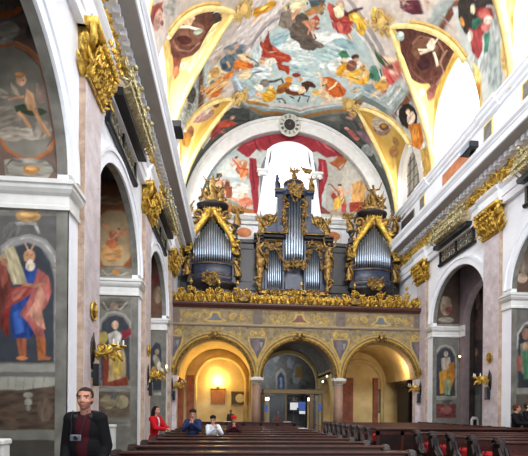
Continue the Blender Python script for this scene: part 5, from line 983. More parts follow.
    def art(s, key):
        for k, q in enumerate(ART.get(key, [])):
            if q[0] < 0: s.fig(q, k); continue
            pts = list(zip(q[3::2], q[4::2])); s.poly(pts, tuple(v/255 for v in q[:3])); s.folds(pts, k)
        return s
    def sample(s, a, b, warp=.04, sa=1., seed=3):
        a = np.asarray(a, float); b = np.asarray(b, float)
        wa = a*sa
        a2 = a+(vnoise(wa*3.1+50, b*3.1+50, seed)-.5)*warp*2/sa+(vnoise(wa*9+50, b*9+50, seed+1)-.5)*warp/sa
        b2 = b+(vnoise(wa*3.3+90, b*3.3+90, seed+2)-.5)*warp*2+(vnoise(wa*9+90, b*9+90, seed+3)-.5)*warp
        x = np.clip((a2-s.a0)*s.ra, 0, s.w-1.001); y = np.clip((b2-s.b0)*s.rb, 0, s.h-1.001)
        xi = x.astype(int); yi = y.astype(int); fx = (x-xi)[..., None]; fy = (y-yi)[..., None]; I = s.im
        c = (I[yi, xi]*(1-fx)+I[yi, xi+1]*fx)*(1-fy)+(I[yi+1, xi]*(1-fx)+I[yi+1, xi+1]*fx)*fy
        k = .86+.28*vnoise(wa*7+10, b*7+10, seed+5)*1.0
        return np.clip(c*k[..., None], 0, 1)
def grid(name, PX, col, m, parent=None):
    """PX (n,m,3) array of positions, col (n,m,3)"""
    n, k = PX.shape[:2]; me = bpy.data.meshes.new(name)
    idx = np.arange(n*k).reshape(n, k); q = np.stack([idx[:-1,:-1], idx[:-1,1:], idx[1:,1:], idx[1:,:-1]], -1).reshape(-1, 4)
    me.vertices.add(n*k); me.vertices.foreach_set('co', PX.reshape(-1).astype(np.float32))
    me.loops.add(len(q)*4); me.loops.foreach_set('vertex_index', q.reshape(-1).astype(np.int32))
    me.polygons.add(len(q)); me.polygons.foreach_set('loop_start', np.arange(0, len(q)*4, 4, dtype=np.int32))
    me.update(calc_edges=True)
    at = me.color_attributes.new('Col', 'FLOAT_COLOR', 'POINT'); c4 = np.ones((n*k, 4), np.float32); c4[:, :3] = col.reshape(-1, 3); at.data.foreach_set('color', c4.reshape(-1))
    me.polygons.foreach_set('use_smooth', [True]*len(q)); me.materials.append(m); me.validate()
    return link(name, me, parent)
def panel(name, axis, c, a0, a1, z0, z1, cv, step=.03, parent=None, warp=.02, seed=3):
    """flat frescoed wall face at x=c or y=c"""
    na, nz = int((a1-a0)/step)+2, int((z1-z0)/step)+2
    A_, Z_ = np.meshgrid(np.linspace(a0, a1, na), np.linspace(z0, z1, nz)); C_ = np.full_like(A_, c)
    Pp = np.stack([C_, A_, Z_] if axis == 'x' else [A_, C_, Z_], -1)
    return grid(name, Pp, cv.sample(A_, Z_, warp=warp, seed=seed), M['paint'], parent)
def wall_arch(mb, fn, d0, d1, a0, a1, z0, z1, ops, n=28):
    """wall in the (a,z) plane between depths d0 (front) and d1; ops = [(ac, r, zc, zsill)]"""
    def q(a, z, d): return fn(a, d, z)
    def face(pa, pb, za, zb, za2, zb2):
        for d in (d0, d1): mb.add([q(pa, za, d), q(pb, zb, d), q(pb, zb2, d), q(pa, za2, d)], [(0, 1, 2, 3)])
    cur = a0
    for ac, r, zc, zs in sorted(ops):
        if ac-r > cur: face(cur, ac-r, z0, z0, z1, z1)
        arc = [(ac-r*math.cos(PI*i/n), zc+r*math.sin(PI*i/n)) for i in range(n+1)]
        for i in range(n):
            (a_, z_), (b_, y_) = arc[i], arc[i+1]; face(a_, b_, z_, y_, z1, z1)
            mb.add([q(a_, z_, d0), q(b_, y_, d0), q(b_, y_, d1), q(a_, z_, d1)], [(0, 1, 2, 3)])
        for a_ in (ac-r, ac+r): mb.add([q(a_, zs, d0), q(a_, zc, d0), q(a_, zc, d1), q(a_, zs, d1)], [(0, 1, 2, 3)])
        if zs > z0:
            face(ac-r, ac+r, z0, z0, zs, zs); mb.add([q(ac-r, zs, d0), q(ac+r, zs, d0), q(ac+r, zs, d1), q(ac-r, zs, d1)], [(0, 1, 2, 3)])
        cur = ac+r
    if cur < a1: face(cur, a1, z0, z0, z1, z1)
    for a_ in (a0, a1): mb.add([q(a_, z0, d0), q(a_, z1, d0), q(a_, z1, d1), q(a_, z0, d1)], [(0, 1, 2, 3)])
    mb.add([q(a0, z1, d0), q(a1, z1, d0), q(a1, z1, d1), q(a0, z1, d1)], [(0, 1, 2, 3)])
def ornament(mb, fn, w, h, n, seed, dep=.08, s=1.):
    """mirrored field of scrolls and leaves; fn(u,v,d)->xyz, u in [-w/2,w/2], v in [0,h]"""
    r = random.Random(seed); o = Vector(fn(0, 0, 0)); U = (Vector(fn(1, 0, 0))-o); V = (Vector(fn(0, 1, 0))-o); N = (Vector(fn(0, 0, 1))-o)
    for i in range(n):
        u = r.uniform(.03, .5)*w; v = r.uniform(.08, .92)*h; k = r.choice('ssll'); a = r.uniform(0, 2*PI); R = r.uniform(.09, .17)*s; d = r.uniform(.2, 1)*dep; tr = r.uniform(.9, 1.5)
        for sg in (1, -1):
            c = Vector(fn(u*sg, v, d)); Us = U*sg
            if k == 's': mb.scroll(c, Us, V, R, tr, R*.26, a, 1, 5)
            else: mb.leaf(c, Us*math.cos(a)+V*math.sin(a), N, R*2, R*.45, .35)
def figure(mb, c, h, yaw=0., wings=True, arms=((.6, .5), (-.5, .2)), robe=True, lean=0.):
    """carved statue: robe, torso, head, arms (dx, dz of the hand relative to shoulder, in heads), wings"""
    c = Vector(c); cs, sn = math.cos(yaw), math.sin(yaw)
    def T(x, y, z): x += lean*z; return c+Vector((x*cs-y*sn, x*sn+y*cs, z))*h
    n = 12; rings = [(.0, .15), (.05, .17), (.2, .14), (.38, .125), (.5, .11), (.6, .10), (.7, .115), (.78, .12), (.82, .07), (.85, .035)]
    vs = []
    for z, r in rings:
        for j in range(n):
            a = 2*PI*j/n; rr = r*(1+(.16 if z < .5 else .04)*math.cos(a*4+z*5)); vs.append(T(rr*math.cos(a)*1.15+.03*math.sin(z*9), rr*math.sin(a)*.8, z))
    fs = [(i*n+j, i*n+(j+1) % n, (i+1)*n+(j+1) % n, (i+1)*n+j) for i in range(len(rings)-1) for j in range(n)]
    mb.add(vs, fs+[tuple(range(n-1, -1, -1))])
    mb.ball(T(.0, 0, .92), .055*h, .06*h, .075*h, 8, 6); mb.ball(T(0, .02, .95), .062*h, .062*h, .06*h, 8, 5)
    for k, (dx, dz) in enumerate(arms):
        sx = .1 if k == 0 else -.1
        sh = T(sx, 0, .78); hd = T(sx+dx*.35, -.1, .78+dz*.35); el = T(sx+dx*.2, -.08, .78+dz*.1-.08)
        mb.tube([sh, el, hd], [.042*h, .034*h, .024*h], 6); mb.ball(hd, .028*h, n=6, m=4)
    mb.tube([T(-.1, -.1, .75), T(.02, -.14, .55), T(.16, -.08, .36), T(.22, 0, .2)], [.03*h, .05*h, .05*h, .02*h], 6)
    if wings:
        for sx in (1, -1):
            for t in range(4):
                a = .5+t*.33; mb.leaf(T(sx*.05, .08, .74), Vector((sx*math.sin(a)*cs, sx*math.sin(a)*sn, math.cos(a))), (0, 1, 0), h*(.42-.05*t), h*.055, .15)
def dirfn(side):
    """outward-of-wall frame: for nave side walls. returns fn(a,d,z): a along Y, d into nave"""
    X = DL if side < 0 else DR
    return lambda a, d, z: (X-side*d, a, z)
# ================================================================== SETTING
YB = -3.0
mb = MB(); mb.box(-8, 15, YB, 30, -.3, 0); struct(mb.build('floor', M['floor']))
ARC_R, ARC_Z = (B-A-W)/2, 6.05
ops = [(Y1+W+(B-A-W)/2+k*B, ARC_R, ARC_Z, 0.) for k in (-2, -1, 0, 1)]      # centres 0.13, 5.63, 11.13, 16.63
for side, nm in ((-1, 'left'), (1, 'right')):
    fn = dirfn(side); fw = lambda a, d, z, fn=fn: fn(a, d, z)
    mb = MB(); wall_arch(mb, fw, 0, -.2, YB, 19.9, 0, 11.3, ops)
    # archivolt: raised band round every arch
    for ac, r, zc, _ in ops:
        n = 28
        for r0, r1, dd in ((r, r+.34, .05), (r+.26, r+.36, .09)):
            ring = [(math.cos(PI*i/n), math.sin(PI*i/n)) for i in range(n+1)]
            for i in range(n):
                (c0, s0), (c1, s1) = ring[i], ring[i+1]
                P4 = lambda d: [fn(ac+r0*c0, d, zc+r0*s0), fn(ac+r1*c0, d, zc+r1*s0), fn(ac+r1*c1, d, zc+r1*s1), fn(ac+r0*c1, d, zc+r0*s1)]
                mb.add(P4(dd)+P4(0), [(0, 1, 2, 3), (0, 4, 5, 1), (1, 5, 6, 2), (2, 6, 7, 3), (3, 7, 4, 0)])
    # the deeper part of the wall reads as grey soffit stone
    struct(mb.build('wall_'+nm, M['white']))
    mb = MB()
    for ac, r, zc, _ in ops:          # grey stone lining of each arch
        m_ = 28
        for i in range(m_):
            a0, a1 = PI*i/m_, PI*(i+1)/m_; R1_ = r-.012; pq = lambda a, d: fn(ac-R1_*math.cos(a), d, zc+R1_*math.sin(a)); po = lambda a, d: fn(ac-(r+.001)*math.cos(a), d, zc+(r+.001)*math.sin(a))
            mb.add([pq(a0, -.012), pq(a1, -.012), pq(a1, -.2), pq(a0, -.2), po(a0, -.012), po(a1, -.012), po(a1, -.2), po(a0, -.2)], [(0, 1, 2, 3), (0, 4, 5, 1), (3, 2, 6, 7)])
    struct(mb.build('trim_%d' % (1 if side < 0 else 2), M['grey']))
    # chapels: cross walls, outer rib, outer wall, vault
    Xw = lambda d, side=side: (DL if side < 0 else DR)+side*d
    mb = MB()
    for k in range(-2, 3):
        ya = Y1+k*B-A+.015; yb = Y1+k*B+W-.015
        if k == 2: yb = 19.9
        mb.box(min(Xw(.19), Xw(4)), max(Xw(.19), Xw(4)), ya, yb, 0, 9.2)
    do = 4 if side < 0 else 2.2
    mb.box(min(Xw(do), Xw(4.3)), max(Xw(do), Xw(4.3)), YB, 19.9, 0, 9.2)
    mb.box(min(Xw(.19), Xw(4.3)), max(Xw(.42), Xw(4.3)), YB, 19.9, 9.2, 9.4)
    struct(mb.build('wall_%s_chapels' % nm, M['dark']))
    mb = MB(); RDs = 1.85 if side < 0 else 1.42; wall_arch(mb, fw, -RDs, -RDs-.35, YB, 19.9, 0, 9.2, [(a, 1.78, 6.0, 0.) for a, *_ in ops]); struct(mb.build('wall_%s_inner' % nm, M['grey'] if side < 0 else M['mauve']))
for x0, x1, nm in ((DL-.2, DL, 'left'), (DR, DR+.2, 'right')):
    mb = MB(); mb.box(x0, x1, 19.9, YE+.3, 6.9, 11.3); struct(mb.build('wall_%s_loft' % nm, M['white']))
# frescoed cross walls (they face the high altar)
def cross(name, key, side, yw, a0, a1, label, step=.03, base='7d776c'):
    k = 60 if step < .02 else 40
    cv = Canvas(a0-.1, a1+.1, 0, 9.3, k, k, base).art(key)
    return struct(panel(name, 'y', yw, a0, a1, 0, 9.2, cv, step=step, warp=.008))
cross('wall_left_fresco_near', 'P1', -1, Y1-A+.01, -5.03, -3.37, '', .018)
cross('wall_left_fresco_middle', 'P2', -1, Y1+B-A+.01, -5.03, -3.37, '', .025)
cross('wall_left_fresco_far', 'P3', -1, Y1+2*B-A+.01, -5.03, -3.37, '', .04)
cross('wall_right_fresco_near', 'Q2', 1, Y1+B-A+.01, 10.21, 11.43, '', .03)
cross('wall_right_fresco_far', 'Q3', 1, Y1+2*B-A+.01, 10.21, 11.43, '', .03)
cv = Canvas(13.5, 19.8, 0, 9.3, 24, 24, '4c423e').art('QS')
struct(panel('wall_right_chapel_fresco', 'x', 12.205, 13.7, 18.6, 0, 9.2, cv, step=.05))
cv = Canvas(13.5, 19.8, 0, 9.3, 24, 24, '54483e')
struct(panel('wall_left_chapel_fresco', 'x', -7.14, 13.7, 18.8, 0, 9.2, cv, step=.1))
# imposts: profiled bands that run round each pier and into the chapels
ti = 3
def sweep(mb, prof, path, nrm):
    """profile (offset, height) along a plan path with mitred corners"""
    n = len(prof); vs = []
    for i, (x, y) in enumerate(path):
        if i == 0: o = nrm[0]
        elif i == len(path)-1: o = nrm[-1]
        else: o = (nrm[i-1][0]+nrm[i][0], nrm[i-1][1]+nrm[i][1])
        vs += [(x+o[0]*a, y+o[1]*a, b) for a, b in prof]
    fs = [(k*n+i, k*n+(i+1) % n, (k+1)*n+(i+1) % n, (k+1)*n+i) for k in range(len(path)-1) for i in range(n)]+[tuple(range(n)), tuple(range(len(vs)-1, len(vs)-n-1, -1))]
    mb.add(vs, fs)
IMP = [(0, 5.35), (.05, 5.35), (.05, 5.42), (.03, 5.45), (.03, 5.62), (.08, 5.66), (.12, 5.72), (.13, 5.78), (.16, 5.80), (.16, 5.88), (0, 5.90)]
for side in (-1, 1):
    fn = dirfn(side)
    for k in range(-1, 3):
        ya = Y1+k*B-A; yb = Y1+k*B+W; mb = MB(); Xe = (DL if side < 0 else DR); rd = 1.86 if side < 0 else 1.43
        sweep(mb, IMP, [(Xe+side*rd, ya+.01), (Xe, ya+.01), (Xe, Y1+k*B)], [(0, -1), (-side, 0)])
        sweep(mb, IMP, [(Xe, yb-.01), (Xe+side*rd, yb-.01)], [(0, 1)])
        mb.run(IMP, lambda a, b, l: (Xe+side*(rd-a), l, b), ya-.45, ya)
        if k < 2: mb.run(IMP, lambda a, b, l: (Xe+side*(rd-a), l, b), yb, yb+.45)
        struct(mb.build('trim_%d' % ti, M['stone'])); ti += 1
        # white flat edging strip of the pier jamb
        mb = MB(); mb.box(min(Xe+side*.004, Xe+side*.21), max(Xe, Xe+side*.21), ya-.004, ya+.05, 0, 5.36); struct(mb.build('trim_%d' % ti, M['grey'])); ti += 1
# pilasters with gilded capitals
def capital(fn, y0, w, z0, z1, seed=1, big=1.):
    mb = MB(); r = random.Random(seed); H = z1-z0
    mb.run([(0, z0-.06), (.05, z0-.06), (.07, z0-.03), (.05, z0), (0, z0)], lambda a, b, l: fn(l, P+a, b), y0-.04, y0+w+.04)
    mb.prism([(y0, z0), (y0+w, z0), (y0+w+.1, z1-.12), (y0-.1, z1-.12)], lambda a, b, d: fn(a, d, b), 0, P+.08)
    mb.prism([(y0-.16, z1-.12), (y0+w+.16, z1-.12), (y0+w+.22, z1), (y0-.22, z1)], lambda a, b, d: fn(a, d, b), 0, P+.30)
    N = Vector(fn(0, 1, 0))-Vector(fn(0, 0, 0)); U = Vector((0, 1, 0)); V = Vector((0, 0, 1))
    for row, (zz, cnt, L) in enumerate(((.0, 6, .26), (.17, 5, .26), (.33, 6, .24), (.48, 5, .2))):
        for i in range(cnt):
            u = y0+w*(i+.5)/cnt if row != 1 else y0+w*(i+.5)/cnt
            c = Vector(fn(u, P+.07+.05*row, z0+zz*H))
            mb.leaf(c, V+N*.12+U*r.uniform(-.35, .35), N, L*H*1.2, .07, .4); mb.scroll(c+V*(L*H)+N*.1, U*(1 if i % 2 else -1), V, .075, 1.3, .03, r.uniform(0, 6), 1, 5); mb.leaf(c+U*.04, V*.6+U*.8, N, L*H*.7, .045, .5, 5); mb.leaf(c-U*.04, V*.6-U*.8, N, L*H*.7, .045, .5, 5)
            mb.scroll(Vector(fn(u, P+.2+.08*row, z0+(zz+.30)*H)), N, V, .06, 1.1, .03, -PI/2)
        for sg, yy in ((-1, y0), (1, y0+w)):
            mb.leaf(fn(yy, .08+.05*row, z0+zz*H), V*.9+U*sg*.5, U*sg, L*H, .08, .7)
    for sg, yy in ((-1, y0-.02), (1, y0+w+.02)):
        mb.scroll(fn(yy+sg*.05, P+.14, z1-.30), (U*sg+N*.5).normalized(), V, .22, 1.7, .07, PI/2, -1, 7)
        mb.scroll(fn(yy+sg*.06, P+.04, z1-.32), N, V, .2, 1.6, .06, PI/2, -1)
        mb.leaf(fn(yy+sg*.1, P+.1, z1-.5), V*-1+U*sg*.2, N, .42, .08, .3)
    mb.ball(fn(y0+w/2, P+.22, z1-.16), .13, .13, .13, 8, 6)
    for i in range(5): mb.scroll(fn(y0+w*r.random(), P+.26, z0+H*r.uniform(.3, .8)), U, V, .1, 1.3, .035, r.uniform(0, 6), 1, 5)
    for i in range(6): mb.ball(fn(y0+w*r.random(), P+.16, z0+H*r.uniform(.35, .8)), .06, n=6, m=4)
    return mb
for side, nm in ((-1, 'left'), (1, 'right')):
    fn = dirfn(side)
    for k in range(-1, 3):
        y0 = Y1+k*B; t = struct(empty('trim_%d' % ti, (0, 0, 0))); ti += 1
        mb = MB(); mb.prism([(y0, 0), (y0+W, 0), (y0+W, 8.4), (y0, 8.4)], lambda a, b, d: fn(a, d, b), 0, P-.012); mb.build('pilaster_backing', M['brown'], t)
        mb = MB(); mb.prism([(y0+.012, 0), (y0+W, 0), (y0+W, 8.34), (y0+.012, 8.34)], lambda a, b, d: fn(a, d, b), P-.0119, P); mb.prism([(y0-.06, 0), (y0+W+.06, 0), (y0+W+.06, .5), (y0-.06, .5)], lambda a, b, d: fn(a, d, b), 0, P+.06); mb.build('pilaster_face', M['pink'], t)
        tag(capital(fn, y0, W, 8.38, 9.4, seed=k+5+side).build('gilded_capital', M['gold'], t, smooth=True))
# entablature
ENT_W = [(0, 9.28), (.16, 9.28), (.16, 9.52), (.20, 9.54), (.20, 9.82), (.26, 9.88), (.31, 9.96), (.31, 10.0), (.16, 10.03), (.16, 10.56), (0, 10.56)]
COR = [(0, 10.54), (.3, 10.54), (.34, 10.58), (.40, 10.60), (.40, 10.76), (.50, 10.79), (.90, 10.82), (.93, 10.84), (.94, 11.05), (.97, 11.07), (.98, 11.12), (1.04, 11.20), (1.06, 11.32), (1.0, 11.36), (0, 11.38)]
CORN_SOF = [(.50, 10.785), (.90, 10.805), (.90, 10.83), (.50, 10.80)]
for side, nm in ((-1, 'left'), (1, 'right')):
    fn = dirfn(side); f2 = lambda a, b, l: fn(l, a, b)
    mb = MB(); mb.run(ENT_W, f2, YB, YE-1.2)
    for k in range(-1, 3):                       # the entablature steps out over each pilaster
        y0 = Y1+k*B-.14; mb.run([(a+.1 if a else 0, b) for a, b in ENT_W], f2, y0, y0+W+.28)
    struct(mb.build('trim_%d' % ti, M['white'])); ti += 1
    mb = MB(); mb.run(COR, f2, YB, YE-.2); struct(mb.build('trim_%d' % ti, M['white'])); ti += 1
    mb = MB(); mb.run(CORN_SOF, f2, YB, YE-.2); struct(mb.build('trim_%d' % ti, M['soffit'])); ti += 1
    mb = MB(); y = 2.
    while y < 23.4:
        mb.prism([(y, 10.59), (y+.13, 10.59), (y+.13, 10.77), (y, 10.77)], lambda a, b, d: fn(a, d, b), .38, .54); y += .27
    t = struct(mb.build('trim_%d' % ti, M['white'])); ti += 1
    # gilded foliage frieze
    mb = MB(); rr = random.Random(8+side); y = 6. if side < 0 else 11.
    N = Vector(fn(0, 1, 0))-Vector(fn(0, 0, 0)); U = Vector((0, 1, 0)); V = Vector((0, 0, 1)); i = 0
    while y < 22.6:
        s = 1 if i % 2 else -1
        mb.scroll(fn(y, .27, 10.30), U, V*s, .21, 1.3, .065, PI, 1, 5); mb.leaf(fn(y+.1, .22, 10.30-s*.1), U*.5+V*s, N, .3, .07, .5, 5)
        mb.scroll(fn(y+.17, .28, 10.30+s*.16), U, V*-s, .11, 1.2, .035, 0, 1, 5)
        for q in range(5): mb.leaf(fn(y+rr.uniform(-.15, .15), .24, 10.30+rr.uniform(-.24, .24)), U*rr.uniform(-1, 1)+V*rr.uniform(-1, 1), N, .24, .055, .6, 5)
        mb.ball(fn(y+.17, .28, 10.30-s*.22), .05, n=6, m=4)
        y += .31; i += 1
    fr = mb.build('trim_%d' % ti, M['gold'], smooth=True); struct(fr); ti += 1
# attic: wall above the cornice, upper string course, then windows
for side, nm in ((-1, 'left'), (1, 'right')):
    fn = dirfn(side); wops = [(c, h, zw-h, 13.72) for c, h, zw in LUN]+[(LUN[2][0]-5.5, 1.85, 15.75, 13.72)]
    mb = MB(); wall_arch(mb, fn_ := (lambda a, d, z, fn=fn: fn(a, d, z)), -.02, -.5, YB, YE+.3, 11.3, 19.5, wops)
    struct(mb.build('wall_%s_attic' % nm, M['white']))
    mb = MB(); mb.run([(-.02, 13.2), (.08, 13.22), (.1, 13.3), (.2, 13.36), (.24, 13.46), (.3, 13.5), (.3, 13.58), (-.02, 13.66)], lambda a, b, l: fn(l, a, b), YB, YE-.25)
    for c in (9.0, 14.35, 19.6): mb.run([(.0, 13.2), (.14, 13.22), (.16, 13.3), (.26, 13.36), (.3, 13.46), (.36, 13.5), (.36, 13.6), (-.02, 13.68)], lambda a, b, l: fn(l, a, b), c-.55, c+.55)
    struct(mb.build('trim_%d' % ti, M['white'])); ti += 1
wn = 1
for side in (-1, 1):
    fn = dirfn(side)
    for c, LH, ZW in (LUN[2], LUN[0], LUN[1]):
        t = struct(empty('window_%d' % wn, fn(c, 0, 13.72))); wn += 1
        grey = side == 1 and c == LUN[1][0]; hw = .85 if grey else LH-.1; zc = ZW-LH; inv = t.location.copy()
        arc = lambda r: [(c-r, 13.95 if grey else 13.74)]+[(c-r*math.cos(PI*i/20), zc+r*math.sin(PI*i/20)) for i in range(21)]+[(c+r, 13.95 if grey else 13.74)]
        loc = lambda a, b, d: tuple(Vector(fn(a, d, b))-inv)
        mb = MB(); mb.prism(arc(hw), loc, -.36, -.34); mb.build('pane', M['wingrey'] if grey else M['winbright'], t)
        mb = MB(); wall_arch(mb, lambda a, d, z: tuple(Vector(fn(a, d, z))-inv), -.28, -.46, c-LH, c+LH, 13.72, 17.6, [(c, hw, zc, 13.95 if grey else 13.74)]); mb.build('window_surround', M['white'], t)
        if grey:
            mb = MB()
            for a_ in (c-.5, c, c+.5): mb.prism([(a_-.02, 13.95), (a_+.02, 13.95), (a_+.02, 16.7), (a_-.02, 16.7)], loc, -.33, -.30)
            for z_ in (14.5, 15.1, 15.7, 16.3): mb.prism([(c-hw, z_-.02), (c+hw, z_-.02), (c+hw, z_+.02), (c-hw, z_+.02)], loc, -.33, -.30)
            mb.build('window_bars', M['black'], t)
# small dark niches and painted panels on the right attic wall
def attic(name, y0, y1, z0, z1, m, side=1, d=.012, rim=None):
    fn = dirfn(side); mb = MB()
    if rim: mb.mi = 1; mb.prism([(y0-.07, z0-.07), (y1+.07, z0-.07), (y1+.07, z1+.07), (y0-.07, z1+.07)], lambda a, b, d_: fn(a, d_, b), -.02, d-.004); mb.mi = 0
    mb.prism([(y0, z0), (y1, z0), (y1, z1), (y0, z1)], lambda a, b, d_: fn(a, d_, b), -.02, d); o = mb.build(name, [m, rim or m]); return struct(o)
M['rust'] = mat('rust_orange_marbling', (206, 136, 88), .7, amt=.35, scale=1.6, col2=(160, 84, 50))
attic('trim_%d' % ti, 14.35, 14.8, 12.1, 13.05, M['grey'], rim=M['cream']); ti += 1
attic('trim_%d' % ti, 15.7, 17.9, 12.1, 13.0, M['rust']); ti += 1
attic('trim_%d' % ti, 19.7, 20.15, 12.1, 13.05, M['grey'], rim=M['cream']); ti += 1
attic('trim_%d' % ti, 20.9, 22.4, 11.9, 12.9, M['dark'], rim=M['grey']); ti += 1
attic('trim_%d' % ti, 10.2, 12.7, 12.1, 13.0, M['grey'], rim=M['cream']); ti += 1
# ------------------------------------------------------------------ painted vault
cv = Canvas(-95, 95, 11.8, 24.2, 4.2, 36, 'd8cec2')
cv.poly([(-95, 20.4), (-52, 19.9), (-33, 21.4), (-15, 22.6), (0, 23.0), (15, 22.6), (33, 21.4), (52, 19.9), (95, 20.4), (95, 25), (-95, 25)], (94, 98, 92))
cv.art('B')
def lun_at(L_, t, sp):
    """point of a lunette vault: t from tip (0) to wall (1), sp from -1 (near springing) over the crown (0) to 1"""
    c, h_, ZW = L_; a = AT+(AW-AT)*t; w_ = h_*(1-(1-t)**1.6); zb = VZ+math.sqrt(max(0, VR*VR-min(a, VR)**2)); ZT = VZ+math.sqrt(VR*VR-AT*AT); h = max(.001, ZT+(ZW-ZT)*t-zb)
    if h > w_:
        st = h-w_; q_ = (1-abs(sp))*(st+w_*PI/2)
        if q_ < st: y, z = w_, zb+q_
        else: ph = (q_-st)/max(w_, 1e-6); y, z = w_*math.cos(ph), zb+st+w_*math.sin(ph)
    else: ph = (1-abs(sp))*PI/2; y, z = w_*math.cos(ph), zb+h*math.sin(ph)
    return a, c+(y if sp > 0 else -y), z
def groin(L_, dy):
    return AT+(AW-AT)*(1-(1-min(1, abs(dy)/L_[1]))**(1/1.6))
ys = [2+.2*i for i in range(45)]+[11.02+.045*i for i in range(int((YE-11.02)/.045)+1)]+[YE]
for L_ in LUN: ys += [L_[0]+s_*L_[1]*(1-e) for s_ in (-1, 1) for e in (0, .01, .03, .06)]+[L_[0]]
ys = sorted(ys); rows = []; nU = 500
for y in ys:
    g = VR
    for L_ in LUN:
        if abs(y-L_[0]) < L_[1]: g = min(VR, groin(L_, y-L_[0]))
    th = math.asin(g/VR); a = np.linspace(-th, th, nU); rows.append(np.stack([XC+VR*np.sin(a), np.full(nU, y), VZ+VR*np.cos(a)], -1))
R_ = np.stack(rows); TH = np.degrees(np.arctan2(R_[..., 0]-XC, R_[..., 2]-VZ))
struct(grid('ceiling', R_, cv.sample(TH, R_[..., 1], warp=.018, sa=.115), M['paint']))
ln = 1
for side in (-1, 1):
    for ci, L_ in enumerate(LUN):
        key = ('L' if side < 0 else 'R')+'123'[ci]; c = L_[0]
        cv2 = Canvas(-.02, 1.02, -1.02, 1.02, 110, 140, 'e6c983' if ci != 1 else 'c8a050').art(key)
        T_, S_ = np.meshgrid(np.linspace(0, 1, 90), np.linspace(-1, 1, 221), indexing='ij'); R_ = np.zeros(T_.shape+(3,))
        for i in range(90):
            for j in range(221): a, y, z = lun_at(L_, T_[i, j], S_[i, j]); R_[i, j] = (XC+side*a, y, z)
        struct(grid('ceiling_lunette_%d' % ln, R_, cv2.sample(T_, S_, warp=.006), M['paint'])); ln += 1
        # moulded stucco ribs along both groins and a cartouche at the tip
        mb = MB()
        for sg in (-1, 1):
            pts = []
            for i in range(30):
                dy = sg*L_[1]*math.sin(PI/2*i/29); th = math.asin(min(1, groin(L_, dy)/VR)); rr = VR-.02; pts.append((XC+side*rr*math.sin(th), c+dy, VZ+rr*math.cos(th)))
            if sg < 0: pts = [p_ for p_ in pts if p_[2] > VZ+VR*.39]
            mb.mi = 0; mb.tube(pts, [.09]*8+[.12]*(len(pts)-8), 8)
            mb.mi = 1; rr = VR-.01
            p2 = []
            for p_ in pts[6:]:
                th = math.atan2(abs(p_[0]-XC), p_[2]-VZ)-.012; p2.append((XC+side*rr*math.sin(th), p_[1]+sg*.13, VZ+rr*math.cos(th)))
            mb.tube(p2, .06, 6)
        struct(mb.build('trim_%d' % ti, [M['cream'], M['ochre']], smooth=True)); ti += 1
        th = math.asin(AT/VR)-.035; Cn = Vector((XC+side*(VR-.05)*math.sin(th), c, VZ+(VR-.05)*math.cos(th)))
        T_ = Vector((-side*math.cos(th), 0, math.sin(th))); Nn = Vector((-side*math.sin(th), 0, -math.cos(th))); Yv = Vector((0, 1, 0)); mb = MB(); r = random.Random(ln)
        for i in range(26):
            u = r.uniform(-.36, .36); v = r.uniform(-.3, .6)
            if r.random() < .5: mb.scroll(Cn+Yv*u+T_*v+Nn*.05, Yv, T_, r.uniform(.08, .16), 1.2, .045, r.uniform(0, 6), 1, 5)
            else: mb.leaf(Cn+Yv*u*.6+T_*v*.7, Yv*u*2+T_*(v-.2), Nn, .3, .09, .3, 5)
        mb.ball(Cn+T_*.2, .22, .26, .2, 10, 6)
        struct(mb.build('trim_%d' % ti, M['ochre'], smooth=True)); ti += 1
# ------------------------------------------------------------------ end wall with lunette, window and clock arch
t = cv = Canvas(-3.3, 10.2, 13, 20, 30, 30, 'b5bab4').art('E')
nr, na = 90, 200; rr = np.linspace(0, 5.75, nr); aa = np.linspace(0, PI, na); RR, AA = np.meshgrid(rr, aa)
X_ = XC-RR*np.cos(AA); Z_ = 13.3+RR*np.sin(AA)
# straight grid keeps the window opening: paint in vertical strips either side of it
WX, WR, WZ = 3.43, 1.85, 16.35
def strip(name, x0, x1, zlo):
    nx = int((x1-x0)/.035)+2; xs = np.linspace(x0, x1, nx); PX = []
    for x in xs:
        top = 13.3+math.sqrt(max(0, 5.75**2-(x-XC)**2)); lo = min(zlo(x), top); PX.append(np.stack([np.full(120, x), np.full(120, YE), np.linspace(lo, top, 120)], -1))
    PX = np.stack(PX); return struct(grid(name, PX, cv.sample(PX[..., 0], PX[..., 2], warp=.03), M['paint']))
strip('wall_end_fresco_left', XC-5.74, WX-WR, lambda x: 13.3)
strip('wall_end_fresco_right', WX+WR, XC+5.74, lambda x: 13.3)
strip('wall_end_fresco_top', WX-WR, WX+WR, lambda x: WZ+math.sqrt(max(0, WR*WR-(x-WX)**2)))
fe = lambda a, d, z: (a, YE-d, z)
mb = MB(); wall_arch(mb, fe, -.04, -.5, -3.4, 10.3, 6.5, 20.2, [(WX, WR, WZ, 13.75)]); struct(mb.build('wall_end', M['white']))
mb = MB(); n = 48     # broad white arch
for r0, r1, d in ((5.62, 6.58, .22), (5.74, 6.1, .30), (6.36, 6.5, .30), (5.62, 5.72, .34)):
    for i in range(n):
        a0, a1 = PI*i/n, PI*(i+1)/n; q = lambda r, a, dd: (XC-r*math.cos(a), YE-dd, 13.3+r*math.sin(a))
        V8 = [q(r0, a0, d), q(r1, a0, d), q(r1, a1, d), q(r0, a1, d), q(r0, a0, -.03), q(r1, a0, -.03), q(r1, a1, -.03), q(r0, a1, -.03)]
        mb.add(V8, [(0, 1, 2, 3), (0, 4, 5, 1), (1, 5, 6, 2), (2, 6, 7, 3), (3, 7, 4, 0)])
struct(mb.build('trim_%d' % ti, M['stone'])); ti += 1
mb = MB(); mb.run([(0, 13.1), (.1, 13.12), (.12, 13.3), (.22, 13.36), (.3, 13.5), (.34, 13.52), (.34, 13.66), (0, 13.78)], lambda a, b, l: (l, YE-a, b), -3.1, 9.95)
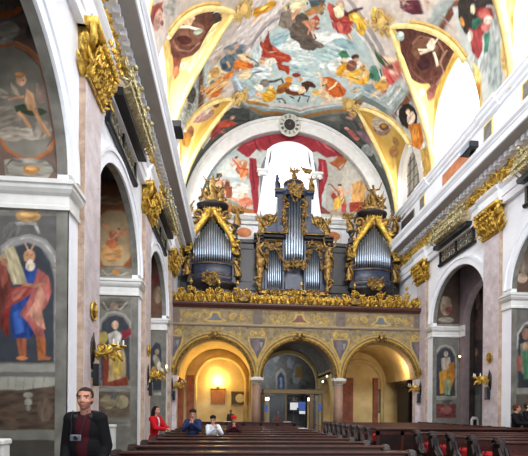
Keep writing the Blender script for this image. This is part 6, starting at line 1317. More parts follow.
struct(mb.build('trim_%d' % ti, M['stone'])); ti += 1
# window frame: pilaster strips with capitals and arched head
t = struct(empty('window_%d' % wn, (WX, YE, 13.75)))
mb = MB(); q = lambda a, b, d: (a, -d, b)
pts = [(-1.5, 0)]+[(-1.5*math.cos(PI*i/24), 2.6+1.5*math.sin(PI*i/24)) for i in range(25)]+[(1.5, 0)]
mb.prism(pts, q, -.42, -.40); mb.build('pane', M['winbright'], t)
mb = MB(); wall_arch(mb, lambda a, d, z: (a, -d, z), .16, -.5, -WR-.16, WR+.16, 0, 4.62, [(0, 1.42, 2.6, .1)])
o = mb.build('window_surround', M['white'], t)
# trim the square corners of the surround to an arched outline
vs = o.data.vertices
for v in vs:
    dz = v.co.z-2.6
    if dz > 0:
        r_ = math.hypot(v.co.x, dz); 
        if r_ > WR+.16: v.co.x *= (WR+.16)/r_; v.co.z = 2.6+dz*(WR+.16)/r_
mb = MB()
for sx in (-1, 1):
    mb.bev(sx*(WR-.13)-.26, sx*(WR-.13)+.26, -.34, -.1, 2.35, 2.55, .03); mb.bev(sx*(WR-.13)-.34, sx*(WR-.13)+.34, -.4, -.1, 2.55, 2.7, .03)
    mb.scroll((sx*(WR+.05), -.36, 2.3), (1, 0, 0), (0, 0, 1), .12, 1.2, .04)
for z_ in (.9, 1.8, 2.7): mb.box(-1.5, 1.5, .36, .38, z_-.015, z_+.015)
mb.build('window_capitals', M['stone'], t)
# clock at the crown of the arch
ck = empty('wall_clock', (3.36, YE-.36, 19.2), 0, 'round grey wall clock with dark centre and numerals at the crown of the white arch', 'clock')
mb = MB(); mb.lathe((0, 0, 0), [(.66, -.05), (.7, 0), (.7, .04), (.64, .06), (.36, .06), (.34, .03), (.3, .05)], 40); o = mb.build('dial', mat('grey_clock_dial', (196, 194, 180), .6, amt=.1), ck, smooth=False); o.rotation_euler = (PI/2, 0, 0)
mb = MB(); mb.lathe((0, 0, .055), [(.34, 0), (.34, .02)], 28); o = mb.build('dial_centre', mat('dark_clock_centre', (44, 40, 44), .6), ck); o.rotation_euler = (PI/2, 0, 0)
NUM = ['XII', 'I', 'II', 'III', 'IIII', 'V', 'VI', 'VII', 'VIII', 'IX', 'X', 'XI']
for i, s in enumerate(NUM):
    mb = MB()
    a = PI/2-2*PI*i/12; U = Vector((math.sin(a), 0, -math.cos(a))); V = Vector((math.cos(a), 0, math.sin(a))); C0 = V*.5+Vector((0, -.085, 0)); tot = sum({'I': .035, 'V': .08, 'X': .08}[k] for k in s); u = -tot/2
    def bar(u0, u1): mb.tube([C0+U*u0-V*.09, C0+U*u1+V*.09], .011, 4)
    for k in s:
        w_ = {'I': .035, 'V': .08, 'X': .08}[k]; m_ = u+w_/2
        if k == 'I': bar(m_, m_)
        if k == 'V': bar(m_, m_-.028); bar(m_, m_+.028)
        if k == 'X': bar(m_-.028, m_+.028); bar(m_+.028, m_-.028)
        u += w_
    mb.build('numeral', M['black'], ck)
mb = MB(); mb.tube([(0, -.1, 0), (.1, -.1, .25)], [.02, .008], 5); mb.tube([(0, -.1, 0), (-.13, -.1, .05)], [.02, .008], 5); mb.ball((0, -.1, 0), .035); mb.build('clock_hands', M['goldr'], ck)
# ================================================================== ORGAN LOFT
fg = lambda a, d, z: (a, YG-d, z)
GC, GR, GZ = (-.93, 3.42, 7.77), 1.87, 3.32
gops = [(c, GR, GZ, 0.) for c in GC]
mb = MB(); wall_arch(mb, fg, -.01, -.6, -3.17, 10.01, GZ, 6.86, [(c, r, z, GZ) for c, r, z, _ in gops]); struct(mb.build('wall_loft', mat('tan_loft_plaster', (150, 128, 92), .8, amt=.15)))
cg = Canvas(-3.3, 10.2, 2.9, 7, 48, 48, '8c7e64'); rg = random.Random(12)
def gscroll(cx, cz, r, sg, col, w, turns=1.3, a0=0):
    L_ = []; R2 = []
    for i in range(15):
        t = i/14; a = a0+sg*2*PI*turns*t; q = r*(1-.85*t); ww = w*(1-.5*t)
        L_.append((cx+(q+ww)*math.cos(a), cz+(q+ww)*math.sin(a))); R2.append((cx+(q-ww)*math.cos(a), cz+(q-ww)*math.sin(a)))
    cg.poly(L_+R2[::-1], col)
for i in range(760):
    x = rg.uniform(0, 6.6); z = rg.uniform(3, 6.8); r = rg.uniform(.05, .12); c = rg.choice([(176, 146, 74), (196, 164, 88), (116, 98, 70), (104, 92, 80), (162, 136, 84), (132, 112, 78)]); a0 = rg.uniform(0, 6)
    for s in (1, -1): gscroll(XC+s*x, z, r, s, c, .018, 1.2, a0 if s > 0 else PI-a0)
for c in GC:      # gold borders that follow the arches
    for r0, r1, col in ((1.9, 2.1, (184, 148, 70)), (2.1, 2.14, (90, 72, 50)), (2.2, 2.25, (196, 160, 84)), (2.32, 2.35, (180, 150, 80))):
        for i in range(36):
            a, b = PI*i/36, PI*(i+1)/36; cg.poly([(c+r0*math.cos(a), GZ+r0*math.sin(a)), (c+r1*math.cos(a), GZ+r1*math.sin(a)), (c+r1*math.cos(b), GZ+r1*math.sin(b)), (c+r0*math.cos(b), GZ+r0*math.sin(b))], col)
for cx in (1.245, 5.595, -3.0, 9.85):    # painted spandrel shields
    cg.poly([(cx-.5, 5.35), (cx+.5, 5.35), (cx+.42, 4.9), (cx+.2, 4.55), (cx+.08, 4.1), (cx-.08, 4.1), (cx-.2, 4.55), (cx-.42, 4.9)], (196, 162, 84))
    cg.poly([(cx-.43, 5.3), (cx+.43, 5.3), (cx+.35, 4.9), (cx+.14, 4.55), (cx, 4.2), (cx-.14, 4.55), (cx-.35, 4.9)], (98, 94, 98))
    cg.poly([(cx-.2, 5.2), (cx+.05, 5.25), (cx+.1, 4.8), (cx-.05, 4.5), (cx-.2, 4.9)], (122, 106, 108)); cg.poly([(cx+.1, 5.1), (cx+.3, 5.1), (cx+.2, 4.75)], (140, 140, 140))
    gscroll(cx-.25, 5.5, .16, 1, (214, 178, 80), .03); gscroll(cx+.25, 5.5, .16, -1, (214, 178, 80), .03, a0=PI)
cg.poly([(-4, 5.88), (11, 5.88), (11, 5.96), (-4, 5.96)], (118, 100, 84)); cg.poly([(-4, 6.7), (11, 6.7), (11, 6.76), (-4, 6.76)], (122, 100, 72)); cg.poly([(-4, 6.02), (11, 6.02), (11, 6.05), (-4, 6.05)], (190, 158, 86))
for x0 in (1.0, 5.35, -3.2, 9.55): cg.poly([(x0, 5.96), (x0+.5, 5.96), (x0+.5, 6.7), (x0, 6.7)], (116, 104, 96))
for c, col in zip(GC, ((112, 112, 120), (124, 92, 92), (108, 116, 122))):
    cg.poly([(c-.6, 6.15), (c-.3, 6.3), (c-.2, 6.6), (c+.2, 6.6), (c+.3, 6.3), (c+.6, 6.15), (c+.3, 6.08), (c-.3, 6.08)], (198, 164, 84)); cg.poly([(c-.45, 6.15), (c-.2, 6.32), (c-.12, 6.52), (c+.12, 6.52), (c+.2, 6.32), (c+.45, 6.15)], col)
    for s in (-1, 1): gscroll(c+s*.9, 6.35, .2, s, (192, 158, 82), .03, 1.4, 0 if s > 0 else PI); gscroll(c+s*1.4, 6.35, .16, -s, (188, 152, 76), .03, 1.4)
xs = []; x = -3.17
cuts = sorted([-3.17, 10.01]+[c+s*(GR+e) for c in GC for s in (-1, 1) for e in (-.001, .001)])
for i in range(len(cuts)-1): xs += list(np.linspace(cuts[i], cuts[i+1], max(2, int((cuts[i+1]-cuts[i])/.035)), endpoint=False))
xs.append(10.01); PX = []
for x in xs:
    lo = GZ-.3
    for c in GC:
        if abs(x-c) < GR: lo = GZ+math.sqrt(GR*GR-(x-c)**2)
    PX.append(np.stack([np.full(110, x), np.full(110, YG), np.linspace(lo, 6.8, 110)], -1))
PX = np.stack(PX); struct(grid('wall_loft_painting', PX, cg.sample(PX[..., 0], PX[..., 2], warp=.008), M['paint']))
mb = MB()
for c in GC:       # beaded gilt arch edge with a crowning rosette
    for i in range(61): a = PI*i/60; mb.ball((c+(GR+.05)*math.cos(a), YG-.04, GZ+(GR+.05)*math.sin(a)), .05, n=6, m=4)
    mb.tube([(c+(GR+.13)*math.cos(PI*i/30), YG-.02, GZ+(GR+.13)*math.sin(PI*i/30)) for i in range(31)], .025, 5)
    for s in (-1, 1):
        mb.scroll((c+s*.16, YG-.1, 5.35), (s, 0, 0), (0, 0, 1), .14, 1.3, .045); mb.leaf((c, YG-.05, 5.3), (s*.5, 0, 1), (0, -1, 0), .35, .07)
    mb.ball((c, YG-.1, 5.42), .12, .08, .14, 8, 6)
struct(mb.build('trim_%d' % ti, M['goldr'], smooth=True)); ti += 1
mb = MB(); fr2 = lambda a, b, l: (l, YG-a, b)
mb.run([(-.6, 6.78), (.04, 6.78), (.08, 6.84), (.16, 6.88), (.2, 6.96), (.2, 7.02), (-.6, 7.04)], fr2, -3.17, 10.01); struct(mb.build('trim_%d' % ti, mat('dark_maroon_rail', (84, 48, 42), .45, amt=.15))); ti += 1
mb = MB(); mb.run([(-.02, 5.84), (.05, 5.86), (.08, 5.92), (.05, 5.98), (-.02, 6.0)], fr2, -3.17, 10.01); struct(mb.build('trim_%d' % ti, mat('loft_string_moulding', (150, 132, 108), .6))); ti += 1
mb = MB(); mb.box(-3.17, 10.01, YG+.3, YE, 6.7, 6.99); struct(mb.build('floor_loft', M['wooddk']))
# columns
for i, cx in enumerate((1.245, 5.595)):
    t = struct(empty('trim_%d' % ti, (cx, YG+.3, 0))); ti += 1
    mb = MB(); mb.bev(-.36, .36, -.36, .36, 0, .5, .03); mb.lathe((0, 0, .5), [(.33, 0), (.34, .06), (.28, .1), (.26, .14)], 20); mb.build('column_base', M['redmarble'], t)
    mb = MB(); mb.lathe((0, 0, .62), [(.245, 0), (.25, .8), (.225, 2.32)], 24); mb.build('column_shaft', mat('pinkish_column_stone', (158, 124, 104), .6, amt=.2, scale=2.5), t, smooth=True)
    mb = MB(); mb.lathe((0, 0, 2.93), [(.23, 0), (.26, .03), (.23, .06), (.24, .12), (.3, .2)], 20); mb.bev(-.33, .33, -.32, .32, 3.13, 3.32, .03); mb.build('column_capital', M['stone'], t)
for x0, x1 in ((-3.17, -2.82), (9.66, 10.01)):
    mb = MB(); mb.box(x0, x1, YG-.05, YG+.3, 0, 3.1); mb.box(x0, x1+(.05 if x0 < 0 else 0), YG-.09, YG+.3, 3.1, 3.3); struct(mb.build('trim_%d' % ti, M['pink'])); ti += 1
# room under the loft
mb = MB()
mb.box(-3.9, -3.5, YG+.1, YE+.2, 0, 7); mb.box(10.95, 11.3, YG+.1, YE+.2, 0, 7)
wall_arch(mb, lambda a, d, z: (a, YE+d, z), 0, .35, -3.9, 11.3, 0, 6.7, [(3.42, 1.86, 3.3, 0)])
struct(mb.build('wall_back', M['warmwall']))
n = 28
for c in GC:
    R0 = 2.0; mb = MB()
    for i in range(n):
        a, b = PI*i/n, PI*(i+1)/n
        # cross vault: barrel along the nave cut by a lower side barrel
        mb.add([(c-R0*math.cos(a), YG+.55, GZ+.05+R0*math.sin(a)), (c-R0*math.cos(b), YG+.55, GZ+.05+R0*math.sin(b)), (c-R0*math.cos(b), YE, GZ+.05+R0*math.sin(b)), (c-R0*math.cos(a), YE, GZ+.05+R0*math.sin(a))], [(0, 1, 2, 3)])
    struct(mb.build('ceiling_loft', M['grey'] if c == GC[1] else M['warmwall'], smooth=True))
mb = MB()
for x0, x1 in ((1.0, 1.5), (5.35, 5.85)):
    mb.box(x0, x1, YG+.6, YE, GZ+.3, 6.6)
    wall_arch(mb, lambda a, d, z, x0=x0, x1=x1: (x0 if d == 0 else x1, a, z), 0, 1, YG+.59, YE, 0, 3.75, [((YG+.59+YE)/2, 1.35, 2.1, 0)])
struct(mb.build('wall_loft_piers', M['warmwall']))
mb = MB()
for x0, x1, y0 in ((-3.45, -3.0, YE-.5), (-2.8, -2.35, YE-.18), (8.9, 9.2, YE-.18), (6.7, 7.6, YE-.12)): mb.box(x0, x1, y0, YE, 0, 3.7)
struct(mb.build('trim_%d' % ti, M['redmarble'])); ti += 1
mb = MB(); fa = lambda r, c, y: [(c-r*math.cos(PI*i/24), y, 3.3+r*math.sin(PI*i/24)) for i in range(25)]
for c, r in ((-.75, 1.55), (8.0, 1.5)): mb.tube([(c-r, YE-.06, .05)]+fa(r, c, YE-.06)+[(c+r, YE-.06, .05)], .13, 6)
struct(mb.build('trim_%d' % ti, M['warmwall'], smooth=True)); ti += 1
# narthex behind the centre arch
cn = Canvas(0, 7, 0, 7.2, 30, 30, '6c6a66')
rn = random.Random(5)
for i in range(60):
    x, z = rn.uniform(.5, 6.5), rn.uniform(1, 6.5); r = rn.uniform(.1, .4); v = rn.randint(78, 150)
    cn.poly([(x+r*math.cos(a)*rn.uniform(.6, 1.2), z+r*1.3*math.sin(a)) for a in (0, 1, 2, 3, 4, 5)], (v, v, v+rn.randint(-6, 10)))
cn.poly([(3.1, 3.0), (3.1, 4.3), (3.5, 4.7), (3.9, 4.3), (3.9, 3.0)], (150, 140, 128)); cn.poly([(3.25, 3.1), (3.25, 4.1), (3.5, 4.4), (3.75, 4.1), (3.75, 3.1)], (58, 70, 100)); cn.poly([(3.4, 3.2), (3.42, 3.9), (3.5, 4.05), (3.6, 3.9), (3.6, 3.2)], (140, 150, 170))
cn.poly([(4.5, 4.0), (4.6, 4.8), (5.0, 4.8), (5.1, 4.0)], (140, 110, 70)); cn.poly([(1.6, 3.2), (1.8, 3.9), (2.1, 3.9), (2.2, 3.2)], (98, 104, 104))
struct(panel('wall_narthex_fresco', 'y', 27.9, .3, 6.6, 0, 6.8, cn, step=.05))
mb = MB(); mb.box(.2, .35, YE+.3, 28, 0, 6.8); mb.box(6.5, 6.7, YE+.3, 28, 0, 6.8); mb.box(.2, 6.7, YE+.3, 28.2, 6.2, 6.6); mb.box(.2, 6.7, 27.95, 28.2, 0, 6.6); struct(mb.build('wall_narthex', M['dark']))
# rust panels painted on the end wall beside the organ
for x0 in (.15, 5.75):
    mb = MB(); mb.mi = 1; mb.box(x0-.08, x0+1.03, YE-.07, YE-.03, 12.2, 13.0); mb.mi = 0; mb.prism([(x0+.47+.47*math.cos(a*PI/10), 12.6+.3*math.sin(a*PI/10)) for a in range(20)], lambda a, b, d: (a, YE-d, b), .05, .085); struct(mb.build('trim_%d' % ti, [M['rust'], M['stone']])); ti += 1
# ------------------------------------------------------------------ gilded openwork parapet
par = empty('carved_parapet', (3.42, YG-.02, 7.03), 0, 'gilded openwork parapet of acanthus scrolls along the edge of the organ loft', 'railing')
mb = MB(); r = random.Random(21); x = -6.5; U = Vector((1, 0, 0)); V = Vector((0, 0, 1)); N = Vector((0, -1, 0))
peaks = (-5.7, -3.0, -.05, 2.9, 5.6, -4.35, 4.35)
i = 0
while x < 6.55:
    pk = max(math.exp(-((x-p)/.45)**2) for p in peaks); H = .55+.42*pk
    for s in (-1, 1):
        mb.scroll((x+s*.13, -.02, .22), U*s, V, .17, 1.4, .05, -PI/2, 1, 5); mb.scroll((x+s*.1, .03*s, H*.72), U*s, V, .14, 1.2, .04, r.uniform(0, 6), 1, 5)
        mb.leaf((x, 0, .05), U*s*.7+V, N, H*.5, .07, .9, 5)
    mb.leaf((x, -.02, .3), V+U*r.uniform(-.4, .4), N, H*.45, .06, .9, 5); mb.ball((x, -.04, H*.85), .06, n=7, m=5); mb.scroll((x, -.06, .33), U*(1 if i % 2 else -1), V, .13, 1.5, .045, r.uniform(0, 6), 1, 5)
    for q in range(2): mb.leaf((x+r.uniform(-.2, .2), r.uniform(-.06, .06), r.uniform(.1, H*.6)), U*r.uniform(-1, 1)+V*r.uniform(-.3, 1), N, .2, .05, .8, 5)
    if pk > .8: mb.ball((x, -.05, H+.12), .08, n=8, m=5); mb.leaf((x, 0, H), V, N, .3, .06, 0)
    mb.scroll((x+.235, .0, .28), U, V*(1 if i % 2 else -1), .15, 1.3, .035, 1, 1, 5)
    x += .47; i += 1
mb.build('acanthus_scrollwork', M['gold'], par, smooth=True)
mb = MB(); mb.box(-6.58, 6.58, .02, .08, 0, .07); mb.box(-6.58, 6.58, .04, .07, .07, .12); mb.build('backing_rail', M['casedk'], par)
for cx in (-2.9-.0, 2.9):
    mb = MB(); mb.prism([(.3*math.cos(a*PI/8), .14+.17*math.sin(a*PI/8)) for a in range(16)], lambda a, b, d: (cx+a, d, b+.05), -.22, -.1)
    for k in range(7): a = -PI/2+(k-3)*.38; mb.leaf((cx, -.2, .06), (math.sin(a+PI/2)*1, 0, math.cos(a+PI/2)), (0, -1, 0), .36, .06, .1)
    mb.build('shell', M['goldr'], par, smooth=True)
# ================================================================== ORGAN
org = empty('pipe_organ', (3.42, 22, 6.99), 0, 'baroque pipe organ in a blue-grey case with gilded carving, statues and three groups of pipes', 'organ')
OZ = 6.99; OX = 3.42
def part(mb, name, m, smooth=False, parent=None): return mb.build(name, m, parent or org, smooth=smooth)
def O_(x, z, d=0): return (x, -d, z-OZ)      # x relative to the organ's axis, d towards the nave
def pipe(x, z0, z1, r, d):
    mb = MB(); x_, y_, _ = O_(x, 0, d); a = z0-OZ; b = z1-OZ; ft = .42+r
    mb.lathe((x_, y_, 0), [(r*.3, a), (r, a+ft), (r, a+ft+.02), (r*.96, a+ft+.10), (r, a+ft+.14), (r, b), (r*.82, b)], 12)
    mb.tube([(x_-r*.7, y_-r*.8, a+ft+.05), (x_+r*.7, y_-r*.8, a+ft+.05)], r*.16, 4)
    return part(mb, 'organ_pipe', M['pipe'], True)
def shade_(poly, d0, d1, name='carved_pipe_shade', seed=1, m=None, dens=16):
    """pierced gilded carving filling the polygon"""
    mb = MB(); r = random.Random(seed); U = Vector((1, 0, 0)); V = Vector((0, 0, 1)); N = Vector((0, -1, 0))
    xs = [p[0] for p in poly]; zs = [p[1] for p in poly]
    def inside(x, z):
        c = False; j = len(poly)-1
        for i in range(len(poly)):
            if (zs[i] > z) != (zs[j] > z) and x < (xs[j]-xs[i])*(z-zs[i])/(zs[j]-zs[i])+xs[i]: c = not c
            j = i
        return c
    mb.tube([O_(a, b, d0+.02) for a, b in list(poly)+[poly[0]]], .02, 5); A_ = (max(xs)-min(xs))*(max(zs)-min(zs)); k = 0; t = 0
    while k < int(A_*dens)+6 and t < 900:
        t += 1; x, z = r.uniform(min(xs), max(xs)), r.uniform(min(zs), max(zs))
        if not inside(x, z): continue
        k += 1
        if r.random() < .5: mb.scroll(O_(x, z, d1), U, V, r.uniform(.06, .13), 1.3, .03, r.uniform(0, 6), r.choice((1, -1)), 5)
        else: mb.leaf(O_(x, z, (d0+d1)/2), U*r.uniform(-1, 1)+V*r.uniform(-1, 1), N, .24, .055, .4, 5)
    return part(mb, name, m or M['goldr'], True)
def tower(cx, seed):
    q = lambda x, z, d=0: O_(cx+x, z, d)
    mb = MB(); x_, y_, _ = q(0, 0, 0)
    mb.bev(x_-.95, x_+.95, -.25, .9, 0, 1.35, .03); mb.box(x_-1.35, x_+1.35, .25, 1.0, 1.3, 4.4); mb.box(x_-.7, x_+.7, .2, .9, 4.4, 6.0)
    part(mb, 'case_body', M['casedk'])
    mb = MB(); mb.lathe((x_, .1, 8.2-OZ), [(.95, 0), (1.0, .12), (1.15, .22), (1.2, .32), (1.34, .42), (1.38, .55), (1.3, .6)], 28, PI, 2*PI, 1, .5); part(mb, 'tower_corbel', M['casedk'], True)
    mb = MB(); mb.lathe((x_, .1, 8.8-OZ), [(1.2, 0), (1.22, .3), (1.14, .36), (1.14, .9), (1.22, .95), (1.22, 1.03)], 28, PI, 2*PI, 1, .45); part(mb, 'tower_plinth', M['case'], True)
    mb = MB()
    for z, R in ((8.8, 1.27), (9.14, 1.2), (9.74, 1.23), (8.36, 1.06)): mb.tube([(x_+R*math.cos(PI+PI*i/24), .1+.46*R*math.sin(PI+PI*i/24), z-OZ) for i in range(25)], .028, 5)
    part(mb, 'gilt_bands', M['goldr'], True)
    n = 17
    for i in range(n):
        u = -1.02+2.04*i/(n-1); d = .42*math.sqrt(max(0, 1-(u/1.2)**2)); pipe(cx+u, 9.84, 12.25-abs(u)*1.2, .052, d-.12)
    for s in (-1, 1):
        mb = MB(); a, b = sorted((x_+s*1.12, x_+s*1.34)); mb.bev(a, b, -.12, .3, 1.9, 4.3, .02); mb.bev(a-.08, b+.08, -.2, .35, 4.3, 4.5, .03); mb.bev(a-.04, b+.04, -.16, .3, 1.72, 1.95, .02)
        mb.lathe((x_+s*1.25, 0, 4.5), [(.18, 0), (.2, .1), (.1, .2), (.14, .35), (.22, .5), (.24, .56)], 12); part(mb, 'side_post', M['casedk'])
        # sweeping carved drapery from the head down to the posts
        mb = MB(); poly = [(0, 12.95), (s*.42, 12.8), (s*.62, 12.3), (s*.98, 11.7), (s*1.2, 11.3), (s*1.2, 10.6), (s*1.04, 10.75), (s*.98, 11.15), (s*.55, 11.85), (s*.16, 12.4), (0, 12.45)]
        mb.prism(poly, lambda a, b, d: q(a, b, d), .12, .26)
        pts = [(s*.1, 12.7), (s*.4, 12.25), (s*.7, 11.8), (s*1.0, 11.4), (s*1.15, 10.95), (s*1.18, 10.5)]
        mb.tube([q(a, b, .34) for a, b in pts], [.14, .17, .16, .14, .12, .06], 7)
        r = random.Random(seed+s)
        for a, b in pts:
            for k in range(3): mb.leaf(q(a+r.uniform(-.1, .1), b, .34), Vector((s*r.uniform(.1, 1), 0, r.uniform(-1, .4))), (0, -1, 0), .34, .08, .4)
            mb.scroll(q(a, b, .44), (s, 0, 0), (0, 0, 1), .1, 1.2, .04)
        part(mb, 'carved_drapery', M['gold'], True)
        mb = MB(); mb.scroll(q(s*.82, 12.55, .1), (s, 0, 0), (0, 0, 1), .34, 1.5, .10, -PI/2, -1, 8, .1); mb.tube([q(s*.8, 12.2, .1), q(s*1.15, 12.0, .1), q(s*1.3, 11.7, .1)], [.1, .08, .05], 8); part(mb, 'volute', M['goldr'], True)
        mb = MB(); figure(mb, q(s*1.42, 9.1, .1), 1.15, 0, False, ((.5, .7), (-.4, -.2)), lean=-.1*s); figure(mb, q(s*1.38, 10.3, .12), .95, 0, False, ((.6, .4), (-.6, .5)))
        for k in range(6): mb.leaf(q(s*1.4, 9.2+k*.33, .12), (s*.8, 0, .8*(-1)**k), (0, -1, 0), .32, .07, .4)
        part(mb, 'carved_side_figures', M['goldr'], True)
        mb = MB(); figure(mb, q(s*1.32, 11.98, .0), 1.15, 0, True, ((.9*s, .9), (-.5*s, .3)), lean=.12*s)
        mb.tube([q(s*1.3, 12.85, .2), q(s*1.0, 13.25, .24)], [.015, .05], 6); part(mb, 'angel', M['goldr'], True)
    mb = MB(); mb.lathe((x_, .12, 12.9-OZ), [(.5, 0), (.62, .06), (.8, .12), (.86, .22), (.92, .26), (.9, .34), (.5, .38)], 28, PI, 2*PI, 1, .6); mb.box(x_-.88, x_+.88, .1, .8, 12.95-OZ, 13.26-OZ); part(mb, 'tower_cornice', M['casedk'], True)
    mb = MB(); mb.lathe((x_, .12, 12.25-OZ), [(.12, -.1), (.3, 0), (.42, .2), (.46, .45), (.56, .66)], 20, PI, 2*PI, 1, .6)
    for k in range(7): mb.leaf(q(-.42+.14*k, 12.3, .3), (0, 0, 1), (0, -1, 0), .6, .09, .15)
    part(mb, 'carved_tower_head', M['goldr'], True)
    mb = MB(); figure(mb, q(0, 13.42, .1), 1.35, 0, False, ((.7, .8), (-.8, .3))); figure(mb, q(-.42, 13.28, .12), .95, .3, False, ((-.4, .5), (.5, .2)), lean=.15); figure(mb, q(.42, 13.28, .12), .95, -.3, True, ((.6, .9), (-.4, .2)), lean=-.12)
    mb.ball(q(0, 13.42, .05), .5, .25, .26, 10, 6)
    for s in (-1, 1): mb.scroll(q(s*.55, 13.42, .1), (s, 0, 0), (0, 0, 1), .22, 1.3, .07); mb.leaf(q(s*.3, 13.4, .2), (s, 0, 1.4), (0, -1, 0), .6, .12)
    part(mb, 'crowning_statues', M['goldr'], True)
    shade_([(cx-.5, 8.75), (cx-.38, 9.12), (cx+.38, 9.12), (cx+.5, 8.75), (cx+.2, 8.5), (cx-.2, 8.5)], .6, .7, 'carved_cartouche', seed, dens=70)
    mb = MB(); mb.tube([O_(cx-1.35, 8.15, .3), O_(cx+1.35, 8.15, .3)], .04, 6); part(mb, 'base_moulding', M['goldr'])
tower(-4.64, 3); tower(4.64, 9)
# link panels between the towers and the main case, and outer screens
for s in (-1, 1):
    mb = MB(); x0, x1 = sorted((s*2.15, s*3.32)); mb.box(x0, x1, .3, .5, 0, 4.2); mb.bev(x0-.02, x1+.02, .16, .55, 4.2, 4.42, .03); mb.box(x0, x1, .2, .5, 1.5, 1.66)
    for a, b in ((x0, x0+.12), (x1-.12, x1)): mb.box(a, b, .24, .3, 1.66, 4.2)
    mb.box(x0, x1, .24, .3, 3.9, 4.2); mb.box(x0+.2, x1-.2, .26, .3, 2.0, 3.6); part(mb, 'link_panel', M['casedk'])
    mb = MB(); x0, x1 = sorted((s*6.0, s*6.5)); mb.box(x0, x1, .4, .6, 0, 3.6); part(mb, 'outer_screen', M['casedk'])
# main case
mb = MB(); mb.box(-1.95, 1.95, .1, 1.0, .2, 4.3); mb.bev(-2.1, 2.1, -.15, 1.0, 0, 1.2, .03); part(mb, 'main_case', M['case'])
mb = MB(); mb.box(-.72, .72, -.02, .9, 4.2, 6.95); mb.box(-.95, .95, .12, .9, 4.2, 6.95); part(mb, 'central_tower_case', M['case'])
for s in (-1, 1):
    mb = MB(); mb.bev(*sorted((s*.62, s*.98)), -.22, .1, 4.7, 6.85, .02); mb.bev(*sorted((s*.55, s*.68)), -.3, .1, 1.3, 4.25, .02); mb.bev(*sorted((s*1.52, s*1.66)), -.1, .15, 1.3, 4.1, .02); part(mb, 'case_pilaster', M['case'])
    shade_([(s*.5, 13.7), (s*.68, 13.7), (s*.62, 12.2), (s*.48, 11.8)], .30, .34, 'carved_pipe_shade', 31+s, dens=60)
    shade_([(s*.72, 11.1), (s*1.62, 11.15), (s*1.62, 9.6), (s*1.45, 10.6), (s*1.15, 10.85), (s*.9, 10.5), (s*.74, 10.0)], .2, .26, 'carved_pipe_shade', 41+s, dens=26)
    for i in range(7): u = .76+.115*i; pipe(s*u, 8.55, 10.75+(.12 if i in (2, 3, 4) else 0), .045, .06)
    # split cornice
    mb = MB(); prof = [(0, 11.2), (.1, 11.22), (.16, 11.34), (.3, 11.4), (.34, 11.5), (.44, 11.55), (.46, 11.64), (0, 11.68)]
    mb.run(prof, lambda a, b, l: O_(l, b, a), *sorted((s*.6, s*1.75))); mb.run(prof, lambda a, b, l: O_(l, b-.02, a*.7-.1), *sorted((s*1.6, s*2.3))); part(mb, 'split_cornice', M['casedk'])
    mb = MB(); mb.tube([O_(s*.55, 11.55, .46), O_(s*1.7, 11.55, .48), O_(s*2.3, 11.5, .24)], .035, 5); mb.tube([O_(s*.55, 11.28, .14), O_(s*1.7, 11.28, .14)], .03, 5); mb.scroll(O_(s*.52, 11.72, .35), (s, 0, 0), (0, 0, 1), .2, 1.5, .06, -PI/2); part(mb, 'gilt_cornice_edge', M['goldr'], True)
    # wing panel
    mb = MB(); mb.prism([(s*.9, 11.66), (s*1.75, 11.66), (s*1.7, 11.95), (s*1.35, 12.15), (s*.98, 12.85)], lambda a, b, d: O_(a, b, d), -.3, .05); part(mb, 'wing_panel', M['case'])
    mb = MB(); mb.tube([O_(s*1.8, 11.7, .1), O_(s*1.72, 12.0, .1), O_(s*1.36, 12.2, .1), O_(s*1.0, 12.9, .1)], .045, 6); mb.ball(O_(s*1.35, 12.55, 0), .3, .2, .28, 8, 6)
    for k in range(7): mb.leaf(O_(s*(1.1+.1*k), 12.35-.05*k, .05), (s*(k-3)*.3, 0, 1), (0, -1, 0), .5, .09, .2)
    mb.scroll(O_(s*1.5, 12.5, .2), (s, 0, 0), (0, 0, 1), .2, 1.4, .06); part(mb, 'wing_carving', M['goldr'], True)
    mb = MB(); figure(mb, O_(s*1.88, 11.65, .05), 1.1, 0, True, ((.5*s, 1.), (-.6*s, .2))); part(mb, 'angel', M['goldr'], True)
    # caryatid at the corner
    mb = MB(); figure(mb, O_(s*1.95, 9.75, .2), 1.5, 0, False, ((.5*s, 1.1), (-.4*s, 1.)), lean=.05*s)
    mb.lathe((s*1.95, -.2, 8.3-OZ), [(.12, 0), (.18, .1), (.1, .5), (.2, 1.0), (.24, 1.3), (.2, 1.5)], 10); mb.scroll(O_(s*2.05, 8.9, .32), (s, 0, 0), (0, 0, 1), .22, 1.4, .07); mb.scroll(O_(s*2.0, 9.6, .38), (-s, 0, 0), (0, 0, 1), .18, 1.4, .06)
    for k in range(6): mb.leaf(O_(s*1.95, 8.5+.45*k, .3), (s*.6*(-1)**k, 0, .8), (0, -1, 0), .38, .09, .3)
    part(mb, 'caryatid', M['goldr'], True)
for i in range(7):
    u = -.45+.15*i; pipe(u, 10.02, 13.55+.25*math.cos(u*3), .066, .2+.18*math.cos(u*3))
mb = MB(); prof = [(0, 13.78), (.1, 13.8), (.16, 13.92), (.3, 13.98), (.34, 14.08), (.36, 14.16), (0, 14.2)]
mb.run(prof, lambda a, b, l: O_(l, b, a), -1.12, 1.12); mb.lathe((0, -.1, 13.8-OZ), [(.6, 0), (.66, .12), (.74, .2), (.76, .36), (.5, .4)], 24, PI, 2*PI, 1, .75); part(mb, 'top_cornice', M['case'])
mb = MB(); mb.lathe((0, .25, 14.16-OZ), [(.62, 0), (.5, .12), (.44, .34), (.5, .44), (.6, .5), (.6, .58), (.3, .62)], 24); part(mb, 'crown_pedestal', M['case'], True)
mb = MB()
for z, R in ((14.2, .65), (14.66, .6)): mb.tube([(R*math.cos(PI+PI*i/20), .25+R*math.sin(PI+PI*i/20), z-OZ) for i in range(21)], .025, 5)
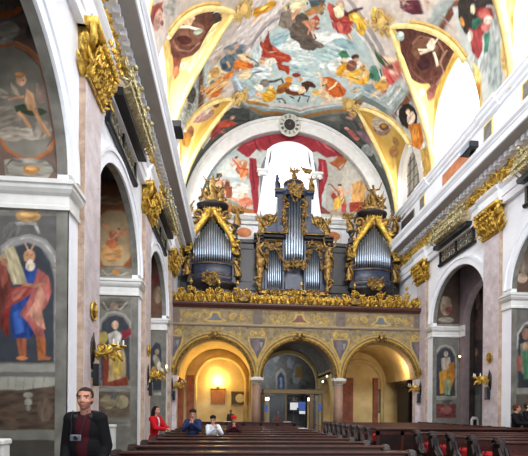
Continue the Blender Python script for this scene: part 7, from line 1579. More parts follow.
mb.tube([O_(-1.14, 14.1, .36), O_(1.14, 14.1, .36)], .03, 5); part(mb, 'gilt_bands', M['goldr'], True)
shade_([(-.42, 14.25), (.42, 14.25), (.3, 13.7), (0, 13.2), (-.3, 13.7)], .62, .68, 'carved_pendant', 77, dens=50)
shade_([(-.66, 10.0), (.66, 10.0), (.62, 9.5), (.3, 9.7), (0, 9.82), (-.3, 9.7), (-.62, 9.5)], .36, .42, 'carved_apron', 78, dens=70)
mb = MB(); mb.bev(-.68, .68, -.34, .1, 2.94, 3.06, .02); part(mb, 'pipe_shelf', M['goldr'])
mb = MB(); mb.prism([(-.5, 8.5)]+[(-.5*math.cos(PI*i/12), 8.95+.4*math.sin(PI*i/12)) for i in range(13)]+[(.5, 8.5)], lambda a, b, d: O_(a, b, d), .0, .22); part(mb, 'arched_panel', M['case'])
mb = MB(); mb.bev(-2.0, 2.0, -.32, .1, 1.18, 1.4, .03); part(mb, 'gilt_base_rail', M['goldr'])
shade_([(-1.9, 8.4), (1.9, 8.4), (1.9, 8.1), (-1.9, 8.1)], .36, .4, 'base_carving', 79, dens=20)
mb = MB(); figure(mb, O_(0, 14.76, -.2), .95, 0, True, ((.9, .6), (-.8, .9)), lean=.06); mb.tube([O_(-.25, 15.3, 0), O_(.9, 15.5, 0)], .02, 5)
mb.prism([(.4, 15.75), (1.1, 15.6), (.95, 15.35), (.6, 15.42)], lambda a, b, d: O_(a, b, d), -.2, -.17); part(mb, 'crowning_angel', M['goldr'], True)
mb = MB(); figure(mb, O_(.98, 14.18, .05), .95, 0, False, ((.7, .6), (-.7, .8))); part(mb, 'statue', M['goldr'], True)
mb = MB(); figure(mb, O_(-.98, 14.18, .05), .9, 0, False, ((-.7, .6), (.5, .8))); part(mb, 'statue', M['case'], True)
# ================================================================== ORATORY BALCONIES ABOVE THE ARCHES
def balcony(side, yc, label):
    fn = dirfn(side); base = Vector(fn(yc, 0, 8.6)); t = empty('oratory_balcony', base, 0, label, 'balcony', 'gilded oratory balconies above the nave arches')
    q = lambda a, d, z: tuple(Vector(fn(yc+a, d, z))-base); N = Vector(fn(0, 1, 0))-Vector(fn(0, 0, 0)); U = Vector((0, 1, 0)); V = Vector((0, 0, 1)); pr = lambda a, b, d: q(a, d, b)
    mb = MB(); mb.run([(0, 8.6), (.1, 8.6), (.14, 8.66), (.14, 8.72), (0, 8.74)], lambda a, b, l: q(l, a, b), -1.4, 1.4); mb.build('sill', M['black'], t)
    for a0, a1 in ((-1.25, -.05), (.05, 1.25)):
        f = MB(); f.prism([(a0, 8.74), (a1, 8.74), (a1, 9.38), (a0, 9.38)], pr, .005, .03); o = f.build('lattice_window', M['lattice'], t)
        f = MB()
        for i in range(3):
            for j in range(2):
                cx = a0+.2+.4*i; cz = 8.9+.3*j; f.tube([q(cx+.13*math.cos(w), .05, cz+.11*math.sin(w)) for w in [2*PI*k/10 for k in range(11)]], .02, 5)
        f.build('lattice_rings', M['goldp'], o, smooth=True)
    mb = MB(); mb.prism([(-1.3, 9.36), (1.3, 9.36), (1.35, 9.52), (-1.35, 9.52)], pr, .0, .42); mb.prism([(-1.32, 8.74), (-1.22, 8.74), (-1.22, 9.4), (-1.32, 9.4)], pr, 0, .12); mb.prism([(1.22, 8.74), (1.32, 8.74), (1.32, 9.4), (1.22, 9.4)], pr, 0, .12); mb.prism([(-.05, 8.74), (.05, 8.74), (.05, 9.4), (-.05, 9.4)], pr, 0, .1); mb.build('balcony_floor', M['black'], t)
    prof = [(.36, 9.52), (.56, 9.66), (.62, 9.82), (.54, 10.0), (.44, 10.15), (.42, 10.3)]
    mb = MB()
    rings = []
    for d, z in prof:
        s = 1.32+(d-.42)*.4; rings.append([q(-s, 0.02, z)]+[q(-s*(1 if k == 0 else math.cos(PI/2*k/6)**.4 if k < 6 else .3), (d-.05)*math.sin(PI/2*k/6), z) for k in range(1, 5)]+[q(s*math.cos(PI/2*k/6)**.4, (d-.05)*math.sin(PI/2*k/6), z) for k in range(4, 0, -1)]+[q(s, 0.02, z)])
    n = len(rings[0]); mb.add([p for R in rings for p in R], [(i*n+j, i*n+j+1, (i+1)*n+j+1, (i+1)*n+j) for i in range(len(rings)-1) for j in range(n-1)]); mb.build('basket_lining', mat('beige_basket_lining', (186, 168, 140), .8), t, smooth=True)
    mb = MB(); r = random.Random(int(yc*10))
    for i in range(15):
        a = -1.25+2.5*i/14; mb.tube([q(a, d+.0, z) for d, z in prof], .022, 5)
        for j in range(4):
            d, z = prof[1+j]; mb.scroll(q(a+r.uniform(-.06, .06), d+.03, z), U, V, r.uniform(.07, .12), 1.3, .026, r.uniform(0, 6), r.choice((1, -1)), 5)
        mb.scroll(q(a, .47, 10.3), U, V, .09, 1.2, .028, r.uniform(0, 6), 1, 5)
    for d, z in (prof[0], prof[2], prof[-1]): mb.tube([q(-1.3, d*.5, z), q(-1.15, d, z), q(1.15, d, z), q(1.3, d*.5, z)], .035, 5)
    for a in (-.95, -.3, .4, 1.0): mb.ball(q(a, .62, 10.36), .07, n=7, m=5); mb.scroll(q(a, .56, 10.25), U, V, .13, 1.3, .035, r.uniform(0, 6), 1, 5)
    mb.build('basket_grille', M['goldp'] if side > 0 else M['goldp'], t, smooth=True)
balcony(-1, 11.13, 'oratory balcony with bulging gilded grille above the second arch of the left wall')
balcony(-1, 16.63, 'oratory balcony with bulging gilded grille above the left arch closest to the organ')
balcony(-1, 5.3, 'oratory balcony above the nearest left arch, only its dark sill end in view')
balcony(1, 11.13, 'oratory balcony with silvery gilded grille cut by the right edge of the view')
balcony(1, 16.63, 'oratory balcony with silvery gilded grille above the right arch closest to the organ')
FLY, FRY = 14.0, 14.0
# ------------------------------------------------------------------ pilaster fittings: medallion, candle arm, loudspeaker
def fittings(side, k, where, lit=False):
    fn = dirfn(side); yc = Y1+k*B+W/2; N = Vector(fn(0, 1, 0))-Vector(fn(0, 0, 0)); U = Vector((0, 1, 0)); V = Vector((0, 0, 1))
    b = Vector(fn(yc, P, 3.68)); t = empty('wall_medallion', b, 0, 'small oval gilt medallion set '+where, 'medallion', 'gilt medallions on the pilasters')
    mb = MB(); R3 = N.to_track_quat('Z', 'Y').to_matrix(); mb.ball(N*.02, .16, .2, .05, 14, 8, R3); mb.build('medallion_plate', M['goldr'], t, smooth=True)
    mb = MB(); mb.tube([N*.08+V*.12, N*.08-V*.12], .018, 5); mb.tube([N*.08+U*.09, N*.08-U*.09], .018, 5); mb.tube([N*.04+(U*math.cos(a)*.15+V*math.sin(a)*.19) for a in [2*PI*i/20 for i in range(21)]], .022, 5); mb.build('cross_relief', M['gold'], t, smooth=True)
    b = Vector(fn(yc, P, 2.84)); t = empty('candle_bracket', b, 0, 'branched gilt candle bracket reaching out '+where, 'candle holder', 'gilt candle brackets on the pilasters')
    mb = MB(); mb.leaf(-V*.42, V, N, .8, .1, .05); mb.ball(N*.02, .05, .12, .3, 10, 6, Matrix.Identity(3)); mb.build('back_plate', M['wooddk'], t, smooth=True)
    mb = MB(); mb.tube([(0, 0, 0), N*.18-V*.1, N*.36-V*.05, N*.5+V*.05, N*.66+V*.04], [.04, .045, .04, .035, .03], 7)
    mb.scroll(N*.2+V*.06, N, V, .12, 1.4, .035, -PI/2); mb.scroll(N*.42-V*.1, N, V, .1, 1.3, .03, PI/2, -1)
    for i in range(7): mb.leaf(N*(.06+.08*i)-V*.05, V*(1 if i % 2 else -1)+N*.5, U, .2, .045, .3, 5)
    o = mb.build('bracket_arm', M['gold'], t, smooth=True)
    for j, (d, y_) in enumerate(((.66, 0), (.5, .16), (.5, -.16))):
        mb = MB(); c = N*d+U*y_+V*.05; mb.lathe(c, [(.02, 0), (.07, .03), (.075, .06), (.03, .05)], 10); mb.cyl(c, N*.45-V*.02, .012, .012, 5); h = mb.build('candle_cup', M['gold'], t, smooth=True)
        mb = MB(); mb.cyl(c+V*.05, c+V*.17, .018, .016, 8); mb.build('candle', M['paper'], h)
        if lit and j == 0: mb = MB(); mb.ball(c+V*.23, .03, .03, .06, 8, 6); mb.build('flame', M['candle'], h, smooth=True)
    b = Vector(fn(yc, P, 2.3)); t = empty('wall_loudspeaker', b, 0, 'narrow dark column loudspeaker fixed '+where, 'loudspeaker', 'column loudspeakers on the pilasters')
    mb = MB(); pq = lambda a, b_, d: tuple(U*a+V*b_+N*d); mb.prism([(-.07, -.24), (.07, -.24), (.08, -.2), (.08, .2), (.07, .24), (-.07, .24), (-.08, .2), (-.08, -.2)], pq, .05, .17); mb.build('cabinet', M['black'], t)
    mb = MB(); mb.prism([(-.03, -.06), (.03, -.06), (.03, .06), (-.03, .06)], pq, 0, .06); mb.build('mount', M['black'], t)
    mb = MB()
    for i in range(4): mb.ball(N*.17+V*(-.15+.1*i), .03, .035, .04, 8, 5)
    mb.prism([(-.06, -.2), (.06, -.2), (.06, .2), (-.06, .2)], pq, .17, .178); mb.build('grille', M['lattice'], t)
fittings(-1, 0, 'on the nearest left pilaster')
fittings(-1, 1, 'on the left pilaster between the second and third arches', True)
fittings(-1, 2, 'on the left pilaster beside the organ loft')
fittings(1, 1, 'on the nearer right pilaster')
fittings(1, 2, 'on the right pilaster beside the organ loft')
# floodlights on the cornices
for side, y, z, lb in ((-1, FLY, 11.34, 'black floodlight box on the left cornice'), (1, FRY, 11.34, 'black floodlight box on the right cornice')):
    fn = dirfn(side); d0 = .95
    b = Vector(fn(y, d0, z)); t = empty('floodlight', b, 0, lb, 'floodlight'); N = Vector(fn(0, 1, 0))-Vector(fn(0, 0, 0))
    mb = MB(); x0, x1 = sorted((0, N.x*.36)); mb.bev(x0, x1, -.32, .32, .1, .36, .03); mb.build('housing', M['black'], t)
    mb = MB(); xg = N.x*.36; mb.box(min(xg, xg+N.x*.02), max(xg, xg+N.x*.02), -.26, .26, .13, .33); mb.build('lens', M['pipe'], t)
    mb = MB(); mb.box(min(-N.x*.02, N.x*.1), max(-N.x*.02, N.x*.1), -.1, .1, 0, .13); mb.build('foot', M['black'], t)
# ================================================================== PEWS
def hz0(nm, x0, x1, y0, y1, lb=None):
    mb = MB(); mb.bev(x0, x1, y0, y1, 0, .22, .01); o = mb.build(nm, M['wooddk'])
    return tag(o, lb, 'platform') if lb else o
def pew(L, hb, label, group, cushion, h_end, loc):
    t = empty('church_pew', loc, 0, label, 'pew', group)
    mb = MB(); mb.prism([(0, .4), (.045, .4), (.09, hb-.03), (.05, hb-.03)], lambda a, b, d: (d, a, b), .05, L-.05)
    for i in range(int(L/.75)): x = .2+.75*i; mb.box(x, min(x+.5, L-.1), .0, .03, .5, .56); mb.box(x, min(x+.5, L-.1), .03, .06, hb-.16, hb-.12)
    mb.build('backrest', M['wood'], t)
    mb = MB(); mb.bev(0.02, L-.02, .0, .24, hb-.035, hb, .012); mb.build('book_ledge', M['wood'], t)
    mb = MB(); mb.bev(.05, L-.05, -.38, .04, .40, .445, .012); mb.box(.06, L-.06, -.34, -.31, .1, .4); mb.build('seat', M['wood'], t)
    k0 = .05 if cushion else .18
    mb = MB(); mb.bev(.05, L-.05, k0, k0+.17, .14, .18, .01); mb.box(.2, .25, k0, k0+.16, 0, .15); mb.box(L-.25, L-.2, k0, k0+.16, 0, .15); mb.build('kneeler', M['wooddk'], t)
    prof = [(-.36, 0), (.2, 0), (.2, .1), (.14, .16), (.14, .5), (.16, h_end-.16), (.19, h_end-.04), (.13, h_end), (.05, h_end), (-.01, h_end-.07), (-.03, h_end-.2), (-.07, h_end-.3), (-.14, h_end-.38), (-.22, h_end-.44), (-.29, h_end-.49), (-.31, h_end-.55), (-.28, h_end-.6), (-.25, min(.3, h_end-.62)), (-.33, .12), (-.38, .08)]
    for x in (0, L):
        mb = MB(); mb.prism(prof, lambda a, b, d: (x+d, a, b), -.04, .04)
        for sx in (-.055, .055):
            mb.scroll((x+sx, .1, h_end-.1), (0, 1, 0), (0, 0, 1), .09, 1.3, .025, PI, -1); mb.scroll((x+sx, -.22, h_end-.56), (0, -1, 0), (0, 0, 1), .08, 1.3, .025, PI/2, 1)
            mb.tube([(x+sx, -.02, h_end-.16), (x+sx, -.08, h_end-.32), (x+sx, -.18, h_end-.42), (x+sx, -.27, h_end-.5)], [.03, .035, .035, .02], 6)
            mb.leaf((x+sx, -.05, .3), (0, -.3, 1), (1 if sx > 0 else -1, 0, 0), .4, .07, .1)
        mb.build('carved_end', M['wooddk'], t, smooth=False)
    if cushion: mb = MB(); mb.bev(.07, L-.07, -.4, .0, .447, .67, .04); mb.build('cushion', M['red'], t)
    return t
GL = 'pews of the left block facing the altar'; GRn = 'pews of the near right block with red cushions'; GRf = 'pews of the far right block with red cushions'
ORD = ['nearest', 'second', 'third', 'fourth', 'fifth', 'sixth', 'seventh', 'eighth', 'ninth', 'tenth', 'eleventh']
p0 = pew(4.35, .95, 'long dark red-brown pew, nearest row of the left block', GL, False, .98, (-1.65, 5.6, 0))
for i in range(1, 11):
    dup(p0, (-1.65-.012*i, 5.6+.95*i, 0), label='long dark red-brown pew, %s row of the left block counting from the camera' % ORD[i] if i < 10 else 'long dark red-brown pew, last row of the left block by the glass porch')
pl = tag(hz0('pew_platform', 4.0, 8.67, 5.15, 8.7), 'low wooden platform under the near right pews', 'platform'); hz0('pew_platform', 4.0, 8.67, 11.1, 17.45, 'low wooden platform under the far right pews')
p1 = pew(4.45, .88, 'dark pew with scrolled end and red cushion, nearest row of the near right block', GRn, True, .94, (4.15, 5.65, .22))
for i in range(1, 5): dup(p1, (4.15, 5.65+.67*i, .22), label='dark pew with scrolled end and red cushion, %s row of the near right block' % (ORD[i] if i < 4 else 'rearmost'))
p2 = pew(4.45, .85, 'dark pew with scrolled end and red cushion, front row of the far right block', GRf, True, .9, (4.15, 11.55, .22))
for i in range(1, 9): dup(p2, (4.15, 11.55+.69*i, .22), label='dark pew with scrolled end and red cushion, %s row of the far right block' % (ORD[i] if i < 8 else 'rearmost'))
def screen(x0, x1, y, h, label):
    t = empty('pew_screen', (x0, y, 0), 0, label, 'screen'); L = x1-x0
    mb = MB(); mb.bev(0, L, -.03, .03, 0, h-.05, .01); mb.build('screen_panel', M['wooddk'], t)
    mb = MB(); mb.bev(-.03, L+.03, -.1, .12, h-.05, h, .015); mb.build('top_ledge', M['wood'], t)
    mb = MB(); k = int(L/.7)
    for i in range(k+1): x = .05+(L-.1)*i/k; mb.box(x-.05, x+.05, -.05, -.03, .1, h-.05)
    mb.box(0, L, -.05, -.03, .1, .2); mb.box(0, L, -.05, -.03, h-.2, h-.08); mb.build('panel_frame', M['wood'], t)
screen(-1.75, 2.7, 16.5, 1.08, 'dark wooden screen closing the left pew block in front of the loft')
screen(4.15, 8.6, 10.9, 1.08, 'dark wooden panelled screen in front of the far right pew block')
# the long side rail beyond the right pew block
t = empty('side_rail', (8.75, 5.2, 0), 0, 'long red-brown wooden rail along the outer ends of the right pews', 'railing')
mb = MB(); mb.bev(-.06, .1, 0, 12.2, 1.02, 1.1, .015); mb.build('top_ledge', M['wood'], t)
mb = MB(); mb.box(-.02, .02, 0, 12.2, 0, 1.02); mb.build('screen_panel', M['wooddk'], t)
# ================================================================== WHITE BALUSTRADE RAILS OF THE LEFT CHAPELS
def balrail(x0, x1, y, label):
    t = empty('communion_rail', (x1, y, 0), 0, label, 'railing', None); L = x1-x0
    mb = MB(); mb.bev(-L, 0, -.13, .13, 1.0, 1.09, .02); mb.build('rail_cap', M['stone'], t); mb = MB(); mb.bev(-L, -.02, -.1, .1, 0, .14, .02); mb.build('rail_plinth', M['stone'], t)
    for x in (-.12, -L+.12): mb = MB(); mb.bev(x-.1, x+.1, -.1, .1, .14, 1.0, .015); mb.build('rail_post', M['stone'], t)
    n = int((L-.4)/.2)
    for i in range(n): x = -.32-.2*i; mb = MB(); mb.lathe((x, 0, .14), [(.05, 0), (.05, .06), (.03, .1), (.06, .3), (.05, .42), (.025, .6), (.04, .72), (.05, .8), (.05, .86)], 12); mb.build('baluster', M['stone'], t, smooth=True)
balrail(-5.0, -3.42, 6.2, 'white stone rail with balusters at the lower left corner under the large prophet fresco')
balrail(-5.0, -3.6, 12.3, 'white stone rail in the second left chapel, its end beside the black coat')
# ================================================================== UNDER THE LOFT
def hz(t, m, nm, *b): mb = MB(); mb.bev(*b); return mb.build(nm, m, t)
t = empty('wall_lamp', (-.92, YE-.02, 3.0), 0, 'glowing warm wall lamp in the left bay under the organ loft', 'lamp')
mb = MB(); mb.lathe((0, -.05, 0), [(.1, -.12), (.12, 0), (.05, .1)], 12); mb.tube([(0, -.05, 0), (0, -.22, -.05), (0, -.26, .1)], .02, 6); mb.build('lamp_bracket', M['goldr'], t)
mb = MB(); mb.lathe((0, -.26, .1), [(.06, 0), (.17, .12), (.22, .3)], 16); mb.ball((0, -.26, .36), .17, n=12, m=8); mb.build('lamp_shade', M['lamp'], t, smooth=True)
t = empty('notice_board', (-.85, YE-.02, 1.95), 0, 'brown wooden board hanging below the glowing lamp', 'board')
hz(t, M['brownpl'], 'board_panel', -.48, .38, -.05, .0, 0, .95); hz(t, M['wood'], 'board_frame', -.5, .4, -.07, -.0, .9, .97)
t = empty('memorial_plaque', (.65, YE-.02, 1.9), 0, 'dark bronze relief plaque with a bright round medallion on the cream wall', 'plaque')
hz(t, M['plaque'], 'plaque_plate', -.75, .32, -.05, 0, 0, .85)
mb = MB(); mb.lathe((0, 0, 0), [(.28, 0), (.28, .04), (.24, .06)], 24); o = mb.build('round_medallion', mat('pale_gilt_medallion', (230, 214, 150), .5, .2), t); o.rotation_euler = (PI/2, 0, 0); o.location = (-.2, -.05, .42)
mb = MB(); mb.box(-.75, .32, -.08, -.05, 0, .05); mb.box(-.75, .32, -.08, -.05, .8, .85); mb.box(-.75, -.7, -.08, -.05, 0, .85); mb.box(.27, .32, -.08, -.05, 0, .85); mb.build('plaque_rim', M['goldr'], t)
for x, c, nm, lb in ((1.2, 'blue', 'wall_poster', 'small blue poster on the column behind the glass porch'),):
    pass
# glass entrance porch
gp = empty('glass_porch', (2.95, 19.1, 0), 0, 'bronze-framed glass entrance porch under the centre arch of the loft', 'entrance porch')
fr = mat('bronze_porch_frame', (104, 82, 50), .4, .4, amt=.15)
x0, x1, d = -1.42, 1.6, 1.6
hz(gp, fr, 'top_beam', x0, x1, -.1, .05, 2.42, 2.62); hz(gp, fr, 'top_beam', x0, x0+.1, .05, d, 2.42, 2.6)
hz(gp, fr, 'top_beam', x1-.1, x1, .05, d, 2.42, 2.6)
for x in (x0+.05, -.3, .98, x1-.05): hz(gp, fr, 'post', x-(.1 if x == .98 else .04), x+(.1 if x == .98 else .04), -.05, .05, 0, 2.42)
mb = MB(); mb.box(x0, x1, -.06, d, 2.62, 2.66); mb.build('porch_roof', M['casedk'], gp)
for a, b in ((x0+.1, -.34), (.98+.06, x1-.1)): mb = MB(); mb.box(a, b, -.008, .008, .05, 2.42); mb.build('glass_pane', M['glass'], gp)
for a, b in ((x0+.12, -.28), (.94, x1-.12)): hz(gp, M['casedk'], 'dark_backing', a, b, 1.4, 1.5, 0, 2.4)  # dark backing added so the side panes of the porch look dark
for a, b in ((-.26, .32), (.34, .92)):
    mb = MB(); mb.box(a, b, 1.5, 1.54, 0, 2.4); o = mb.build('porch_door', M['casedk'], gp); mb = MB(); mb.box(a+.08, b-.08, 1.48, 1.5, 1.0, 2.3); mb.build('door_pane', M['glass'], o)
def sheet(nm, lb, m, x, y, z, w, h, cat='notice', grp=None):
    mb = MB(); mb.box(-w/2, w/2, -.006, 0, 0, h); return tag(mb.build(nm, m, None, loc=(x, y, z)), lb, cat, grp)
sheet('paper_notice', 'larger white paper notice on the glass porch left of the blue one', M['paper'], 3.02, 19.03, 1.62, .34, .36)
sheet('paper_notice', 'narrow white paper notice hanging beside the blue poster on the glass porch', M['paper'], 3.2, 19.02, 1.72, .1, .26)
sheet('blue_poster', 'blue poster taped in the middle of the glass porch', M['blue'], 3.45, 19.03, 1.6, .34, .42, 'poster')
sheet('paper_notice', 'white paper notice under the blue poster on the glass porch', M['paper'], 3.46, 19.02, 1.42, .3, .15)
sheet('blue_poster', 'small blue poster at the right end of the glass porch', M['blue'], 4.36, 19.03, 1.62, .16, .3, 'poster')
sheet('blue_poster', 'small blue poster at the left end of the glass porch', M['blue'], 1.66, 19.03, 1.5, .16, .34, 'poster')
# lit display panels behind the glass
for x, lb in ((1.78, 'lit cream strip panel at the left end of the porch'), (4.0, 'lit pale strip panel behind the porch post')):
    t = empty('lit_panel', (x, 19.9, 0), 0, lb, 'lit panel')
    hz(t, M['warmwall'], 'panel_body', -.12, .12, -.03, .03, .0, 2.3); hz(t, M['lampw'], 'lamp_tube', -.1, .1, -.06, -.03, 2.1, 2.25)
for x, z, lb in ((5.25, 3.2, 'lower of two small white spot lamps in the dark centre bay'), (5.0+.48, 3.5, 'upper of two small white spot lamps in the dark centre bay')):
    t = empty('spot_lamp', (x-.3, YG+1.2, z), 0, lb, 'lamp'); mb = MB(); mb.ball((0, -.04, 0), .05, n=8, m=6); mb.build('bulb', M['lampw'], t, smooth=True); mb = MB(); mb.cyl((0, 0, 0), (0, .12, .02), .05, .03, 8); mb.build('lamp_housing', M['black'], t)
for x, y, z, lb in ((-.22, 16.55, 1.08, 'white leaflet lying on the rear wooden screen left of the red hat'), (2.35, 16.5, 1.08, 'white leaflet lying on the rear wooden screen near the porch'), (2.45, 13.3, .952, 'white leaflet lying on the end of a pew below the porch')):
    mb = MB(); mb.box(-.16, .16, -.08, .1, .001, .012); tag(mb.build('leaflet', M['paper'], None, loc=(x, y, z)), lb, 'leaflet', None)
# rope barrier
t = empty('rope_barrier', (4.0, 18.4, 0), 0, 'red rope barrier running from the porch post to the right pews', 'rope barrier')
for x in (0, 1.35): mb = MB(); mb.lathe((x, 0, 0), [(.15, 0), (.15, .03), (.025, .06), (.022, .92), (.035, .95), (.02, .99)], 12); mb.build('stanchion', M['goldr'], t, smooth=True)
mb = MB(); mb.tube([(1.35*i/10, 0, .93-.5*(i/10)*(1-i/10)) for i in range(11)], .02, 6); mb.build('rope', M['red'], t, smooth=True)
# confessional
t = empty('confessional', (10.3, 21.4, 0), 0, 'dark wooden confessional with triangular pediment in the right bay under the loft', 'confessional')
hz(t, M['casedk'], 'cabinet', -.5, .5, -.35, .9, 0, 3.0); hz(t, M['casedk'], 'entablature', -.6, .6, -.45, 1.0, 3.0, 3.2)
mb = MB(); mb.prism([(-.62, 3.2), (.6, 3.2), (-.05, 3.95)], lambda a, b, d: (a, d, b), -.45, 1.0); mb.build('pediment', M['casedk'], t)
mb = MB(); mb.bev(-.4, .1, -.39, -.35, .3, 2.7, .01); mb.bev(.15, .45, -.39, -.35, .3, 2.7, .01); mb.build('door_panel', M['wooddk'], t)
for x in (-.45, .45): mb = MB(); mb.lathe((x, -.4, 0), [(.07, .1), (.06, .2), (.055, 2.8), (.08, 2.95)], 10); mb.build('pilaster_column', M['casedk'], t)
t = empty('framed_notice', (9.15, YE-.02, 1.5), 0, 'tall dark framed picture on the wall left of the confessional', 'picture')
hz(t, M['casedk'], 'picture_frame', -.24, .24, -.06, 0, 0, 1.5); hz(t, M['grey'], 'picture', -.18, .18, -.07, -.05, .08, 1.42)
t = empty('framed_sign', (10.5, 16.0, 0), 0, 'small oval-topped white sign on a stand beside the right chapel pier', 'sign')
mb = MB(); mb.lathe((0, 0, 0), [(.16, 0), (.16, .03), (.02, .06), (.02, .8)], 10); mb.build('sign_stand', M['black'], t)
mb = MB(); mb.prism([(-.17, .8), (.17, .8), (.17, 1.25), (.1, 1.38), (-.1, 1.38), (-.17, 1.25)], lambda a, b, d: (a, d, b), -.02, .02); mb.build('sign_frame', M['paper'], t)
mb = MB(); mb.prism([(-.08+.16*0, .86), (.08, .86), (.08, 1.26), (-.08, 1.26)], lambda a, b, d: (a, d, b), -.03, -.02); mb.build('sign_face', M['black'], t)
t = empty('spot_lamp', (11.25, 18.4, 4.35), 0, 'small warm lamp high in the right chapel beside the robed figure fresco', 'lamp'); mb = MB(); mb.ball((0, -.04, 0), .05, n=8, m=6); mb.build('bulb', M['candle'], t); mb = MB(); mb.cyl((0, 0, 0), (0, .2, .05), .05, .03, 8); mb.build('lamp_housing', M['black'], t)
# ================================================================== PEOPLE
def cap(mb, a, b, ra, rb): a = Vector(a); b = Vector(b); mb.tube([a+(b-a)*t for t in (0, .33, .66, 1)], [ra+(rb-ra)*t for t in (0, .33, .66, 1)], 12); mb.ball(a, ra, n=12, m=8); mb.ball(b, rb, n=12, m=8)
def fuse(mb, name, vox, colf, m, parent, smooth=8, cut=None):
    """melt the overlapping volumes into one continuous skin"""
    o = mb.build(name, m); md = o.modifiers.new('remesh', 'REMESH'); md.mode = 'VOXEL'; md.voxel_size = vox; md.use_smooth_shade = True
    s_ = o.modifiers.new('smooth', 'SMOOTH'); s_.iterations = smooth; s_.factor = .5
    dg = bpy.context.evaluated_depsgraph_get(); me = bpy.data.meshes.new_from_object(o.evaluated_get(dg)); bpy.data.objects.remove(o)
    if cut:
        import bmesh
        bm = bmesh.new(); bm.from_mesh(me); bmesh.ops.delete(bm, geom=[v for v in bm.verts if cut(v.co)], context='VERTS'); bm.to_mesh(me); bm.free()
    at = me.color_attributes.new('Col', 'FLOAT_COLOR', 'POINT')
    for i, v in enumerate(me.vertices): at.data[i].color = (*lin(colf(v.co)), 1)
    me.materials.clear(); me.materials.append(m)
    for p in me.polygons: p.use_smooth = True
    return link(name, me, parent)
def hand(mb, w, d, nrm, side, s=1., curl=.5):
    """palm and five bent fingers; w wrist, d finger direction, nrm palm normal"""
    d = Vector(d).normalized(); nrm = Vector(nrm).normalized(); sd = d.cross(nrm).normalized()*side; w = Vector(w)
    cap(mb, w, w+d*.045*s, .024*s, .028*s)
    for i, L in enumerate((.068, .076, .072, .058)):
        k = w+d*.075*s+sd*((1.5-i)*.019*s); cap(mb, w+d*.03*s+sd*((1.5-i)*.012*s), k, .0125*s, .0115*s)
        m_ = k+(d*(1-curl*.4)+nrm*curl*.7).normalized()*L*.5*s; e = m_+(d*(1-curl)+nrm*curl*1.4).normalized()*L*.5*s; cap(mb, k, m_, .0105*s, .0095*s); cap(mb, m_, e, .0095*s, .008*s)
    tb = w+d*.025*s+sd*.024*s; t1 = tb+(d*.8+sd*.7+nrm*.2).normalized()*.042*s; cap(mb, tb, t1, .013*s, .011*s); cap(mb, t1, t1+(d+nrm*.4).normalized()*.03*s, .011*s, .009*s)
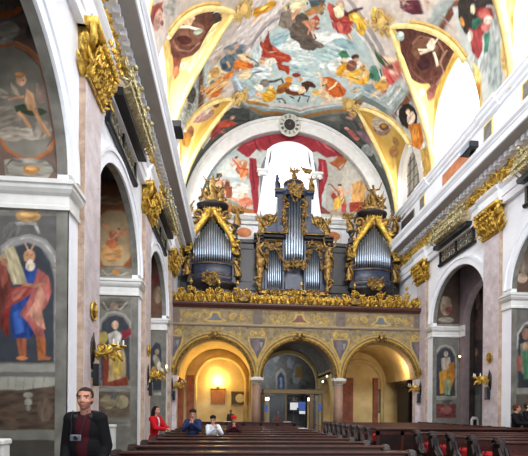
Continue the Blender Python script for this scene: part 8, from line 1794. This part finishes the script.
def person(label, loc, rz, h, pose, look, skin, hairc, hair, topc, legc, vox=.014, shw=.17, coat=None, extra=None, lean=0., collar=None, bent=0.):
    """one person facing -Y in its own frame"""
    t = empty('person', loc, rz, label, 'person'); s = h/1.78; J = {}
    kn = pose == 'kneel'; hipz = .62 if kn else .94; T0 = hipz; tl = .52
    lx = bent
    up = lambda z, x=0, y=0: Vector((x+lean*(z), y-bent*z, T0+z))
    neck = up(tl+.02); sh = [up(tl-.03, sx*shw) for sx in (-1, 1)]; hips = [Vector((sx*.09, 0, T0)) for sx in (-1, 1)]
    if kn: knees = [Vector((sx*.11, -.16, .24)) for sx in (-1, 1)]; ank = [Vector((sx*.1, .28, .2)) for sx in (-1, 1)]
    else: knees = [Vector((sx*.1, -.02, .5)) for sx in (-1, 1)]; ank = [Vector((sx*.11, .03, .08)) for sx in (-1, 1)]
    if pose == 'stand': el = [s_+Vector((sx*.055, .03, -.29)) for s_, sx in zip(sh, (-1, 1))]; wr = [e+Vector((-sx*.03, -.12, -.22)) for e, sx in zip(el, (-1, 1))]; hd = [(Vector((-sx*.1, -.1, -1)), Vector((-sx, 0, 0))) for sx in (-1, 1)]
    elif pose == 'lean': el = [s_+Vector((sx*.06, -.16, -.24)) for s_, sx in zip(sh, (-1, 1))]; wr = [e+Vector((-sx*.14, -.2, -.02)) for e, sx in zip(el, (-1, 1))]; hd = [(Vector((-sx*.8, -.5, 0)), Vector((0, 0, -1))) for sx in (-1, 1)]
    else: el = [s_+Vector((sx*.05, -.24, -.2)) for s_, sx in zip(sh, (-1, 1))]; wr = [Vector((sx*.035, e.y-.12, e.z+.15)) for e, sx in zip(el, (-1, 1))]; hd = [(Vector((-sx*.12, -.1, 1)), Vector((-sx, 0, .1))) for sx in (-1, 1)]
    yaw, pit = look; RH = Matrix.Rotation(yaw, 3, 'Z') @ Matrix.Rotation(pit, 3, 'X'); hc = neck+Vector((0, -.015, .12))+RH @ Vector((0, -.01, .045))
    H = lambda x, y, z: hc+RH @ Vector((x, y, z))
    mb = MB()
    mb.ball(H(0, .012, .03), .074, .092, .088, 16, 12, RH); mb.ball(H(0, -.02, -.03), .062, .07, .085, 14, 10, RH); mb.ball(H(0, -.052, -.088), .03, .026, .022, 10, 8, RH)
    cap(mb, H(0, -.083, .012), H(0, -.103, -.024), .009, .014); mb.ball(H(0, -.088, -.028), .02, .012, .01, 8, 6, RH); mb.ball(H(0, -.078, -.062), .025, .012, .012, 8, 6, RH)
    for sx in (-1, 1):
        mb.ball(H(sx*.076, .008, -.005), .012, .02, .032, 8, 6, RH); cap(mb, H(sx*.014, -.082, .03), H(sx*.048, -.07, .034), .009, .008); mb.ball(H(sx*.04, -.055, -.03), .024, .022, .022, 8, 6, RH)
    cap(mb, neck-Vector((0, 0, .06)), hc+Vector((0, .01, -.05)), .056, .052)
    mb.ball(up(tl-.14), .16, .10, .17, 16, 12); mb.ball(up(.2), .135, .095, .16, 16, 12); mb.ball(Vector((0, .01, T0)), .15, .105, .12, 16, 12)
    cap(mb, sh[0], sh[1], .062, .062)
    for i, sx in enumerate((-1, 1)):
        cap(mb, sh[i], el[i], .052, .04); cap(mb, el[i], wr[i], .039, .026); hand(mb, wr[i], hd[i][0], hd[i][1], sx, 1., .35 if pose != 'pray' else .12)
        cap(mb, hips[i], knees[i], .085, .056); cap(mb, knees[i], ank[i], .054, .036)
        ft = Vector((0, -1, 0)) if not kn else Vector((0, .4, -.9)); cap(mb, ank[i]+Vector((0, .03, -.04)) if not kn else ank[i], ank[i]+ft*.15+Vector((0, 0, -.045 if not kn else 0)), .036, .03)
    def face(v):
        q = RH.transposed() @ (v-hc)
        if q.length < .2:
            x, y, z = q; ax = abs(x)
            if y < -.04 and abs(z-.012) < .0075 and abs(ax-.032) < .016: return (60, 42, 36) if abs(ax-.032) < .007 else (206, 190, 182)
            if y < -.04 and abs(z-.034) < .006 and .012 < ax < .052: return hairc
            if y < -.06 and abs(z+.062) < .007 and ax < .025: return (168, 92, 86)
            if extra == 'stubble' and y < -.0 and z < -.03 and not (ax < .012 and z > -.05): return tuple(int(a*.72+b*.28) for a, b in zip(skin, (70, 50, 44)))
            return skin
        return skin
    body = fuse(mb, 'body', vox*.75, face, M['skin'], t, 4)
    # hair
    mb = MB(); mb.ball(H(0, .024, .046), .081, .096, .082, 16, 12, RH); mb.ball(H(0, .05, .0), .076, .07, .08, 14, 10, RH)
    for sx in (-1, 1): mb.ball(H(sx*.07, .0, .035), .016, .04, .035, 8, 6, RH)
    if hair == 'long':
        for sx in (-1, 1): cap(mb, H(sx*.07, .03, .0), H(sx*.085, .05, -.24), .035, .04)
        cap(mb, H(0, .07, .0), H(0, .09, -.27), .075, .07)
    if hair == 'bushy': mb.ball(H(0, .02, .07), .10, .11, .085, 14, 10, RH)
    if hair == 'cap': mb.ball(H(0, -.005, .075), .1, .112, .085, 14, 10, RH); mb.ball(H(0, .0, .14), .02, n=8, m=6)
    fuse(mb, 'knitted_hat' if hair == 'cap' else 'hair', vox*.8, lambda v: hairc, M['cloth'], t, 3, cut=lambda v: (lambda q: q.y < -.03 and q.z < (.05 if hair == 'cap' else .078) or (q.y < -.02 and q.z < .02 and abs(q.x) < .065))(RH.transposed() @ (v-hc)))
    def garment(nm, col, g, sleeves, hem, cut=None, gr=.0):
        mb = MB(); mb.ball(up(tl-.14), .16+g, .10+g, .17+g*.4, 16, 12); mb.ball(up(.2), .145+g, .105+g, .18, 16, 12); cap(mb, sh[0], sh[1], .06+g, .06+g)
        mb.ball(Vector((0, .01, T0)), .158+g, .115+g, .14, 16, 12)
        if hem: cap(mb, Vector((-.06, .01, T0-.02)), Vector((-.07, .01, T0-hem)), .11+g, .12+g); cap(mb, Vector((.06, .01, T0-.02)), Vector((.07, .01, T0-hem)), .11+g, .12+g)
        if sleeves:
            for i in range(2): cap(mb, sh[i], el[i], .056+g, .048+g); cap(mb, el[i], wr[i]+(el[i]-wr[i])*.06, .047+g, .034+g)
        return fuse(mb, nm, vox, (col if callable(col) else (lambda v: col)), M['cloth'], t, 4, cut)
    garment('shirt', topc, .014, not coat, 0)
    if coat: nm, cc, hem, gap = coat; garment(nm, cc, .021, True, hem, (lambda v: v.y < .0-bent*(v.z-T0)*.5 and abs(v.x-lean*(v.z-T0)-.01) < gap(v.z-T0)) if gap else None)
    if collar:
        mb = MB(); pts = [neck+Vector((sx*.11*math.sin(a)*1.1, -.1*math.cos(a)+.02, -.03+.05*(1-math.cos(a))*.5)) for sx in (1,) for a in [0.7+i*(2*PI-1.4)/14 for i in range(15)]]
        for a, b in zip(pts, pts[1:]): cap(mb, a, b, .028, .028)
        fuse(mb, 'collar', vox, lambda v: collar, M['cloth'], t, 3)
    mb = MB(); mb.ball(Vector((0, .01, T0)), .158, .115, .12, 16, 12)
    for i in range(2): cap(mb, hips[i], knees[i], .095, .068); cap(mb, knees[i], ank[i]+(knees[i]-ank[i])*.08, .066, .052)
    fuse(mb, 'trousers', vox, lambda v: legc, M['cloth'], t, 4)
    mb = MB()
    for i in range(2):
        if kn: cap(mb, ank[i], ank[i]+Vector((0, .05, -.13)), .045, .042)
        else: cap(mb, ank[i]+Vector((0, .04, -.035)), ank[i]+Vector((0, -.15, -.04)), .044, .04)
    fuse(mb, 'shoes', vox, lambda v: (30, 26, 26), M['cloth'], t, 2)
    t.scale = (s, s, s); return t, neck, up
man, nk, up = person('person standing in an open black coat and maroon shirt with a small camera', (-1.575, 4.3, 0), -.05, 1.80, 'stand', (.12, .02), (196, 140, 118), (54, 36, 30), 'short', (58, 14, 22), (26, 26, 34), .010, .15,
    ('black_coat', (15, 15, 18), .12, lambda z: .035+.14*max(0, z)*.55), 'stubble', collar=(50, 54, 60))
cm = empty('compact_camera', man.location+Vector((-.02, -.215, 1.26)), 0, 'small silver camera hanging on the chest of the person in the open black coat', 'camera')
mb = MB(); mb.bev(-.055, .055, -.015, .015, -.032, .032, .008); mb.build('camera_body', M['pipe'], cm); mb = MB(); mb.lathe((0, 0, 0), [(.022, 0), (.022, .02), (.018, .024)], 14); o = mb.build('lens', M['black'], cm); o.rotation_euler = (PI/2, 0, 0); o.location = (.01, -.014, 0)
mb = MB()
for sx in (-1, 1): mb.tube([(sx*.05, 0, .03), (sx*.055, .035, .12), (sx*.07, .05, .2), (sx*.075, .12, .28)], .004, 5)
mb.build('neck_strap', M['black'], cm)
person('person in a red jacket and pale top standing at the left end of the pews', (-1.9, 9.75, 0), 1.15, 1.66, 'lean', (.1, .05), (190, 132, 110), (26, 18, 18), 'long', (206, 200, 204), (40, 36, 44), .016, .165, ('red_jacket', (176, 14, 26), .1, lambda z: .02+.02*z))
person('person in a dark blue jacket leaning on a pew with clasped hands', (-.98, 9.82, 0), 0, 1.58, 'pray', (.1, .32), (200, 146, 122), (36, 24, 22), 'bushy', (38, 48, 76), (30, 30, 40), .015, .165, ('blue_jacket', (34, 46, 82), .02, None), bent=.3)
person('person in a pale top leaning on a pew with head bowed over clasped hands', (-.52, 9.84, 0), .3, 1.43, 'pray', (-.5, .38), (204, 150, 126), (20, 16, 18), 'bushy', (206, 210, 216), (34, 34, 44), .015, .165, None, bent=.3)
person('person in a bright red knitted hat leaning on a pew farther back', (.04, 10.8, 0), 0, 1.42, 'pray', (0, .2), (196, 140, 116), (196, 22, 26), 'cap', (60, 26, 30), (30, 30, 36), .016, .165, None, bent=.15)
person('person in a dark coat turned sideways behind the right rail', (9.12, 11.75, 0), .55, 1.84, 'lean', (.5, 0), (190, 136, 112), (86, 54, 40), 'bushy', (24, 22, 26), (24, 22, 26), .018, .18, ('dark_coat', (20, 18, 22), .2, None))
person('person in a dark coat looking up behind the right rail', (9.82, 12.1, 0), .4, 1.93, 'lean', (.2, -.35), (206, 156, 134), (60, 42, 34), 'short', (22, 20, 24), (22, 20, 24), .018, .18, ('dark_coat', (18, 17, 21), .2, None))
person('person in brown clothes standing by the cream wall under the plaque', (-.1, 22.6, 0), 0, 1.62, 'stand', (0, 0), (120, 84, 60), (50, 36, 28), 'short', (70, 52, 36), (40, 32, 28), .022, .165, None)
person('person in a dull red top standing inside the glass porch', (2.32, 19.75, 0), .2, 1.6, 'stand', (0, 0), (150, 104, 84), (30, 22, 20), 'short', (110, 42, 36), (40, 44, 60), .022, .165, None)
# ================================================================== CAMERA, LIGHT
cam = bpy.data.cameras.new('camera'); co = bpy.data.objects.new('camera', cam); COL.objects.link(co)
F, PYc, EYE, YAW, ROLL = 386., 411., 1.55, .0813, .0085
cam.sensor_fit = 'HORIZONTAL'; cam.sensor_width = 36; cam.lens = F/528*36
cam.shift_y = (PYc-228)/528; cam.clip_end = 200; cam.clip_start = .05
Rm = Matrix.Rotation(-YAW, 4, 'Z') @ Matrix.Rotation(PI/2, 4, 'X') @ Matrix.Rotation(ROLL, 4, 'Z')
co.matrix_world = Matrix.Translation((0, 0, EYE)) @ Rm
sc.camera = co
vs_ = sc.view_settings; sc.display_settings.display_device = 'sRGB'; vs_.view_transform = 'Standard'; vs_.look = 'None'; vs_.gamma = 1; vs_.use_curve_mapping = False; vs_.exposure = .42
w = bpy.data.worlds.new('world'); sc.world = w; w.use_nodes = True; bg = w.node_tree.nodes['Background']
bg.inputs[0].default_value = (.82, .9, 1, 1); bg.inputs[1].default_value = .22
def area(name, loc, rot, sx, sy, power, col=(1, 1, 1)):
    l = bpy.data.lights.new(name, 'AREA'); l.shape = 'RECTANGLE'; l.size = sx; l.size_y = sy; l.energy = power; l.color = col
    o = bpy.data.objects.new(name, l); COL.objects.link(o); o.location = loc; o.rotation_euler = rot; return o
for c in (5.87, 11.37, 16.87, 21.55):        # daylight entering through the clerestory
    area('daylight_right', (DR+.25, c, 15.4), (0, PI/2-.3, 0), 2.6, 2.6, 110, (.9, .95, 1))
    area('daylight_left', (DL-.25, c, 15.4), (0, -PI/2+.3, 0), 2.6, 2.6, 190, (.9, .95, 1))
area('daylight_end', (WX, YE-.3, 16), (-PI/2+.5, 0, 0), 2.6, 3.2, 80, (.9, .95, 1))
area('high_fill', (3.4, -1.5, 17), (math.radians(68), 0, 0), 11, 5, 2600, (.94, .96, 1))  # general fill added high behind the camera for walls and vault
area('upward_fill', (3.4, -2.5, 4), (math.radians(112), 0, 0), 11, 5, 520, (.95, .97, 1))  # upward fill added behind the camera for soffits, vault and walls
for k in range(-1, 2):                     # fill lights added in the side chapels to brighten their frescoes
    yc = Y1+W+(B-A-W)/2+k*B
    area('chapel_fill_left', (DL-3.8, yc-1.2, 7.0), (0, -PI/2+.2, .75), 1.4, 2.4, 130, (.95, .97, 1))
    area('chapel_fill_right', (DR+2.1, yc-1.0, 6.6), (0, PI/2-.2, -.75), 1.2, 2.0, 42, (.95, .97, 1))
def bulb(name, loc, p, col, r=.12):
    l = bpy.data.lights.new(name, 'POINT'); l.energy = p; l.color = col; l.shadow_soft_size = r; o = bpy.data.objects.new(name, l); COL.objects.link(o); o.location = loc
bulb('lamp_light_left', (-.92, YE-.5, 3.4), 54, (1, .72, .38))
bulb('lamp_light_right', (9.3, YG+1.0, 3.9), 46, (1, .72, .42))
bulb('lamp_light_porch', (3.3, 20.6, 2.2), 5, (1, .8, .55))
bulb('narthex_light', (2.0, 26.2, 4.6), 110, (.8, .9, 1))
